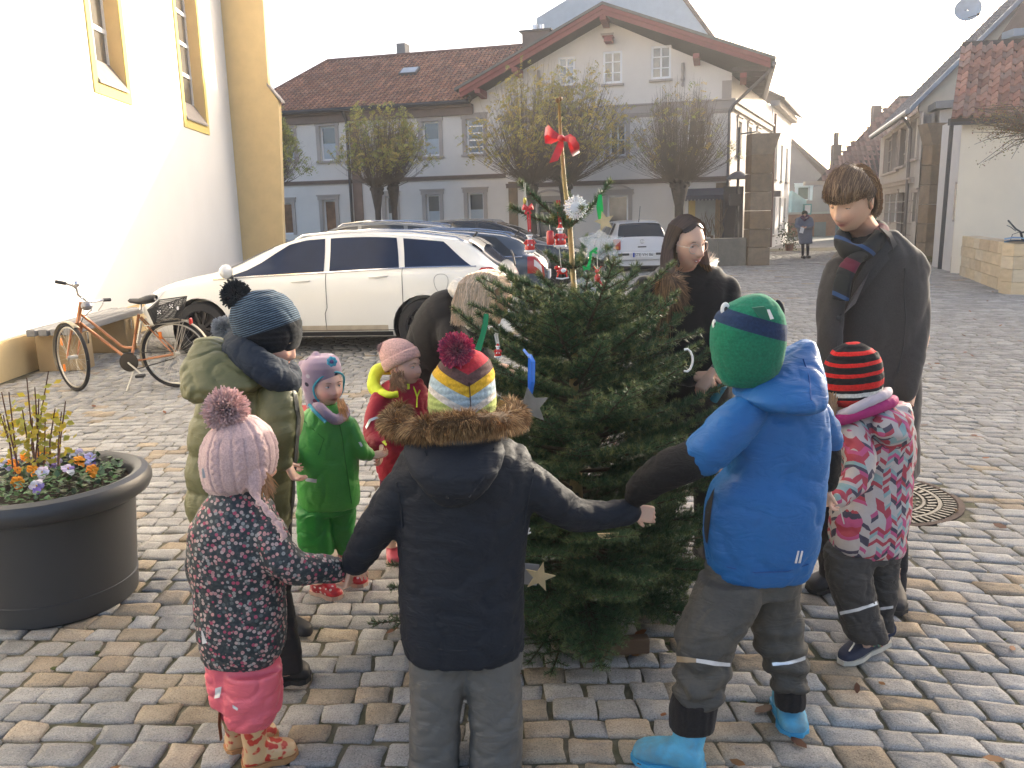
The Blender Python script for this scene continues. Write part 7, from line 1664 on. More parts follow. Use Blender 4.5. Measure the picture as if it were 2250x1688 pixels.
t_=MB();limb(t_,[(1560,990,2.2,44),(1518,1012,2.21,46),(1455,1040,2.25,43),(1410,1075,2.3,33),(1396,1092,2.32,26)]);cloth('sleeve',m_blk,p,t_,.007,4,[(.008,15,(1,1,1),3)])
t_=MB();limb(t_,[(1822,968,2.43,24),(1826,1010,2.44,24),(1820,1062,2.46,21)]);cloth('sleeve',m_blk,p,t_,.006,4,[(.006,16,(1,1,1),4)])
h_=MB();h_.rings(RP([(1765,1788,748,2.34,.03),(1730,1795,768,2.33,.055),(1680,1802,800,2.3,.09),(1635,1808,835,2.27,.12),(1612,1812,865,2.25,.13),(1650,1808,890,2.22,.10),(1730,1798,905,2.2,.05)],2.25),26)
hd = cloth('hood', m_blue, p, h_, .007, 4, [(.007, 12, (1, 1, 1), 51)])
cordon(hd,'hood_seam',M('seam_blue',(.008,.07,.25)),[(1765,790),(1778,830),(1782,880)],.002);cordon(an,'seam',M('seam_blue'),[(1556,1226),(1600,1246),(1660,1258),(1730,1255),(1775,1240)],.002)
decal(an,'pocket',M('pocket_black',(.01,.01,.012)),([(1566,1082),(1552,1110),(1548,1160),(1552,1190)],[(1572,1072),(1566,1110),(1560,1160),(1556,1196)]),.0025)
for x in (1748,1756):decal(an,'sleeve_logo',m_refl,([(x+4,1210),(x-3,1237)],[(x+8,1210),(x+2,1237)]),.002)
HXB = D(1645, 740, 2.27) - Vector(MW[p.name].translation)
def gband(t, co):
    v=dot(t,co,(.30,0,1),-(HXB.z+HXB.x*.30));v=t.math('ADD',t.math('MULTIPLY',v,4),.5);f=lambda z:.5+z*4
    return t.ramp(v,[(0,(.008,.155,.085)),(f(.018),(.012,.032,.085)),(f(.062),(.008,.17,.095))],'CONSTANT')
hm=MB();hm.rings(RP([(1590,1690,845),(1575,1708,820),(1566,1718,790),(1561,1724,755),(1563,1726,720),(1575,1720,690),(1600,1708,668),(1632,1692,652),(1655,1680,646)],2.27,1.0,2.15),28);limb(hm,[(1598,790,2.26,28),(1600,822,2.24,22),(1608,842,2.22,10)])
hat=cloth('fleece_hat',knit('fleece_green',gband,300,bump=.15),p,hm,.0055,4,[(.003,14,(1,1,1),2)])
for (x, y, rx, ry) in ((1594, 680, 11, 16), (1570, 712, 5, 11)):
    c=hit(hat,x,y,.001) or D(x,y,2.18);b=MB();b.ball(c,(rx/830,.006,ry/830),12,8);e_=b.build('eye_patch',M('felt_white',(.78,.78,.74),rough=.9),hat,smooth=True);b=MB();b.ball(c+Vector((.001,-.004,-.001)),(rx/1700,.005,ry/1700),8,6);b.build('pupil_patch',m_black,e_)
c = hit(hat, 1672, 690, .004) or D(1672, 690, 2.15)
b=MB();b.prism([c+Vector((-.025,0,.016)),c+Vector((.0,-.02,.020)),c+Vector((.022,-.022,-.004)),c+Vector((.018,-.012,-.018)),c+Vector((-.005,-.006,-.012))],(0,-.004,0),(0,.004,0));ea=b.build('fabric_ear',M('felt_green',(.01,.13,.09),rough=.9),hat);b=MB();b.prism([c+Vector((.006,-.028,.012)),c+Vector((.013,-.028,.012)),c+Vector((.025,-.028,-.012)),c+Vector((.016,-.028,-.014))],(0,-.001,0),(0,.002,0));b.build('white_patch',M('felt_white'),ea)
b=MB();b.ball(D(1713,678,2.3),(.014,.01,.026),8,6,Matrix.Rotation(rad(-20),3,'Y'));b.build('fabric_ear',M('felt_black',(.012,.013,.02),rough=.9),hat,smooth=True)
m_mat=fabric('muddy_trousers',(.065,.062,.055),rough=.65,crease=.7,cs=9,spec=.35,dirt=.6,dirtcol=(.13,.115,.09))
t_ = MB(); t_.rings(RP([(1555, 1770, 1225), (1548, 1760, 1265), (1540, 1758, 1300)], 2.3, .6), 24)
t_.rings(RP([(1535,1680,1270,2.27),(1518,1668,1320,2.25),(1497,1648,1365,2.23),(1483,1622,1400,2.22),(1486,1610,1430,2.21),(1488,1606,1455,2.21),(1482,1600,1485,2.2),(1480,1592,1515,2.19),(1490,1582,1545,2.19)],2.2,.85),20)
t_.rings(RP([(1655,1756,1270,2.34),(1655,1756,1320,2.35),(1650,1762,1375,2.35),(1658,1770,1420,2.35),(1676,1775,1455,2.35),(1690,1774,1490,2.35),(1703,1768,1518,2.35)],2.35,.85),20)
def folds(V, N):
    out = V.copy()
    for i, v in enumerate(V):
        z=v[2];k=max(0,min(1,(.42-z)/.25));out[i]=v+N[i]*(.009*k*math.sin(z*95+5*noise.noise(Vector((v[0]*9,v[1]*9,z*4)))))
    return out
tr_o=cloth('mud_trousers',m_mat,p,t_,.007,3,[(.011,9,(1,1,1.4),61),(.004,24,(1,1,1),9)],folds)
decal(tr_o,'reflector',m_refl,([(1530,1446),(1570,1452),(1603,1456)],[(1530,1455),(1570,1462),(1603,1464)]),.003);decal(tr_o,'reflector',M('tape_dirty',(.33,.25,.16),rough=.5),([(1489,1441),(1530,1446)],[(1489,1455),(1530,1455)]),.003);decal(tr_o,'reflector',m_refl,([(1697,1456),(1730,1453),(1768,1440)],[(1699,1463),(1732,1461),(1768,1449)]),.003)
m_rib = knit('rib_dark', lambda t, co: (.022, .020, .020), 260, rib=True)
t_=MB();t_.rings(RP([(1478,1580,1530,2.19),(1470,1574,1560,2.19),(1470,1568,1598,2.19)],2.19,.9),20);cloth('long_john_cuff',m_rib,p,t_,.006,2)
t_=MB();t_.rings(RP([(1703,1768,1505,2.35),(1702,1770,1535,2.35),(1704,1768,1552,2.35)],2.35,.9),18);cloth('long_john_cuff',m_rib,p,t_,.006,2)
m_clog=M('clog_blue',(.08,.34,.52),rough=.7,var=.2,vs=20,bump=.3,bs=90,bd=.002,dirt=.55,dirtcol=(.16,.19,.14))
he,to=G(1545,1700),G(1392,1662);shoe('rubber_boot',m_clog,p,(he.x,he.y,.004),(to.x,to.y,.004),.075,.044,D(1518,1585,2.19),.052,M('clog_sole',(.05,.32,.55),rough=.6))
he,to=G(1735,1560),G(1748,1622);shoe('rubber_boot',m_clog,p,(he.x-.01,he.y+.05,.004),(to.x,to.y-.005,.004),.07,.042,D(1736,1530,2.36),.046,M('clog_sole'))
bd=MB();hc_=D(1640,762,2.27);head(bd,hc_,(-.8,.55,-.2),.84,True,skin=SKINK);bd.cc=SKINK;bd.tube([hc_-Vector((0,0,.06)),D(1690,890,2.3),D(1680,1230,2.3)],[.036,.05,.06],10)
bd.tube([D(1640,905,2.22),D(1520,1010,2.21),D(1412,1075,2.3),D(1396,1092,2.325)],[.035,.028,.022,.016],9);bd.tube([D(1785,905,2.38),D(1826,1010,2.44),D(1820,1075,2.46)],[.03,.02,.014],9)
hand(bd,D(1398,1090,2.33),(-.1,.3,-1),(-1,-.2,0),.62,.7,-1);hand(bd,D(1819,1072,2.465),(.1,.2,-1),(1,0,0),.58,.7,1)
for L in ([(1610,1270,2.27),(1560,1400,2.22),(1518,1600,2.19)],[(1700,1270,2.34),(1712,1400,2.35),(1736,1560,2.36)]):bd.tube([D(*q) for q in L],[.03,.03,.024],9)
bd.build('body', m_skin, p, smooth='all')

# ---------------------------------------------------------------- girl in patterned jacket
p=person('girl in pink patterned jacket and red black striped hat, right of the blue anorak',D(1900,1200,2.72).x,2.72)
m_geo=bpy.data.materials.new('geometric_print');t=NT(m_geo);co=t.coord('Object');sp_=t.n('ShaderNodeSeparateXYZ');t.l(co,sp_.inputs[0]);xx=t.math('ADD',sp_.outputs[0],sp_.outputs[1])
zz=t.math('SUBTRACT',sp_.outputs[2],t.math('MULTIPLY',t.math('PINGPONG',xx,.0238),.75));cb=t.n('ShaderNodeCombineXYZ');t.l(t.math('MULTIPLY',xx,42),cb.inputs[0]);t.l(t.math('MULTIPLY',zz,70),cb.inputs[1])
fl=t.n('ShaderNodeVectorMath');fl.operation='FLOOR';t.l(cb.outputs[0],fl.inputs[0]);wn_=t.n('ShaderNodeTexWhiteNoise');wn_.noise_dimensions='2D';t.l(fl.outputs[0],wn_.inputs['Vector'])
cl=t.ramp(wn_.outputs['Value'],[(0,(.50,.44,.41)),(.30,(.42,.045,.07)),(.50,(.50,.08,.20)),(.66,(.50,.44,.41)),(.76,(.06,.05,.08)),(.90,(.25,.38,.38))],'CONSTANT');t.l(cl,t.b.inputs['Base Color']);t.set('Roughness',.6);t.bump(t.noise(co,14,3),.5,.012)
t_=MB();t_.rings(RP([(1880,1965,885),(1858,1985,905),(1846,2000,935),(1845,2003,980),(1855,2001,1030),(1848,1998,1080),(1826,1994,1130),(1824,1987,1170),(1826,1984,1200),(1840,1978,1214)],2.74,.75),26)
limb(t_,[(1873,945,2.66,31),(1890,1000,2.62,34),(1884,1048,2.6,33),(1858,1080,2.58,27),(1842,1094,2.56,22)]);limb(t_,[(1985,945,2.8,26),(1988,1010,2.78,25),(1975,1070,2.75,20)])
h_=t_;h_.rings(RP([(1905,1998,885,2.70,.05),(1895,2006,915,2.67,.07),(1915,2003,950,2.64,.06),(1940,1995,980,2.64,.03)],2.66),20)
jk=cloth('patterned_jacket',m_geo,p,t_,.0075,5,[(.009,11,(1,1,1.2),71),(.004,26,(1,1,1),9)])
cordon(jk,'hood_edge',M('seam_plum',(.12,.02,.07)),[(1915,960),(1945,985),(1975,985),(2000,965)],.002)
decal(jk,'zip_puller',m_refl,([(1847,1118),(1850,1135),(1855,1152)],[(1850,1117),(1853,1135),(1857,1151)]),.003)
t_=MB();P_=[D(1838,915,2.68),D(1865,905,2.63),D(1905,885,2.62),D(1945,868,2.66),D(1950,860,2.74)];t_.tube(crom(P_,4),.017,12);cloth('neck_warmer',fabric('warmer_lilac',(.50,.44,.48),crease=.4),p,t_,.005,2,[(.003,30,(1,1,1),2)])
t_=MB();P_=[D(1826,925,2.7),D(1850,922,2.64),D(1905,905,2.62),D(1955,885,2.66),D(1962,880,2.74)];t_.tube(crom(P_,4),.020,12);cloth('collar',fabric('collar_magenta',(.36,.02,.14),crease=.4),p,t_,.005,2,[(.003,30,(1,1,1),2)])
HZ = D(1868, 858, 2.72) - Vector(MW[p.name].translation)
def rstr(t, co):
    v=dot(t,co,(-.10,0,1),-(HZ.z-HZ.x*.10));nz=t.noise(co,9,1);v=t.math('ADD',v,t.math('MULTIPLY',t.math('SUBTRACT',nz,.5),.012));w=t.math('SINE',t.math('MULTIPLY',t.math('ADD',v,.006),2*math.pi/.033));up=t.ramp(w,[(0,(.012,.012,.014)),(.46,(.62,.02,.018))],'CONSTANT')
    lo=t.ramp(t.math('ADD',t.math('MULTIPLY',v,5),.5),[(0,(.55,.02,.02)),(.42,(.014,.014,.016)),(.47,(.70,.67,.60)),(.545,(.014,.014,.016)),(.60,(.6,.02,.018))],'CONSTANT');g_=t.math('GREATER_THAN',v,.03);return t.mix(g_,lo,up)
hm=MB();hm.rings(RP([(1828,1920,890),(1815,1930,875),(1808,1934,850),(1808,1936,822),(1816,1934,795),(1832,1925,772),(1852,1900,757),(1866,1886,751)],2.72,.98,2.15),28);limb(hm,[(1905,800,2.68,26),(1918,800,2.68,18)])
hat = cloth('striped_hat', knit('knit_red_black', rstr), p, hm, .005, 3, [(.006, 14, (1, 1, 1), 2)])
m_tr2 = fabric('dark_grey_trousers', (.045, .043, .042), rough=.6, crease=.7, cs=12, spec=.35)
t_ = MB(); t_.rings(RP([(1820, 1980, 1195), (1816, 1975, 1230)], 2.74, .6), 20)
t_.rings(RP([(1814,1920,1210,2.72),(1814,1915,1260,2.71),(1828,1922,1300,2.71),(1842,1932,1345,2.71),(1852,1944,1385,2.71),(1862,1948,1402,2.71)],2.7,.9),18);t_.rings(RP([(1905,1976,1210,2.8),(1908,1974,1260,2.8),(1918,1970,1310,2.8),(1926,1962,1350,2.8),(1934,1964,1388,2.8)],2.8,.9),16)
tr_o = cloth('trousers', m_tr2, p, t_, .0065, 3, [(.010, 12, (1, 1, 1.3), 81), (.004, 26, (1, 1, 1), 9)])
decal(tr_o,'reflector',m_refl,([(1846,1344),(1885,1335),(1924,1322)],[(1848,1351),(1887,1342),(1927,1329)]),.003);decal(tr_o,'reflector',m_refl,([(1934,1334),(1962,1330)],[(1934,1340),(1962,1336)]),.003)
he,to=G(1945,1420),G(1842,1462);m_sn=M('sneaker_navy',(.02,.028,.06),rough=.7,var=.1);so_=M('sole_white',(.55,.52,.44),rough=.7,var=.15)
sn=shoe('sneaker',m_sn,p,(he.x,he.y,.02),(to.x+.01,to.y,.006),.062,.034,D(1918,1388,2.71),.036,so_)
for r_,c in ((11,(.62,.25,.22)),(8,(.5,.45,.2)),(5,(.12,.35,.28))):cordon(sn,'rainbow_arc',M('arc_%d' % r_,c),[(1926+r_*math.cos(a),1420-r_*math.sin(a)) for a in [math.pi*k/8 for k in range(9)]],.0022,.002)
cordon(sn,'lace',M('felt_white'),[(1866,1432),(1876,1418),(1880,1405)],.003,.002);he,to=G(1952,1395),G(1868,1405);shoe('sneaker',m_sn,p,(he.x,he.y,.004),(to.x,to.y,.004),.06,.033,D(1950,1380,2.8),.034,so_)
bd=MB();hc_=D(1865,850,2.72);head(bd,hc_,(-.75,.65,-.15),.80,True,skin=SKINK);bd.cc=SKINK;bd.tube([hc_-Vector((0,0,.06)),D(1915,930,2.74),D(1905,1190,2.74)],[.034,.045,.055],10);bd.tube([D(1873,945,2.66),D(1888,1040,2.6),D(1838,1098,2.56)],[.025,.022,.014],9);bd.tube([D(1985,945,2.8),D(1988,1010,2.78),D(1975,1080,2.75)],[.022,.02,.013],9)
hand(bd,D(1838,1097,2.555),(-.9,-.1,-.35),(-.1,.5,.6),.56,.7,-1);hand(bd,D(1975,1080,2.75),(0,-.1,-1),(-1,0,0),.54,.5,1)
for L in ([(1865,1210,2.72),(1880,1300,2.71),(1905,1420,2.71)],[(1940,1210,2.8),(1942,1300,2.8),(1948,1390,2.8)]):bd.tube([D(*q) for q in L],[.03,.022,.014],9)
bd.build('body', m_skin, p, smooth='all')
hr = MB(); hr.usecol = True; L_ = []
for k in range(260):
    a=D(1822+rr_.uniform(-9,20),866+rr_.uniform(-6,12),2.68+rr_.uniform(-.02,.05));e=D(1826+rr_.uniform(-14,22),922+rr_.uniform(-12,14),2.66+rr_.uniform(-.02,.03));kk=rr_.uniform(.65,1.3);L_.append(([a,a.lerp(e,.5)+Vector((-.006,0,0)),e],tuple(x*kk for x in (.40,.23,.11))))
strands(hr, L_, .0022); hr.build('hair', m_hair, p)

# ---------------------------------------------------------------- olive puffer boy
p=person('boy in olive puffer coat, navy scarf and dark blue striped bobble hat',D(530,1000,2.68).x,2.66)
m_olv = fabric('olive_puffer', (.135, .135, .055), rough=.5, crease=.4, cs=12, spec=.5, sheen=0)
def quilt(V, N):
    out = V.copy()
    for i, v in enumerate(V):
        z=v[2]+.025*noise.noise(Vector((v[0]*6,v[1]*6,1)));k=abs(math.sin(math.pi*z/.125));w=min(1,max(0,(1.06-v[2])/.08));out[i]=v+N[i]*((.012*k**.5-.010)*w)
    return out
t_=MB();t_.rings(RP([(500,640,812),(470,652,838),(440,660,870),(424,664,920),(418,655,980),(415,648,1040),(414,644,1090),(420,642,1130),(432,636,1160),(445,630,1172)],2.68,.80),28)
limb(t_,[(612,880,2.56,46),(612,940,2.53,44),(612,985,2.53,36),(622,1012,2.53,26)]);ol=cloth('puffer_coat',m_olv,p,t_,.0085,5,[(.007,12,(1,1,1.6),93)],quilt)
decal(ol,'zip_placket',M('placket_dark',(.025,.03,.028),rough=.7),([(640,850),(650,920),(645,1000),(640,1080),(636,1140)],[(648,850),(659,920),(652,1000),(647,1080),(640,1145)]),.004,n=16)
h_=MB();h_.rings(RP([(432,475,742,2.66,.05),(420,520,768,2.64,.10),(408,580,800,2.62,.14),(404,610,835,2.60,.15),(412,560,862,2.58,.12),(425,480,880,2.58,.06)],2.6),24);cloth('hood',m_olv,p,h_,.0075,4,[(.012,12,(1,1,1),99),(.004,30,(1,1,1),2)])
b=MB();b.rings(RP([(440,560,748,2.72,.06),(438,590,770,2.69,.09),(455,600,800,2.66,.09)],2.68),20);cloth('hood_lining',fabric('lining_black',(.015,.015,.017),crease=.6),p,b,.008,3,[(.010,14,(1,1,1),2)])
b=MB();P_=[D(500,800,2.72),D(520,770,2.60),D(560,800,2.53),D(605,830,2.53),D(632,840,2.60),D(630,815,2.72)];b.tube(crom(P_,4),.045,12);P_=[D(515,745,2.70),D(535,765,2.57),D(580,795,2.53),D(622,815,2.57)];b.tube(crom(P_,4),.035,12);cloth('scarf',fabric('scarf_navy',(.016,.026,.042),crease=.6,cs=22),p,b,.006,3,[(.008,18,(1,1,1),5)])
HO = D(590, 720, 2.66) - Vector(MW[p.name].translation)
def ostr(t, co):
    v=dot(t,co,(-.30,0,1),-(HO.z-HO.x*.30));nz=t.noise(co,5,1);v2=t.math('ADD',v,t.math('MULTIPLY',nz,.03));w=t.math('SINE',t.math('MULTIPLY',v2,2*math.pi/.0068));st_=t.ramp(w,[(0,(.022,.034,.05)),(.5,(.022,.034,.05)),(.7,(.13,.20,.27))]);return t.mix(t.math('GREATER_THAN',v,-.005),(.013,.015,.018),st_)
hm=MB();hm.rings(RP([(535,630,780),(526,655,765),(520,662,740),(512,662,712),(506,655,690),(512,642,668),(530,622,648),(555,600,638)],2.66,1.0,2.15),30)
hat=cloth('bobble_hat',knit('knit_navy_stripe',ostr,rib=False),p,hm,.005,3,[(.006,12,(1,1,1),2)]);pompom(hat,D(518,648,2.64),.043,[(.02,.024,.028),(.035,.04,.045)],2200,seed=7)
t_=MB();t_.rings(RP([(450,640,1150,2.68),(470,640,1220,2.68),(520,640,1300,2.68),(560,655,1380,2.66),(580,665,1450,2.64),(590,668,1480,2.63)],2.66,.5),20);t_.rings(RP([(455,560,1200,2.74),(500,590,1300,2.78),(560,620,1350,2.85)],2.75,.7),16);cloth('trousers',fabric('black_trousers',(.022,.022,.022),crease=.5),p,t_,.009,4,[(.008,10,(1,1,1.4),3)],ground=True)
he,to=G(600,1500),G(683,1490);shoe('shoe',m_shoeD,p,(he.x,he.y,.004),(to.x,to.y,.004),.075,.042,None,.04,m_soleD);he,to=G(560,1352),G(645,1345);shoe('shoe',m_shoeD,p,(he.x,he.y,.004),(to.x,to.y,.004),.07,.042,None,.04,m_soleD)
bd=MB();hc_=D(592,748,2.64);head(bd,hc_,(.93,-.05,-.42),.88,True,skin=(.74,.44,.32),smile=.8);bd.cc=SKINK;bd.tube([hc_-Vector((0,0,.06)),D(560,860,2.66),D(540,1140,2.68)],[.036,.05,.06],10);bd.tube([D(612,880,2.56),D(612,980,2.53),D(628,1018,2.53)],[.025,.022,.015],9)
hand(bd, D(629, 1018, 2.53), (.35, .3, -1), (1, 0, .2), .6, .7, -1)
bd.tube([D(560,1160,2.68),D(610,1330,2.67),D(632,1480,2.64)],[.045,.035,.025],9);bd.tube([D(520,1160,2.74),D(560,1270,2.78),D(590,1345,2.86)],[.04,.03,.025],9);bd.build('body',m_skin,p,smooth='all')

# ---------------------------------------------------------------- hidden child with grey bobble hat
p=person('child in bright blue jacket and pale grey bobble hat, mostly hidden behind the olive coat',D(590,900,3.05).x,3.05)
m_cam=bpy.data.materials.new('blue_blot');t=NT(m_cam);co=t.coord('Object');t.l(t.ramp(t.noise(co,22,3),[(.42,(.01,.03,.10)),(.5,(.02,.13,.55)),(.62,(.03,.20,.75))]),t.b.inputs['Base Color']);t.set('Roughness',.5)
t_=MB();t_.rings(RP([(560,640,812),(545,652,840),(530,648,900),(535,642,980),(540,645,1060),(545,648,1090)],3.05,.7),22);limb(t_,[(625,845,2.98,24),(632,915,2.95,22),(636,985,2.93,18)]);t_.ball(D(645,820,2.95),.03,10,8);cloth('blue_jacket',m_cam,p,t_,.008,3,[(.008,14,(1,1,1),3)])
hm=MB();hm.rings(RP([(520,612,775),(512,618,745),(512,612,715),(525,590,695),(540,570,688)],3.05,1.0),22);limb(hm,[(530,720,3.0,22),(506,725,2.96,17)]);hat=cloth('bobble_hat',knit('knit_grey',lambda t,co:(.36,.37,.38)),p,hm,.006,3);pompom(hat,D(494,722,2.95),.042,[(.42,.43,.44),(.50,.50,.51)],1800,seed=9)
t_=MB();t_.rings(RP([(545,640,1075),(548,595,1150),(552,590,1300)],3.05,.6),16);t_.rings(RP([(595,645,1090),(598,640,1200),(600,638,1330)],3.05,.8),16);cloth('trousers',fabric('black_trousers',(.02,.02,.02)),p,t_,.009,3)
for x in (570,620):q=D(x,1330,3.05);shoe('shoe',m_shoeD,p,(q.x-.03,3.05,.004),(q.x+.12,3.0,.004),.07,.035)
bd=MB();hc_=D(566,755,3.05);head(bd,hc_,(.9,-.3,-.1),.8,True,skin=SKINK);bd.cc=SKINK;bd.tube([hc_-Vector((0,0,.06)),D(590,850,3.05),D(592,1080,3.05)],.04,10);bd.tube([D(625,845,2.98),D(632,915,2.95),D(637,995,2.93)],[.022,.02,.013],9);hand(bd,D(637,995,2.93),(.2,.1,-1),(1,0,0),.54,.6,1);bd.tube([D(570,1080,3.05),D(570,1320,3.05)],.03,8);bd.tube([D(620,1080,3.05),D(620,1320,3.05)],.03,8);bd.build('body',m_skin,p,smooth='all')

# ---------------------------------------------------------------- green rain suit girl
p=person('toddler girl in green rain suit with lilac flower hat and red dotted boots',D(715,1000,3.32).x,3.32)
m_grn = fabric('green_rainwear', (.065, .34, .055), rough=.42, crease=.5, cs=10, spec=.5, sheen=0, bump=.05)
t_=MB();t_.rings(RP([(690,745,888),(668,762,902),(652,774,925),(648,782,960),(652,786,1000),(652,789,1050),(655,791,1090),(660,790,1106),(664,787,1112)],3.32,.72),26)
limb(t_,[(668,930,3.30,24),(648,965,3.3,23),(641,1000,3.25,21),(640,1022,3.2,17)]);limb(t_,[(765,935,3.30,22),(780,968,3.3,22),(795,990,3.3,19),(809,999,3.32,16)])
gj=cloth('rain_jacket',m_grn,p,t_,.0065,4,[(.009,9,(1.5,1.5,.6),103),(.003,24,(1.3,1.3,.7),9)])
decal(gj,'reflector',m_refl,([(672,1049),(697,1053)],[(672,1057),(696,1061)]),.003);decal(gj,'reflector',m_refl,([(787,972),(793,982)],[(792,971),(797,980)]),.003)
cordon(gj,'placket',M('seam_green',(.03,.20,.03)),[(745,930),(752,960),(758,1010),(766,1060),(772,1106)],.0025);cordon(gj,'placket',M('seam_green'),[(668,925),(690,945),(712,965),(700,1000)],.002)
b=MB();P_=[D(690,905,3.36),D(700,895,3.22),D(722,915,3.18),D(742,922,3.2),D(758,908,3.28),D(752,895,3.38)];b.tube(crom(P_,4),.022,12);cloth('neck_scarf',fabric('scarf_lilac',(.33,.25,.31),crease=.5,cs=25),p,b,.006,2,[(.004,28,(1,1,1),2)])
b=MB();b.tube(crom([D(680,890,3.25),D(695,908,3.18),D(716,928,3.16)],4),.007,8);b.build('blue_edge',M('edge_aqua',(.05,.36,.45),rough=.7),p,smooth='all')
m_lil=bpy.data.materials.new('flower_print_lilac');t=NT(m_lil);co=t.coord('Object');v=t.n('ShaderNodeTexVoronoi');v.inputs['Scale'].default_value=26;t.l(co,v.inputs['Vector']);sp2=t.n('ShaderNodeSeparateColor');t.l(v.outputs['Color'],sp2.inputs[0]);pc=t.ramp(sp2.outputs[0],[(0,(.60,.55,.58)),(.4,(.16,.05,.10)),(.62,(.40,.28,.35)),(.8,(.05,.04,.06))],'CONSTANT');mk=t.ramp(v.outputs['Distance'],[(.22,(1,)*3),(.30,(0,)*3)]);t.l(t.mix(mk,(.44,.33,.40),pc),t.b.inputs['Base Color']);t.set('Roughness',.85)
hm=MB();hm.rings(RP([(676,712,895,3.36,.05),(672,728,875,3.36,.06),(666,744,850,3.35,.07),(662,750,825,3.34,.082),(662,748,805,3.33,.085),(668,742,790,3.33,.08),(682,730,781,3.33,.06)],3.34,1.0),26);hm.ball(D(664,800,3.33),.016,10,7);hm.ball(D(694,781,3.33),.018,10,7)
hat = cloth('flower_hat', m_lil, p, hm, .005, 2)
fh = (.62, -.76, -.10); hc_ = D(717, 845, 3.33)
b=MB();fV=Vector(fh).normalized();rV=fV.cross(Vector((0,0,1))).normalized();uV=rV.cross(fV);ring=[hc_+rV*(.068*math.cos(a))+fV*(.020+.040*max(0,math.sin(a)))+uV*((.066 if math.sin(a)>0 else .08)*math.sin(a)) for a in [rad(q) for q in range(-50,231,14)]];b.tube(ring,.0045,7);b.build('hat_edge',M('edge_aqua'),hat,smooth='all')
fc_ = D(729, 795, 3.22); b = MB()
for k in range(7):a=2*math.pi*k/7;b.ball(fc_+Vector((.014*math.cos(a),.003,.014*math.sin(a))),(.008,.004,.008),8,6)
fo=b.build('fabric_flower',M('flower_aqua',(.08,.42,.55),rough=.8),hat,smooth=True);b=MB();b.ball(fc_-Vector((0,.003,0)),(.008,.005,.008),8,6);b.build('flower_centre',M('flower_violet',(.10,.07,.22)),fo)
t_=MB();t_.rings(RP([(655,786,1095),(652,782,1125)],3.32,.6),20);t_.rings(RP([(652,728,1120,3.3),(652,728,1160,3.3),(656,732,1190,3.3),(662,734,1215,3.3)],3.3,.9),18);t_.rings(RP([(715,782,1120,3.36),(722,780,1160,3.36),(734,786,1190,3.36),(742,784,1215,3.36)],3.36,.9),18)
cloth('rain_trousers',fabric('green_rainwear_dark',(.02,.24,.035),rough=.42,crease=.5,cs=10,spec=.5,sheen=0),p,t_,.0065,3,[(.010,11,(1,1,1.4),113)])
m_dots=bpy.data.materials.new('dotted_boot');t=NT(m_dots);co=t.coord('Object');v=t.n('ShaderNodeTexVoronoi');v.inputs['Scale'].default_value=42;v.inputs['Randomness'].default_value=.3;t.l(co,v.inputs['Vector']);t.l(t.ramp(v.outputs['Distance'],[(.24,(.75,.62,.58)),(.28,(.50,.03,.04))]),t.b.inputs['Base Color']);t.set('Roughness',.3)
sp=M('boot_sole_pale',(.52,.36,.28));he,to=G(690,1300),G(748,1318);shoe('rubber_boot',m_dots,p,(he.x,he.y,.004),(to.x,to.y,.004),.06,.034,D(698,1205,3.3),.042,sp);he,to=G(752,1275),G(803,1290);shoe('rubber_boot',m_dots,p,(he.x,he.y,.004),(to.x,to.y,.004),.06,.034,D(762,1205,3.36),.042,sp)
bd=MB();head(bd,hc_,fh,.80,True,skin=(.74,.46,.36),lids=.35,iris=(.10,.13,.16),brow=(.25,.14,.08));bd.cc=SKINK;bd.tube([hc_-Vector((0,0,.06)),D(718,930,3.32),D(720,1100,3.32)],[.03,.04,.055],10);bd.tube([D(668,930,3.30),D(648,965,3.3),D(641,1030,3.18)],[.022,.02,.013],9);bd.tube([D(765,935,3.30),D(780,968,3.3),D(815,1002,3.33)],[.022,.02,.013],9)
hand(bd,D(813,1001,3.33),(1,.1,.05),(0,-.5,.8),.55,.55,1);hand(bd,D(641,1030,3.18),(-.1,-.3,-1),(-1,0,0),.55,.6,1)
bd.tube([D(690,1110,3.3),D(697,1280,3.3)],.03,8);bd.tube([D(752,1110,3.36),D(762,1260,3.36)],.03,8);bd.build('body',m_skin,p,smooth='all')
hr = MB(); hr.usecol = True; L_ = []
for k in range(160):
    a=D(750+rr_.uniform(-10,5),882+rr_.uniform(-8,10),3.26+rr_.uniform(-.02,.04));e=D(758+rr_.uniform(-12,10),918+rr_.uniform(-22,10),3.2+rr_.uniform(-.02,.02));kk=rr_.uniform(.7,1.3);L_.append(([a,a.lerp(e,.5),e],tuple(x*kk for x in (.50,.26,.10))))
strands(hr, L_, .0009); hr.build('hair', m_hair, p)

# ---------------------------------------------------------------- girl in red jacket
p=person('girl in crimson jacket with yellow hood and pale pink beanie beside the fir',D(880,950,3.68).x,3.68)
m_crm = fabric('crimson_jacket', (.36, .012, .035), rough=.6, crease=.55, cs=12, spec=.35)
t_=MB();t_.rings(RP([(850,925,835),(828,940,855),(815,948,885),(815,950,930),(822,948,980),(828,945,1030),(834,942,1050)],3.68,.72),24);limb(t_,[(838,880,3.6,25),(822,925,3.56,24),(822,962,3.5,22),(832,980,3.42,19)]);limb(t_,[(935,880,3.7,24),(950,925,3.66,22),(955,965,3.6,18)])
rj = cloth('winter_jacket', m_crm, p, t_, .007, 4, [(.009, 12, (1, 1, 1.4), 123), (.003, 30, (1, 1, 1), 9)])
m_neo = M('neon_yellow', (.72, .82, .03), rough=.6); 
for L in ([(903,838),(912,860),(916,872)],[(936,842),(922,858),(916,872),(915,895)]):cordon(rj,'zip_trim',m_neo,L,.0035,.003)
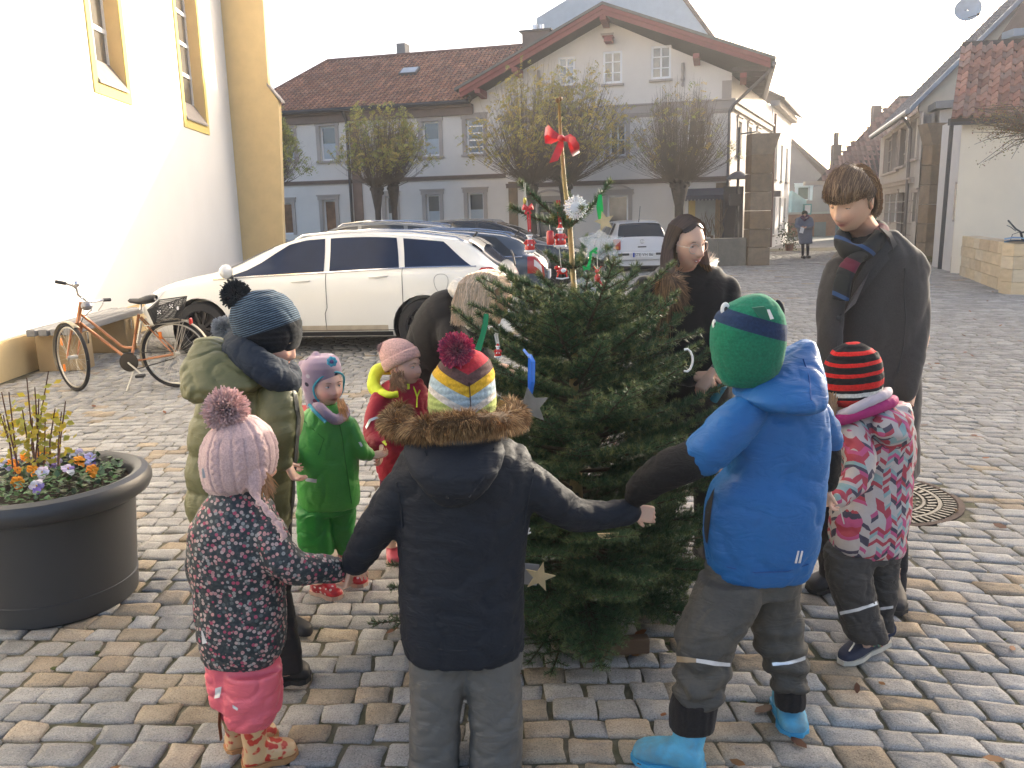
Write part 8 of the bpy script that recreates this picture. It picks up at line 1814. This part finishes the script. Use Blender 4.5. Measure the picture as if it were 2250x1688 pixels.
for (x,y) in ((897,850),(942,852)):decal(rj,'tab',m_neo,([(x-3,y-6),(x-3,y+6)],[(x+3,y-6),(x+3,y+6)]),.004)
decal(rj,'sleeve_tape',m_refl,([(804,938),(812,922),(826,916),(842,920)],[(806,944),(815,927),(827,921),(842,925)]),.004,n=12)
decal(rj, 'sleeve_tab', m_neo, ([(838, 972), (846, 980)], [(844, 968), (851, 976)]), .004)
b=MB();P_=[D(838,868,3.60),D(822,850,3.64),D(824,825,3.70),D(835,812,3.76),D(870,810,3.80)];b.tube(crom(P_,4),[.030]*17,12);P_=[D(838,862,3.58),D(855,868,3.54),D(876,866,3.54)];b.tube(crom(P_,4),.016,12);cloth('hood',m_neo,p,b,.006,3,[(.005,20,(1,1,1),2)])
m_pnk = knit('knit_pale_pink', lambda t, co: (.64, .40, .36), 260, bump=.3)
fr_ = Vector((.90, -.42, -.02)); hc_ = D(888, 806, 3.66)
def dome(mb,c,f,back,rows,n=28):   # hat built round its own tilted axis: rows = (height, half width, half depth, shift forward)
    f=Vector(f).normalized();rt=f.cross(Vector((0,0,1))).normalized();u=rt.cross(f);ax=(u*math.cos(back)-f*math.sin(back));ff=(f*math.cos(back)+u*math.sin(back))
    mb.rings([(c + ax * q[0] + ff * q[3], q[1], q[2], 2.1) for q in rows], n, rt, ff); return ax, ff
hm=MB();ax_,f2_=dome(hm,hc_,fr_,rad(27),[(.012,.068,.082,0),(.04,.073,.088,0),(.075,.072,.085,-.004),(.105,.062,.07,-.010),(.128,.045,.05,-.018),(.140,.022,.024,-.026)])
hat=cloth('beanie',m_pnk,p,hm,.0055,3);pompom(hat,hc_+ax_*.118-f2_*.055-Vector((0,.03,0)),.026,[(.70,.50,.46),(.62,.42,.39)],900,seed=11,w=.003)
b=MB();s2_=f2_.cross(ax_);b.grid([[hc_+ax_*h0+(s2_*math.cos(a)*.073+f2_*math.sin(a)*.088)*rr0 for a in [2*math.pi*k/30 for k in range(30)]] for h0,rr0 in ((.010,.96),(.012,1.04),(.030,1.075),(.052,1.07),(.060,1.03),(.058,.96))],closev=True);b.build('brim',m_pnk,hat,smooth='all')
bd=MB();head(bd,hc_,fr_,.80,True,skin=(.74,.46,.36),lids=.35,iris=(.10,.08,.05),brow=(.22,.12,.07));bd.cc=SKINK;bd.tube([hc_-Vector((0,0,.06)),D(885,870,3.68),D(885,1040,3.68)],[.03,.04,.055],10);bd.tube([D(838,880,3.6),D(822,955,3.5),D(836,986,3.40)],[.022,.02,.013],9);bd.tube([D(935,880,3.7),D(950,925,3.66),D(958,975,3.58)],[.022,.02,.013],9)
hand(bd,D(838,987,3.385),(.05,-.5,-.35),(-1,-.1,0),.56,.6,1);hand(bd,D(958,975,3.58),(.2,-.3,-1),(-1,0,0),.55,.6,1)
bd.tube([D(860,1060,3.7),D(860,1200,3.7)],.03,8);bd.tube([D(915,1060,3.7),D(915,1200,3.7)],.03,8);bd.build('body',m_skin,p,smooth='all')
hr = MB(); hr.usecol = True; L_ = []
for k in range(260):
    a=D(872+rr_.uniform(-10,16),822+rr_.uniform(-10,12),3.60+rr_.uniform(-.03,.05));e=D(872+rr_.uniform(-18,24),850+rr_.uniform(-14,16),3.58+rr_.uniform(-.03,.03));kk=rr_.uniform(.7,1.3);L_.append(([a,a.lerp(e,.5)+Vector((-.006,0,0)),e],tuple(x*kk for x in (.30,.165,.085))))
strands(hr, L_, .0012); hr.build('hair', m_hair, p)
t_=MB();t_.rings(RP([(834,940,1040),(834,938,1075)],3.7,.6),18);t_.rings(RP([(834,886,1060),(838,884,1120),(840,880,1170)],3.7,.9),14);t_.rings(RP([(888,940,1060),(892,938,1120),(892,934,1170)],3.7,.9),14);cloth('trousers',fabric('plum_trousers',(.13,.01,.035),crease=.5),p,t_,.007,3,[(.008,12,(1,1,1.4),3)])
for x in (860,914):q=G(x,1232);shoe('boot',rubber('boot_pink',(.62,.12,.16)),p,(q.x,q.y+.06,.004),(q.x+.03,q.y-.07,.004),.06,.034,D(x,1165,3.7),.038,sp)

# ---------------------------------------------------------------- young man in grey coat
p=person('young man in grey wool coat with dark plaid scarf looking down at the children',D(1920,900,3.25).x,3.28)
m_wool=fabric('grey_wool',(.050,.046,.043),rough=.95,bs=420,bump=.5,crease=.1,cs=9,sheen=.15,var=.22,vs=260)
t_=MB();t_.rings(RP([(1885,1965,505,3.26,.07),(1868,1992,530,3.26,.10),(1838,2022,560,3.25,.125),(1822,2036,590,3.25,.14),(1818,2030,640,3.25,.15),(1815,2018,700,3.25,.155),(1812,2012,760,3.25,.15),(1806,2012,830,3.25,.155),(1802,2012,900,3.25,.16),(1800,2010,980,3.25,.165),(1802,2010,1030,3.25,.17),(1812,2003,1042,3.25,.165)],3.25),30)
limb(t_,[(1998,592,3.25,34),(2008,660,3.22,33),(2004,740,3.18,32),(1994,810,3.13,29),(1986,860,3.1,26)]);limb(t_,[(1842,590,3.2,30),(1826,660,3.14,31),(1822,740,3.1,29),(1822,820,3.08,27),(1826,880,3.06,24)])
ct_=cloth('wool_coat',m_wool,p,t_,.010,5,[(.013,4.5,(1.2,1.2,.6),133),(.005,12,(1,1,.8),9)])
# lapels and button laid on the coat
def panel(name, mat, pts, th=.006, off=.006, parent=None, ob=None):
    P=[hit(ob,x,y,off) or D(x,y,3.1) for x,y in pts];b=MB();n=sum((a.cross(b_) for a,b_ in zip(P,P[1:]+P[:1])),Vector());n=n.normalized();n=n if n.dot(CP-P[0])>0 else -n;c=sum(P,Vector())/len(P)
    k=len(P);v0=[q+n*.001 for q in P];v1=[q+n*(th+.001) for q in P];b0=len(b.v);b.v += [tuple(q) for q in v0+v1];b.v.append(tuple(c+n*(th+.004)))
    for i in range(k): j = (i + 1) % k; b.face([i, j, k + j, k + i]); b.face([k + i, k + j, 2 * k])
    return b.build(name, mat, parent, smooth=60)
m_lap=fabric('grey_wool_lapel',(.060,.056,.053),rough=.95,bs=420,bump=.5,crease=0,sheen=.15,var=.22,vs=260)
panel('lapel',m_lap,[(1937,520),(1958,552),(1946,560),(1950,573),(1915,620),(1880,668),(1848,690),(1862,655),(1878,620),(1900,580),(1918,545)],.008,.014,ct_,ct_)
panel('collar',m_lap,[(1930,500),(1952,515),(1966,540),(1958,552),(1938,522)],.008,.010,ct_,ct_)
c = hit(ct_, 1842, 699, .004); 
if c: b = MB(); b.ball(c, (.011, .005, .011), 10, 6); b.build('button', m_black, ct_, smooth=True)
cordon(ct_,'front_edge',M('seam_wool',(.03,.028,.026)),[(1848,690),(1838,760),(1834,840),(1832,930),(1832,1020)],.003,.001);cordon(ct_,'sleeve_edge',M('seam_wool'),[(1988,590),(1986,640),(1990,700),(1985,760),(1972,820)],.003,.0)
def plaid(t, co):
    s_=t.n('ShaderNodeSeparateXYZ');t.l(co,s_.inputs[0]);v=t.math('FRACT',t.math('MULTIPLY',t.math('ADD',s_.outputs[2],t.math('MULTIPLY',s_.outputs[0],.6)),4.3));return t.ramp(v,[(0,(.012,.016,.018)),(.36,(.085,.008,.025)),(.58,(.010,.012,.013)),(.86,(.02,.06,.16)),(.93,(.012,.015,.018))],'CONSTANT')
m_pld=bpy.data.materials.new('plaid_scarf');t=NT(m_pld);co=t.coord('Object');t.l(plaid(t,co),t.b.inputs['Base Color']);t.set('Roughness',.95);t.bump(t.noise(co,300,3),.4,.002)
b=MB();P_=[D(1905,505,3.34),D(1935,508,3.27),D(1928,528,3.16),D(1896,556,3.11),D(1864,552,3.14),D(1850,528,3.22),D(1870,510,3.34),D(1905,505,3.38)];b.tube(crom(P_,4),[(.030,.040)]*29,12);cloth('scarf',m_pld,p,b,.007,4,[(.004,12,(1,1,1),5)])
b=MB();b.tube(crom([D(1890,560,3.09),D(1868,580,3.06),D(1852,620,3.04),D(1846,660,3.04)],4),[(.038,.018)]*13,12);cloth('scarf_end',m_pld,p,b,.006,3,[(.006,14,(1,1,1),7)])
t_=MB();t_.rings(RP([(1806,1905,1020,3.28),(1800,1880,1120,3.29),(1800,1860,1220,3.3),(1802,1850,1290,3.3)],3.3,.9),18);t_.rings(RP([(1905,2005,1020,3.28),(1925,1995,1120,3.28),(1938,1992,1220,3.27),(1945,1990,1300,3.27)],3.28,.9),18);cloth('trousers',fabric('dark_trousers',(.022,.022,.026),crease=.5),p,t_,.010,3,[(.008,9,(1,1,1.4),3)])
he,to=G(1850,1292),G(1775,1300);shoe('shoe',m_shoeD,p,(he.x,he.y,.004),(to.x,to.y,.004),.08,.045,None,.04,m_soleD);he,to=G(1970,1310),G(1955,1338);shoe('shoe',m_shoeD,p,(he.x,he.y+.1,.004),(to.x,to.y-.06,.004),.08,.045,None,.04,m_soleD)
hc_=D(1872,442,3.18);fm_=Vector((-.74,-.50,-.42));bd=MB();R_h=head(bd,hc_,fm_,.97,False,tilt=rad(-4),skin=(.68,.42,.28),lids=.95,smile=.9,brow=(.07,.04,.025));bd.cc=(.60,.35,.25);bd.tube([hc_+Vector((.02,.03,-.05)),D(1908,520,3.27),D(1920,1000,3.26)],[.055,.06,.09],12)
bd.tube([D(2006,590,3.25),D(2022,740,3.2),D(1992,890,3.1)],[.04,.035,.025],9);bd.tube([D(1842,590,3.2),D(1822,740,3.1),D(1828,900,3.05)],[.04,.035,.025],9);hand(bd,D(1992,888,3.1),(-.1,-.05,-1),(-1,0,0),.98,.6,1,SKIN);hand(bd,D(1828,900,3.05),(.05,-.05,-1),(1,0,0),.98,.6,1,SKIN)
for L in ([(1855,1030,3.28),(1828,1280,3.3)],[(1955,1030,3.28),(1968,1300,3.27)]):bd.tube([D(*q) for q in L],[.07,.04],9)
bd.build('body', m_skin, p, smooth='all')
def haircap(parent, c, f, s, cols, region, comb, n, ln, w, tilt=0, seed=1, lift=.010, base=None):
    f = Vector(f).normalized(); rt = f.cross(Vector((0, 0, 1))).normalized(); u = rt.cross(f)
    if tilt: Rt = Matrix.Rotation(tilt, 3, f); rt = Rt @ rt; u = Rt @ u
    T=lambda q:c+(rt*q[0]+f*q[1]+u*q[2])*s;r=random.Random(seed);m=MB();m.usecol=True;L=[]
    E = lambda d, k=1.0: Vector((d.x * .080 * k, d.y * .100 * k, d.z * .122 * k))
    m.cc = base or tuple(x * .5 for x in cols[0]); g_ = []
    for i in range(26):
        e = -math.pi / 2 + math.pi * i / 25; row = []
        for j in range(40):
            a=2*math.pi*j/40;d=Vector((math.sin(a)*math.cos(e),math.cos(a)*math.cos(e),math.sin(e)));row.append(T(E(d,(.985 if region(d) else .6))))
        g_.append(row)
    m.grid(g_, closev=True, flip=True)
    k = 0
    while k < n:
        d = Vector((r.gauss(0, 1), r.gauss(0, 1), r.gauss(0, 1))).normalized()
        if not region(d): continue
        k += 1; P = [d]; cd = d
        for i in range(5):g=comb(cd,r);g=g-cd*g.dot(cd);nd=(cd+g.normalized()*ln*.2).normalized() if g.length>1e-4 else cd;cd=cd if (nd.y>.25 and nd.z<.24+.26*r.random()**1.5) or nd.z<-.55-.15*r.random() or (nd.y>-.40 and abs(nd.x)>.6 and nd.z<.12-.3*(nd.y>.2)) else nd;P.append(cd)
        lf=(r.uniform(.3,1.0) if r.random()<.9 else r.uniform(1,2.2))*lift/.09;pts=[T(E(q,1.02+lf*(1 if i>0 else .5)*(1-.12*i))) for i,q in enumerate(P)];kk=r.uniform(.6,1.35);cc=r.choice(cols);L.append((pts,tuple(x*kk for x in cc)))
    strands(m, L, w); return m.build('hair', m_hair, parent, smooth='all')
BR = [(.20, .12, .065), (.26, .16, .085), (.15, .09, .048), (.36, .23, .12)]
haircap(p,hc_,fm_,.99,BR,lambda d:d.z>(.30 if d.y>.45 else (.22 if abs(d.x)>.6 and d.y>-.42 else -.42 if d.y<-.42 else .1)),lambda d,r:(Vector((d.x*.25+r.uniform(-.25,.25),.9,-.35-.5*max(0,d.y))) if d.y>-.35 and d.z>.1 else Vector((d.x*.2+r.uniform(-.2,.2),-.1,-1))),8500,1.0,.0011,rad(-4),3,.012)

# ---------------------------------------------------------------- woman with glasses
p=person('woman with long ombre hair and clear round glasses in black top behind the fir',D(1510,800,3.55).x,3.6)
m_blkk = fabric('black_knit', (.010, .010, .011), rough=.9, crease=.4, cs=8, sheen=.3, bump=.3, bs=500)
t_=MB();t_.rings(RP([(1478,1545,572,3.58,.06),(1445,1580,588,3.58,.09),(1415,1602,612,3.58,.115),(1396,1612,650,3.58,.13),(1400,1612,720,3.58,.14),(1408,1606,800,3.6,.14),(1405,1612,880,3.65,.15),(1405,1612,930,3.66,.15)],3.58),26)
limb(t_,[(1418,632,3.55,28),(1402,700,3.5,28),(1415,775,3.42,27),(1470,815,3.33,24),(1515,832,3.27,20)]);limb(t_,[(1598,632,3.55,28),(1610,700,3.5,28),(1612,770,3.42,27),(1585,815,3.32,24),(1560,835,3.27,20)])
cloth('black_top', m_blkk, p, t_, .009, 4, [(.009, 8, (1, 1, 1), 143)])
hc_=D(1505,535,3.45);fw_=Vector((.52,-.80,-.24));bd=MB();rt_,ff_,uu_,TT=head(bd,hc_,fw_,.92,False,tilt=rad(6),skin=(.72,.45,.32),lids=.6,smile=1.0,brow=(.07,.04,.03),lip=(.55,.18,.17));bd.cc=(.62,.37,.28);bd.tube([hc_+Vector((-.01,.03,-.05)),D(1512,600,3.55),D(1510,900,3.62)],[.047,.05,.08],12)
bd.cc=(.8,.78,.74);bd.tube([TT((x,.092-9*x*x,-.0562+.6*x*x*8)) for x in (-.014,-.007,0,.007,.014)],.0022,5);bd.cc=(.64,.37,.28)
bd.tube([D(1418,632,3.55),D(1415,775,3.42),D(1525,835,3.26)],[.032,.028,.018],9);bd.tube([D(1598,632,3.55),D(1612,770,3.42),D(1552,838,3.26)],[.032,.028,.018],9)
hand(bd,D(1522,828,3.26),(.55,-.25,.05),(.5,.2,-.8),.80,.45,1,(.66,.40,.27));hand(bd,D(1562,822,3.22),(-.6,-.25,-.75),(.6,.5,-.5),.80,.55,1,(.66,.40,.27))
for x in (1455,1560):bd.tube([D(x,930,3.66),D(x,1090,3.68),Vector((D(x,930,3.66).x,3.68,.06))],[.07,.05,.035],9)
bd.build('body', m_skin, p, smooth='all')
b=MB();b.tube([D(1568,880,3.25),D(1590,845,3.22)],.017,12);b.build('teal_roll',M('teal_paper',(.02,.22,.33),rough=.6),p)
gl = MB(); m_gf = M('glasses_frame', (.62, .48, .40), rough=.15, spec=.8, coat=1)
for sd in (1, -1):
    cen=TT((.032*sd,.0965-(.006),.004));gl.tube([cen+(rt_*.024*math.cos(a)+uu_*.022*math.sin(a)-ff_*sd*0+ff_*(-.004*math.cos(a)*sd))*.92 for a in [2*math.pi*k/20 for k in range(21)]],.0017,5,cap=False);gl.tube([TT((.055*sd,.088,.010)),TT((.076*sd,.06,.012)),TT((.080*sd,-.005,.012))],.0016,5)
gl.tube([TT((-.010,.100,.006)),TT((0,.104,.009)),TT((.010,.100,.006))],.0015,5);gl.build('glasses',m_gf,p,smooth='all')
hr = MB(); hr.usecol = True; L_ = []; r = random.Random(12); DKH = (.10, .060, .038); LTH = (.46, .26, .13)
Tb = lambda d, k=1.0: hc_ + (rt_ * d[0] * .082 + ff_ * d[1] * .103 + uu_ * d[2] * .122) * .95 * k
g_ = []
hr.cc = (.055, .034, .022)
for i in range(50):
    e = -.9 + (math.pi / 2 + .9) * i / 49; row = []
    for j in range(90):
        a=2*math.pi*j/90;d=(math.sin(a)*math.cos(e),math.cos(a)*math.cos(e),math.sin(e));kf=.975 if not (d[1]>.30 and d[2]<.80-.35*abs(d[0])) else .6;row.append(Tb(d,kf))
    g_.append(row)
hr.grid(g_, closev=True, flip=True)
ends={1:[(1450,650,3.42),(1452,690,3.40),(1492,640,3.34),(1500,655,3.36),(1470,610,3.4),(1455,720,3.4),(1462,680,3.4)],-1:[(1566,600,3.60),(1550,592,3.62)]}
for k in range(6500):
    sd=1 if r.random()<.72 else -1;v=r.uniform(-.75,.50);st_=Vector((r.gauss(0,.05) ,v,math.sqrt(max(.02,1-v*v))));q=[Tb(st_,1.03)];a1=Vector((sd*.75,v*.6+.05,.62)).normalized();a2=Vector((sd*1.0,v*.35+.02,-.05)).normalized();fl=1 if r.random()<.93 else 1.06;q += [Tb(a1,(1.03+.05*r.random())*fl),Tb(a2,(1.10+.14*r.random())*fl)]
    q.append(q[-1]+Vector((sd*-.012+r.uniform(-.008,.008),r.uniform(-.02,.005)-(.055 if sd>0 else 0),-.09)));ex,ey,eY=r.choice(ends[sd]);e=D(ex+r.gauss(0,8),ey+r.gauss(0,18),eY+r.uniform(-.02,.03));q.append(q[-1].lerp(e,.5)+Vector((0,-.01,-.01)));q.append(e)
    Q = [Vector(z) for z in crom(q, 2)]; kk = r.uniform(.6, 1.35); mixf = r.random() ** 1.6
    c1=tuple(x*kk for x in DKH);c2=tuple((LTH[i]*mixf+DKH[i]*(1-mixf))*kk for i in range(3));h=len(Q)*6 // 10;L_.append((Q[:h+1],c1));L_.append((Q[h:],c2 if ey>590 or r.random()<.6 else c1))
strands(hr, L_, .0012); hr.build('hair', m_hair, p)
t_ = MB(); t_.rings(RP([(1420, 1600, 910, 3.66), (1425, 1596, 960, 3.67)], 3.66, .6), 18)
for x in (1462,1556):q0=D(x,940,3.67);t_.tube([q0,(q0.x,3.68,.45),(q0.x,3.68,.06)],[.085,.065,.05],14)
cloth('trousers', fabric('black_trousers', (.02, .02, .02)), p, t_, .012, 3)
for x in (1462,1556):q0=D(x,940,3.67);shoe('shoe',m_shoeD,p,(q0.x,3.76,.004),(q0.x,3.52,.004),.08,.045,None,.04,m_soleD)

# ---------------------------------------------------------------- blond woman bending behind the fir
p=person('blond woman in black coat with fleecy collar bending down behind the fir',D(960,800,4.1).x,4.15)
t_=MB();t_.tube(crom([D(950,900,4.3),D(955,830,4.2),D(965,760,4.1),D(985,705,3.98),D(1015,675,3.9)],3),[.17,.17,.175,.18,.18,.175,.17,.165,.16,.15,.14,.12,.09],20)
limb(t_,[(990,730,3.85,34),(1015,790,3.72,32),(1040,815,3.62,26)]);limb(t_,[(1040,720,3.95,32),(1062,780,3.8,28),(1070,800,3.7,24)]);cloth('black_coat',fabric('black_coat',(.012,.012,.014),rough=.8,crease=.5,cs=9),p,t_,.011,4,[(.010,8,(1,1,1),153)])
b=MB();b.tube(crom([D(1000,655,3.98),D(1010,632,3.88),D(1022,650,3.76),D(1040,690,3.74),D(1042,712,3.80)],4),.048,12);V_=cloth('fleece_collar',knit('fleece_white',lambda t,co:(.55,.54,.52),90,bump=1),p,b,.007,2,[(.007,34,(1,1,1),5)])
hc_=D(1075,662,3.72);fb_=Vector((.55,-.25,-.85));bd=MB();head(bd,hc_,fb_,.92,False,skin=SKIN,lids=.8,up=(.4,.1,.8));bd.cc=SKIN;bd.tube([hc_-Vector((.03,-.03,0)),D(1020,680,3.9),D(960,800,4.15)],[.05,.05,.08],10);bd.tube([D(990,730,3.85),D(1015,790,3.72),D(1050,822,3.58)],[.04,.03,.02],9);hand(bd,D(1050,820,3.58),(.6,-.5,-.2),(0,0,-1),.9,.6,1,SKIN);bd.tube([D(1040,720,3.95),D(1062,780,3.8),D(1076,805,3.66)],[.04,.03,.02],9);hand(bd,D(1076,803,3.66),(.6,-.5,0),(0,0,-1),.9,.6,1,SKIN)
for x in (925, 975): bd.tube([D(x, 880, 4.3), Vector((D(x, 880, 4.3).x, 4.3, .06))], [.06, .035], 9)
bd.build('body', m_skin, p, smooth='all')
hr=MB();hr.usecol=True;L_=[];r=random.Random(14);hr.cc=(.32,.20,.11);hr.ball(hc_+Vector((-.02,.01,.03)),(.105,.095,.10),22,16)
for k in range(4200):
    ax0=r.uniform(-.095,.10);a=hc_+Vector((ax0,r.uniform(-.05,.03),.03+.105*math.sqrt(max(.02,1-(ax0/.105)**2))+r.uniform(-.004,.008)));sx=(a.x-hc_.x);m1=hc_+Vector((sx*.8-.055,-.085+r.uniform(-.03,.02),.075+r.uniform(-.02,.02)));m2=m1+Vector((-.015+r.uniform(-.02,.02),r.uniform(-.01,.02),-.085));e=m2+Vector((.0+r.uniform(-.02,.03),r.uniform(-.01,.02),-.07));kk=r.uniform(.65,1.3);L_.append(([a,a.lerp(m1,.5)+Vector((0,-.015,.02)),m1,m2,e],tuple(x*kk for x in r.choice([(.76,.58,.40),(.64,.46,.29),(.85,.68,.50)]))))
strands(hr, L_, .0013); hr.build('hair', m_hair, p)
t_ = MB()
for x in (925,975):q0=D(x,870,4.3);t_.tube([q0,(q0.x,4.3,.5),(q0.x,4.3,.05)],[.10,.07,.055],14)
cloth('trousers', fabric('black_trousers', (.02, .02, .02)), p, t_, .012, 3)
for x in (925,975):q0=D(x,870,4.3);shoe('shoe',m_shoeD,p,(q0.x-.05,4.36,.004),(q0.x+.1,4.14,.004),.08,.045,None,.04,m_soleD)

# ---------------------------------------------------------------- far pedestrian in the street
FY=28.2;p=person('distant pedestrian in grey-blue coat reading a white paper in the street',D(1769,520,FY).x,FY)
t_=MB();t_.rings(RP([(1760,1776,474),(1752,1784,480),(1750,1785,495),(1753,1784,510),(1756,1785,536)],FY,.7),18);limb(t_,[(1753,482,FY-.1,4.5),(1750,497,FY-.15,4.2),(1761,502,FY-.35,3.6)]);limb(t_,[(1782,482,FY-.1,4.5),(1784,496,FY-.15,4.2),(1771,500,FY-.35,3.6)]);cloth('coat',M('coat_greyblue',(.14,.165,.23),rough=.9),p,t_,.03,2)
b=MB();b.tube([D(1762,476,FY-.12),D(1768,482,FY-.2),D(1775,476,FY-.12)],.07,8);b.build('scarf',M('scarf_plum',(.09,.03,.07),rough=.9),p)
t_=MB();limb(t_,[(1764,530,FY,4),(1764,548,FY,3.4),(1764,563,FY,2.8)]);limb(t_,[(1775,530,FY,4),(1775,548,FY,3.4),(1775,563,FY,2.8)]);cloth('trousers',M('trousers_dark',(.02,.02,.025)),p,t_,.025,1)
for x in (1764,1775):q=D(x,563,FY);b=MB();b.bbox((q.x,FY-.06,.05),(.1,.28,.09),.03);b.build('shoe',m_shoeD,p)
bd=MB();hc_=D(1768,472,FY-.06);head(bd,hc_,(-.1,-.9,-.45),.95,False);bd.cc=SKIN;bd.tube([hc_,D(1768,484,FY),D(1768,530,FY)],.06,8);bd.tube([D(1753,482,FY-.1),D(1750,497,FY-.15),D(1763,501,FY-.38)],.03,6);bd.tube([D(1782,482,FY-.1),D(1784,496,FY-.15),D(1769,500,FY-.38)],.03,6);hand(bd,D(1764,501,FY-.4),(.6,-.4,0),(0,0,1),.95,.6,1,SKIN);hand(bd,D(1769,500,FY-.4),(-.6,-.4,0),(0,0,1),.95,.6,1,SKIN)
for x in (1764, 1775): bd.tube([D(x, 530, FY), D(x, 563, FY)], .04, 6)
bd.build('body', m_skin, p, smooth='all')
b=MB();b.ball(hc_+Vector((0,.01,.05)),(.10,.11,.09),12,9);b.build('cap',M('cap_green',(.03,.035,.02),rough=.9),p,smooth=True)
b=MB();b.box(D(1762,506,FY-.45),(.12,.02,.19),0,Matrix.Rotation(rad(12),3,'Y'));b.build('paper',m_owh,p)


# ================================================================ AIR
hz_=MB();hz_.box((0,220,8),(830,580,18));hm_=bpy.data.materials.new('haze');hm_.use_nodes=True;hn=hm_.node_tree;hn.nodes.clear()
pv=hn.nodes.new('ShaderNodeVolumePrincipled');pv.inputs['Density'].default_value=.0016;pv.inputs['Color'].default_value=(.95,.96,1,1);pv.inputs['Anisotropy'].default_value=.5;ho_=hn.nodes.new('ShaderNodeOutputMaterial');hn.links.new(pv.outputs[0],ho_.inputs['Volume'])
hz_.build('haze', hm_, kind='stuff')
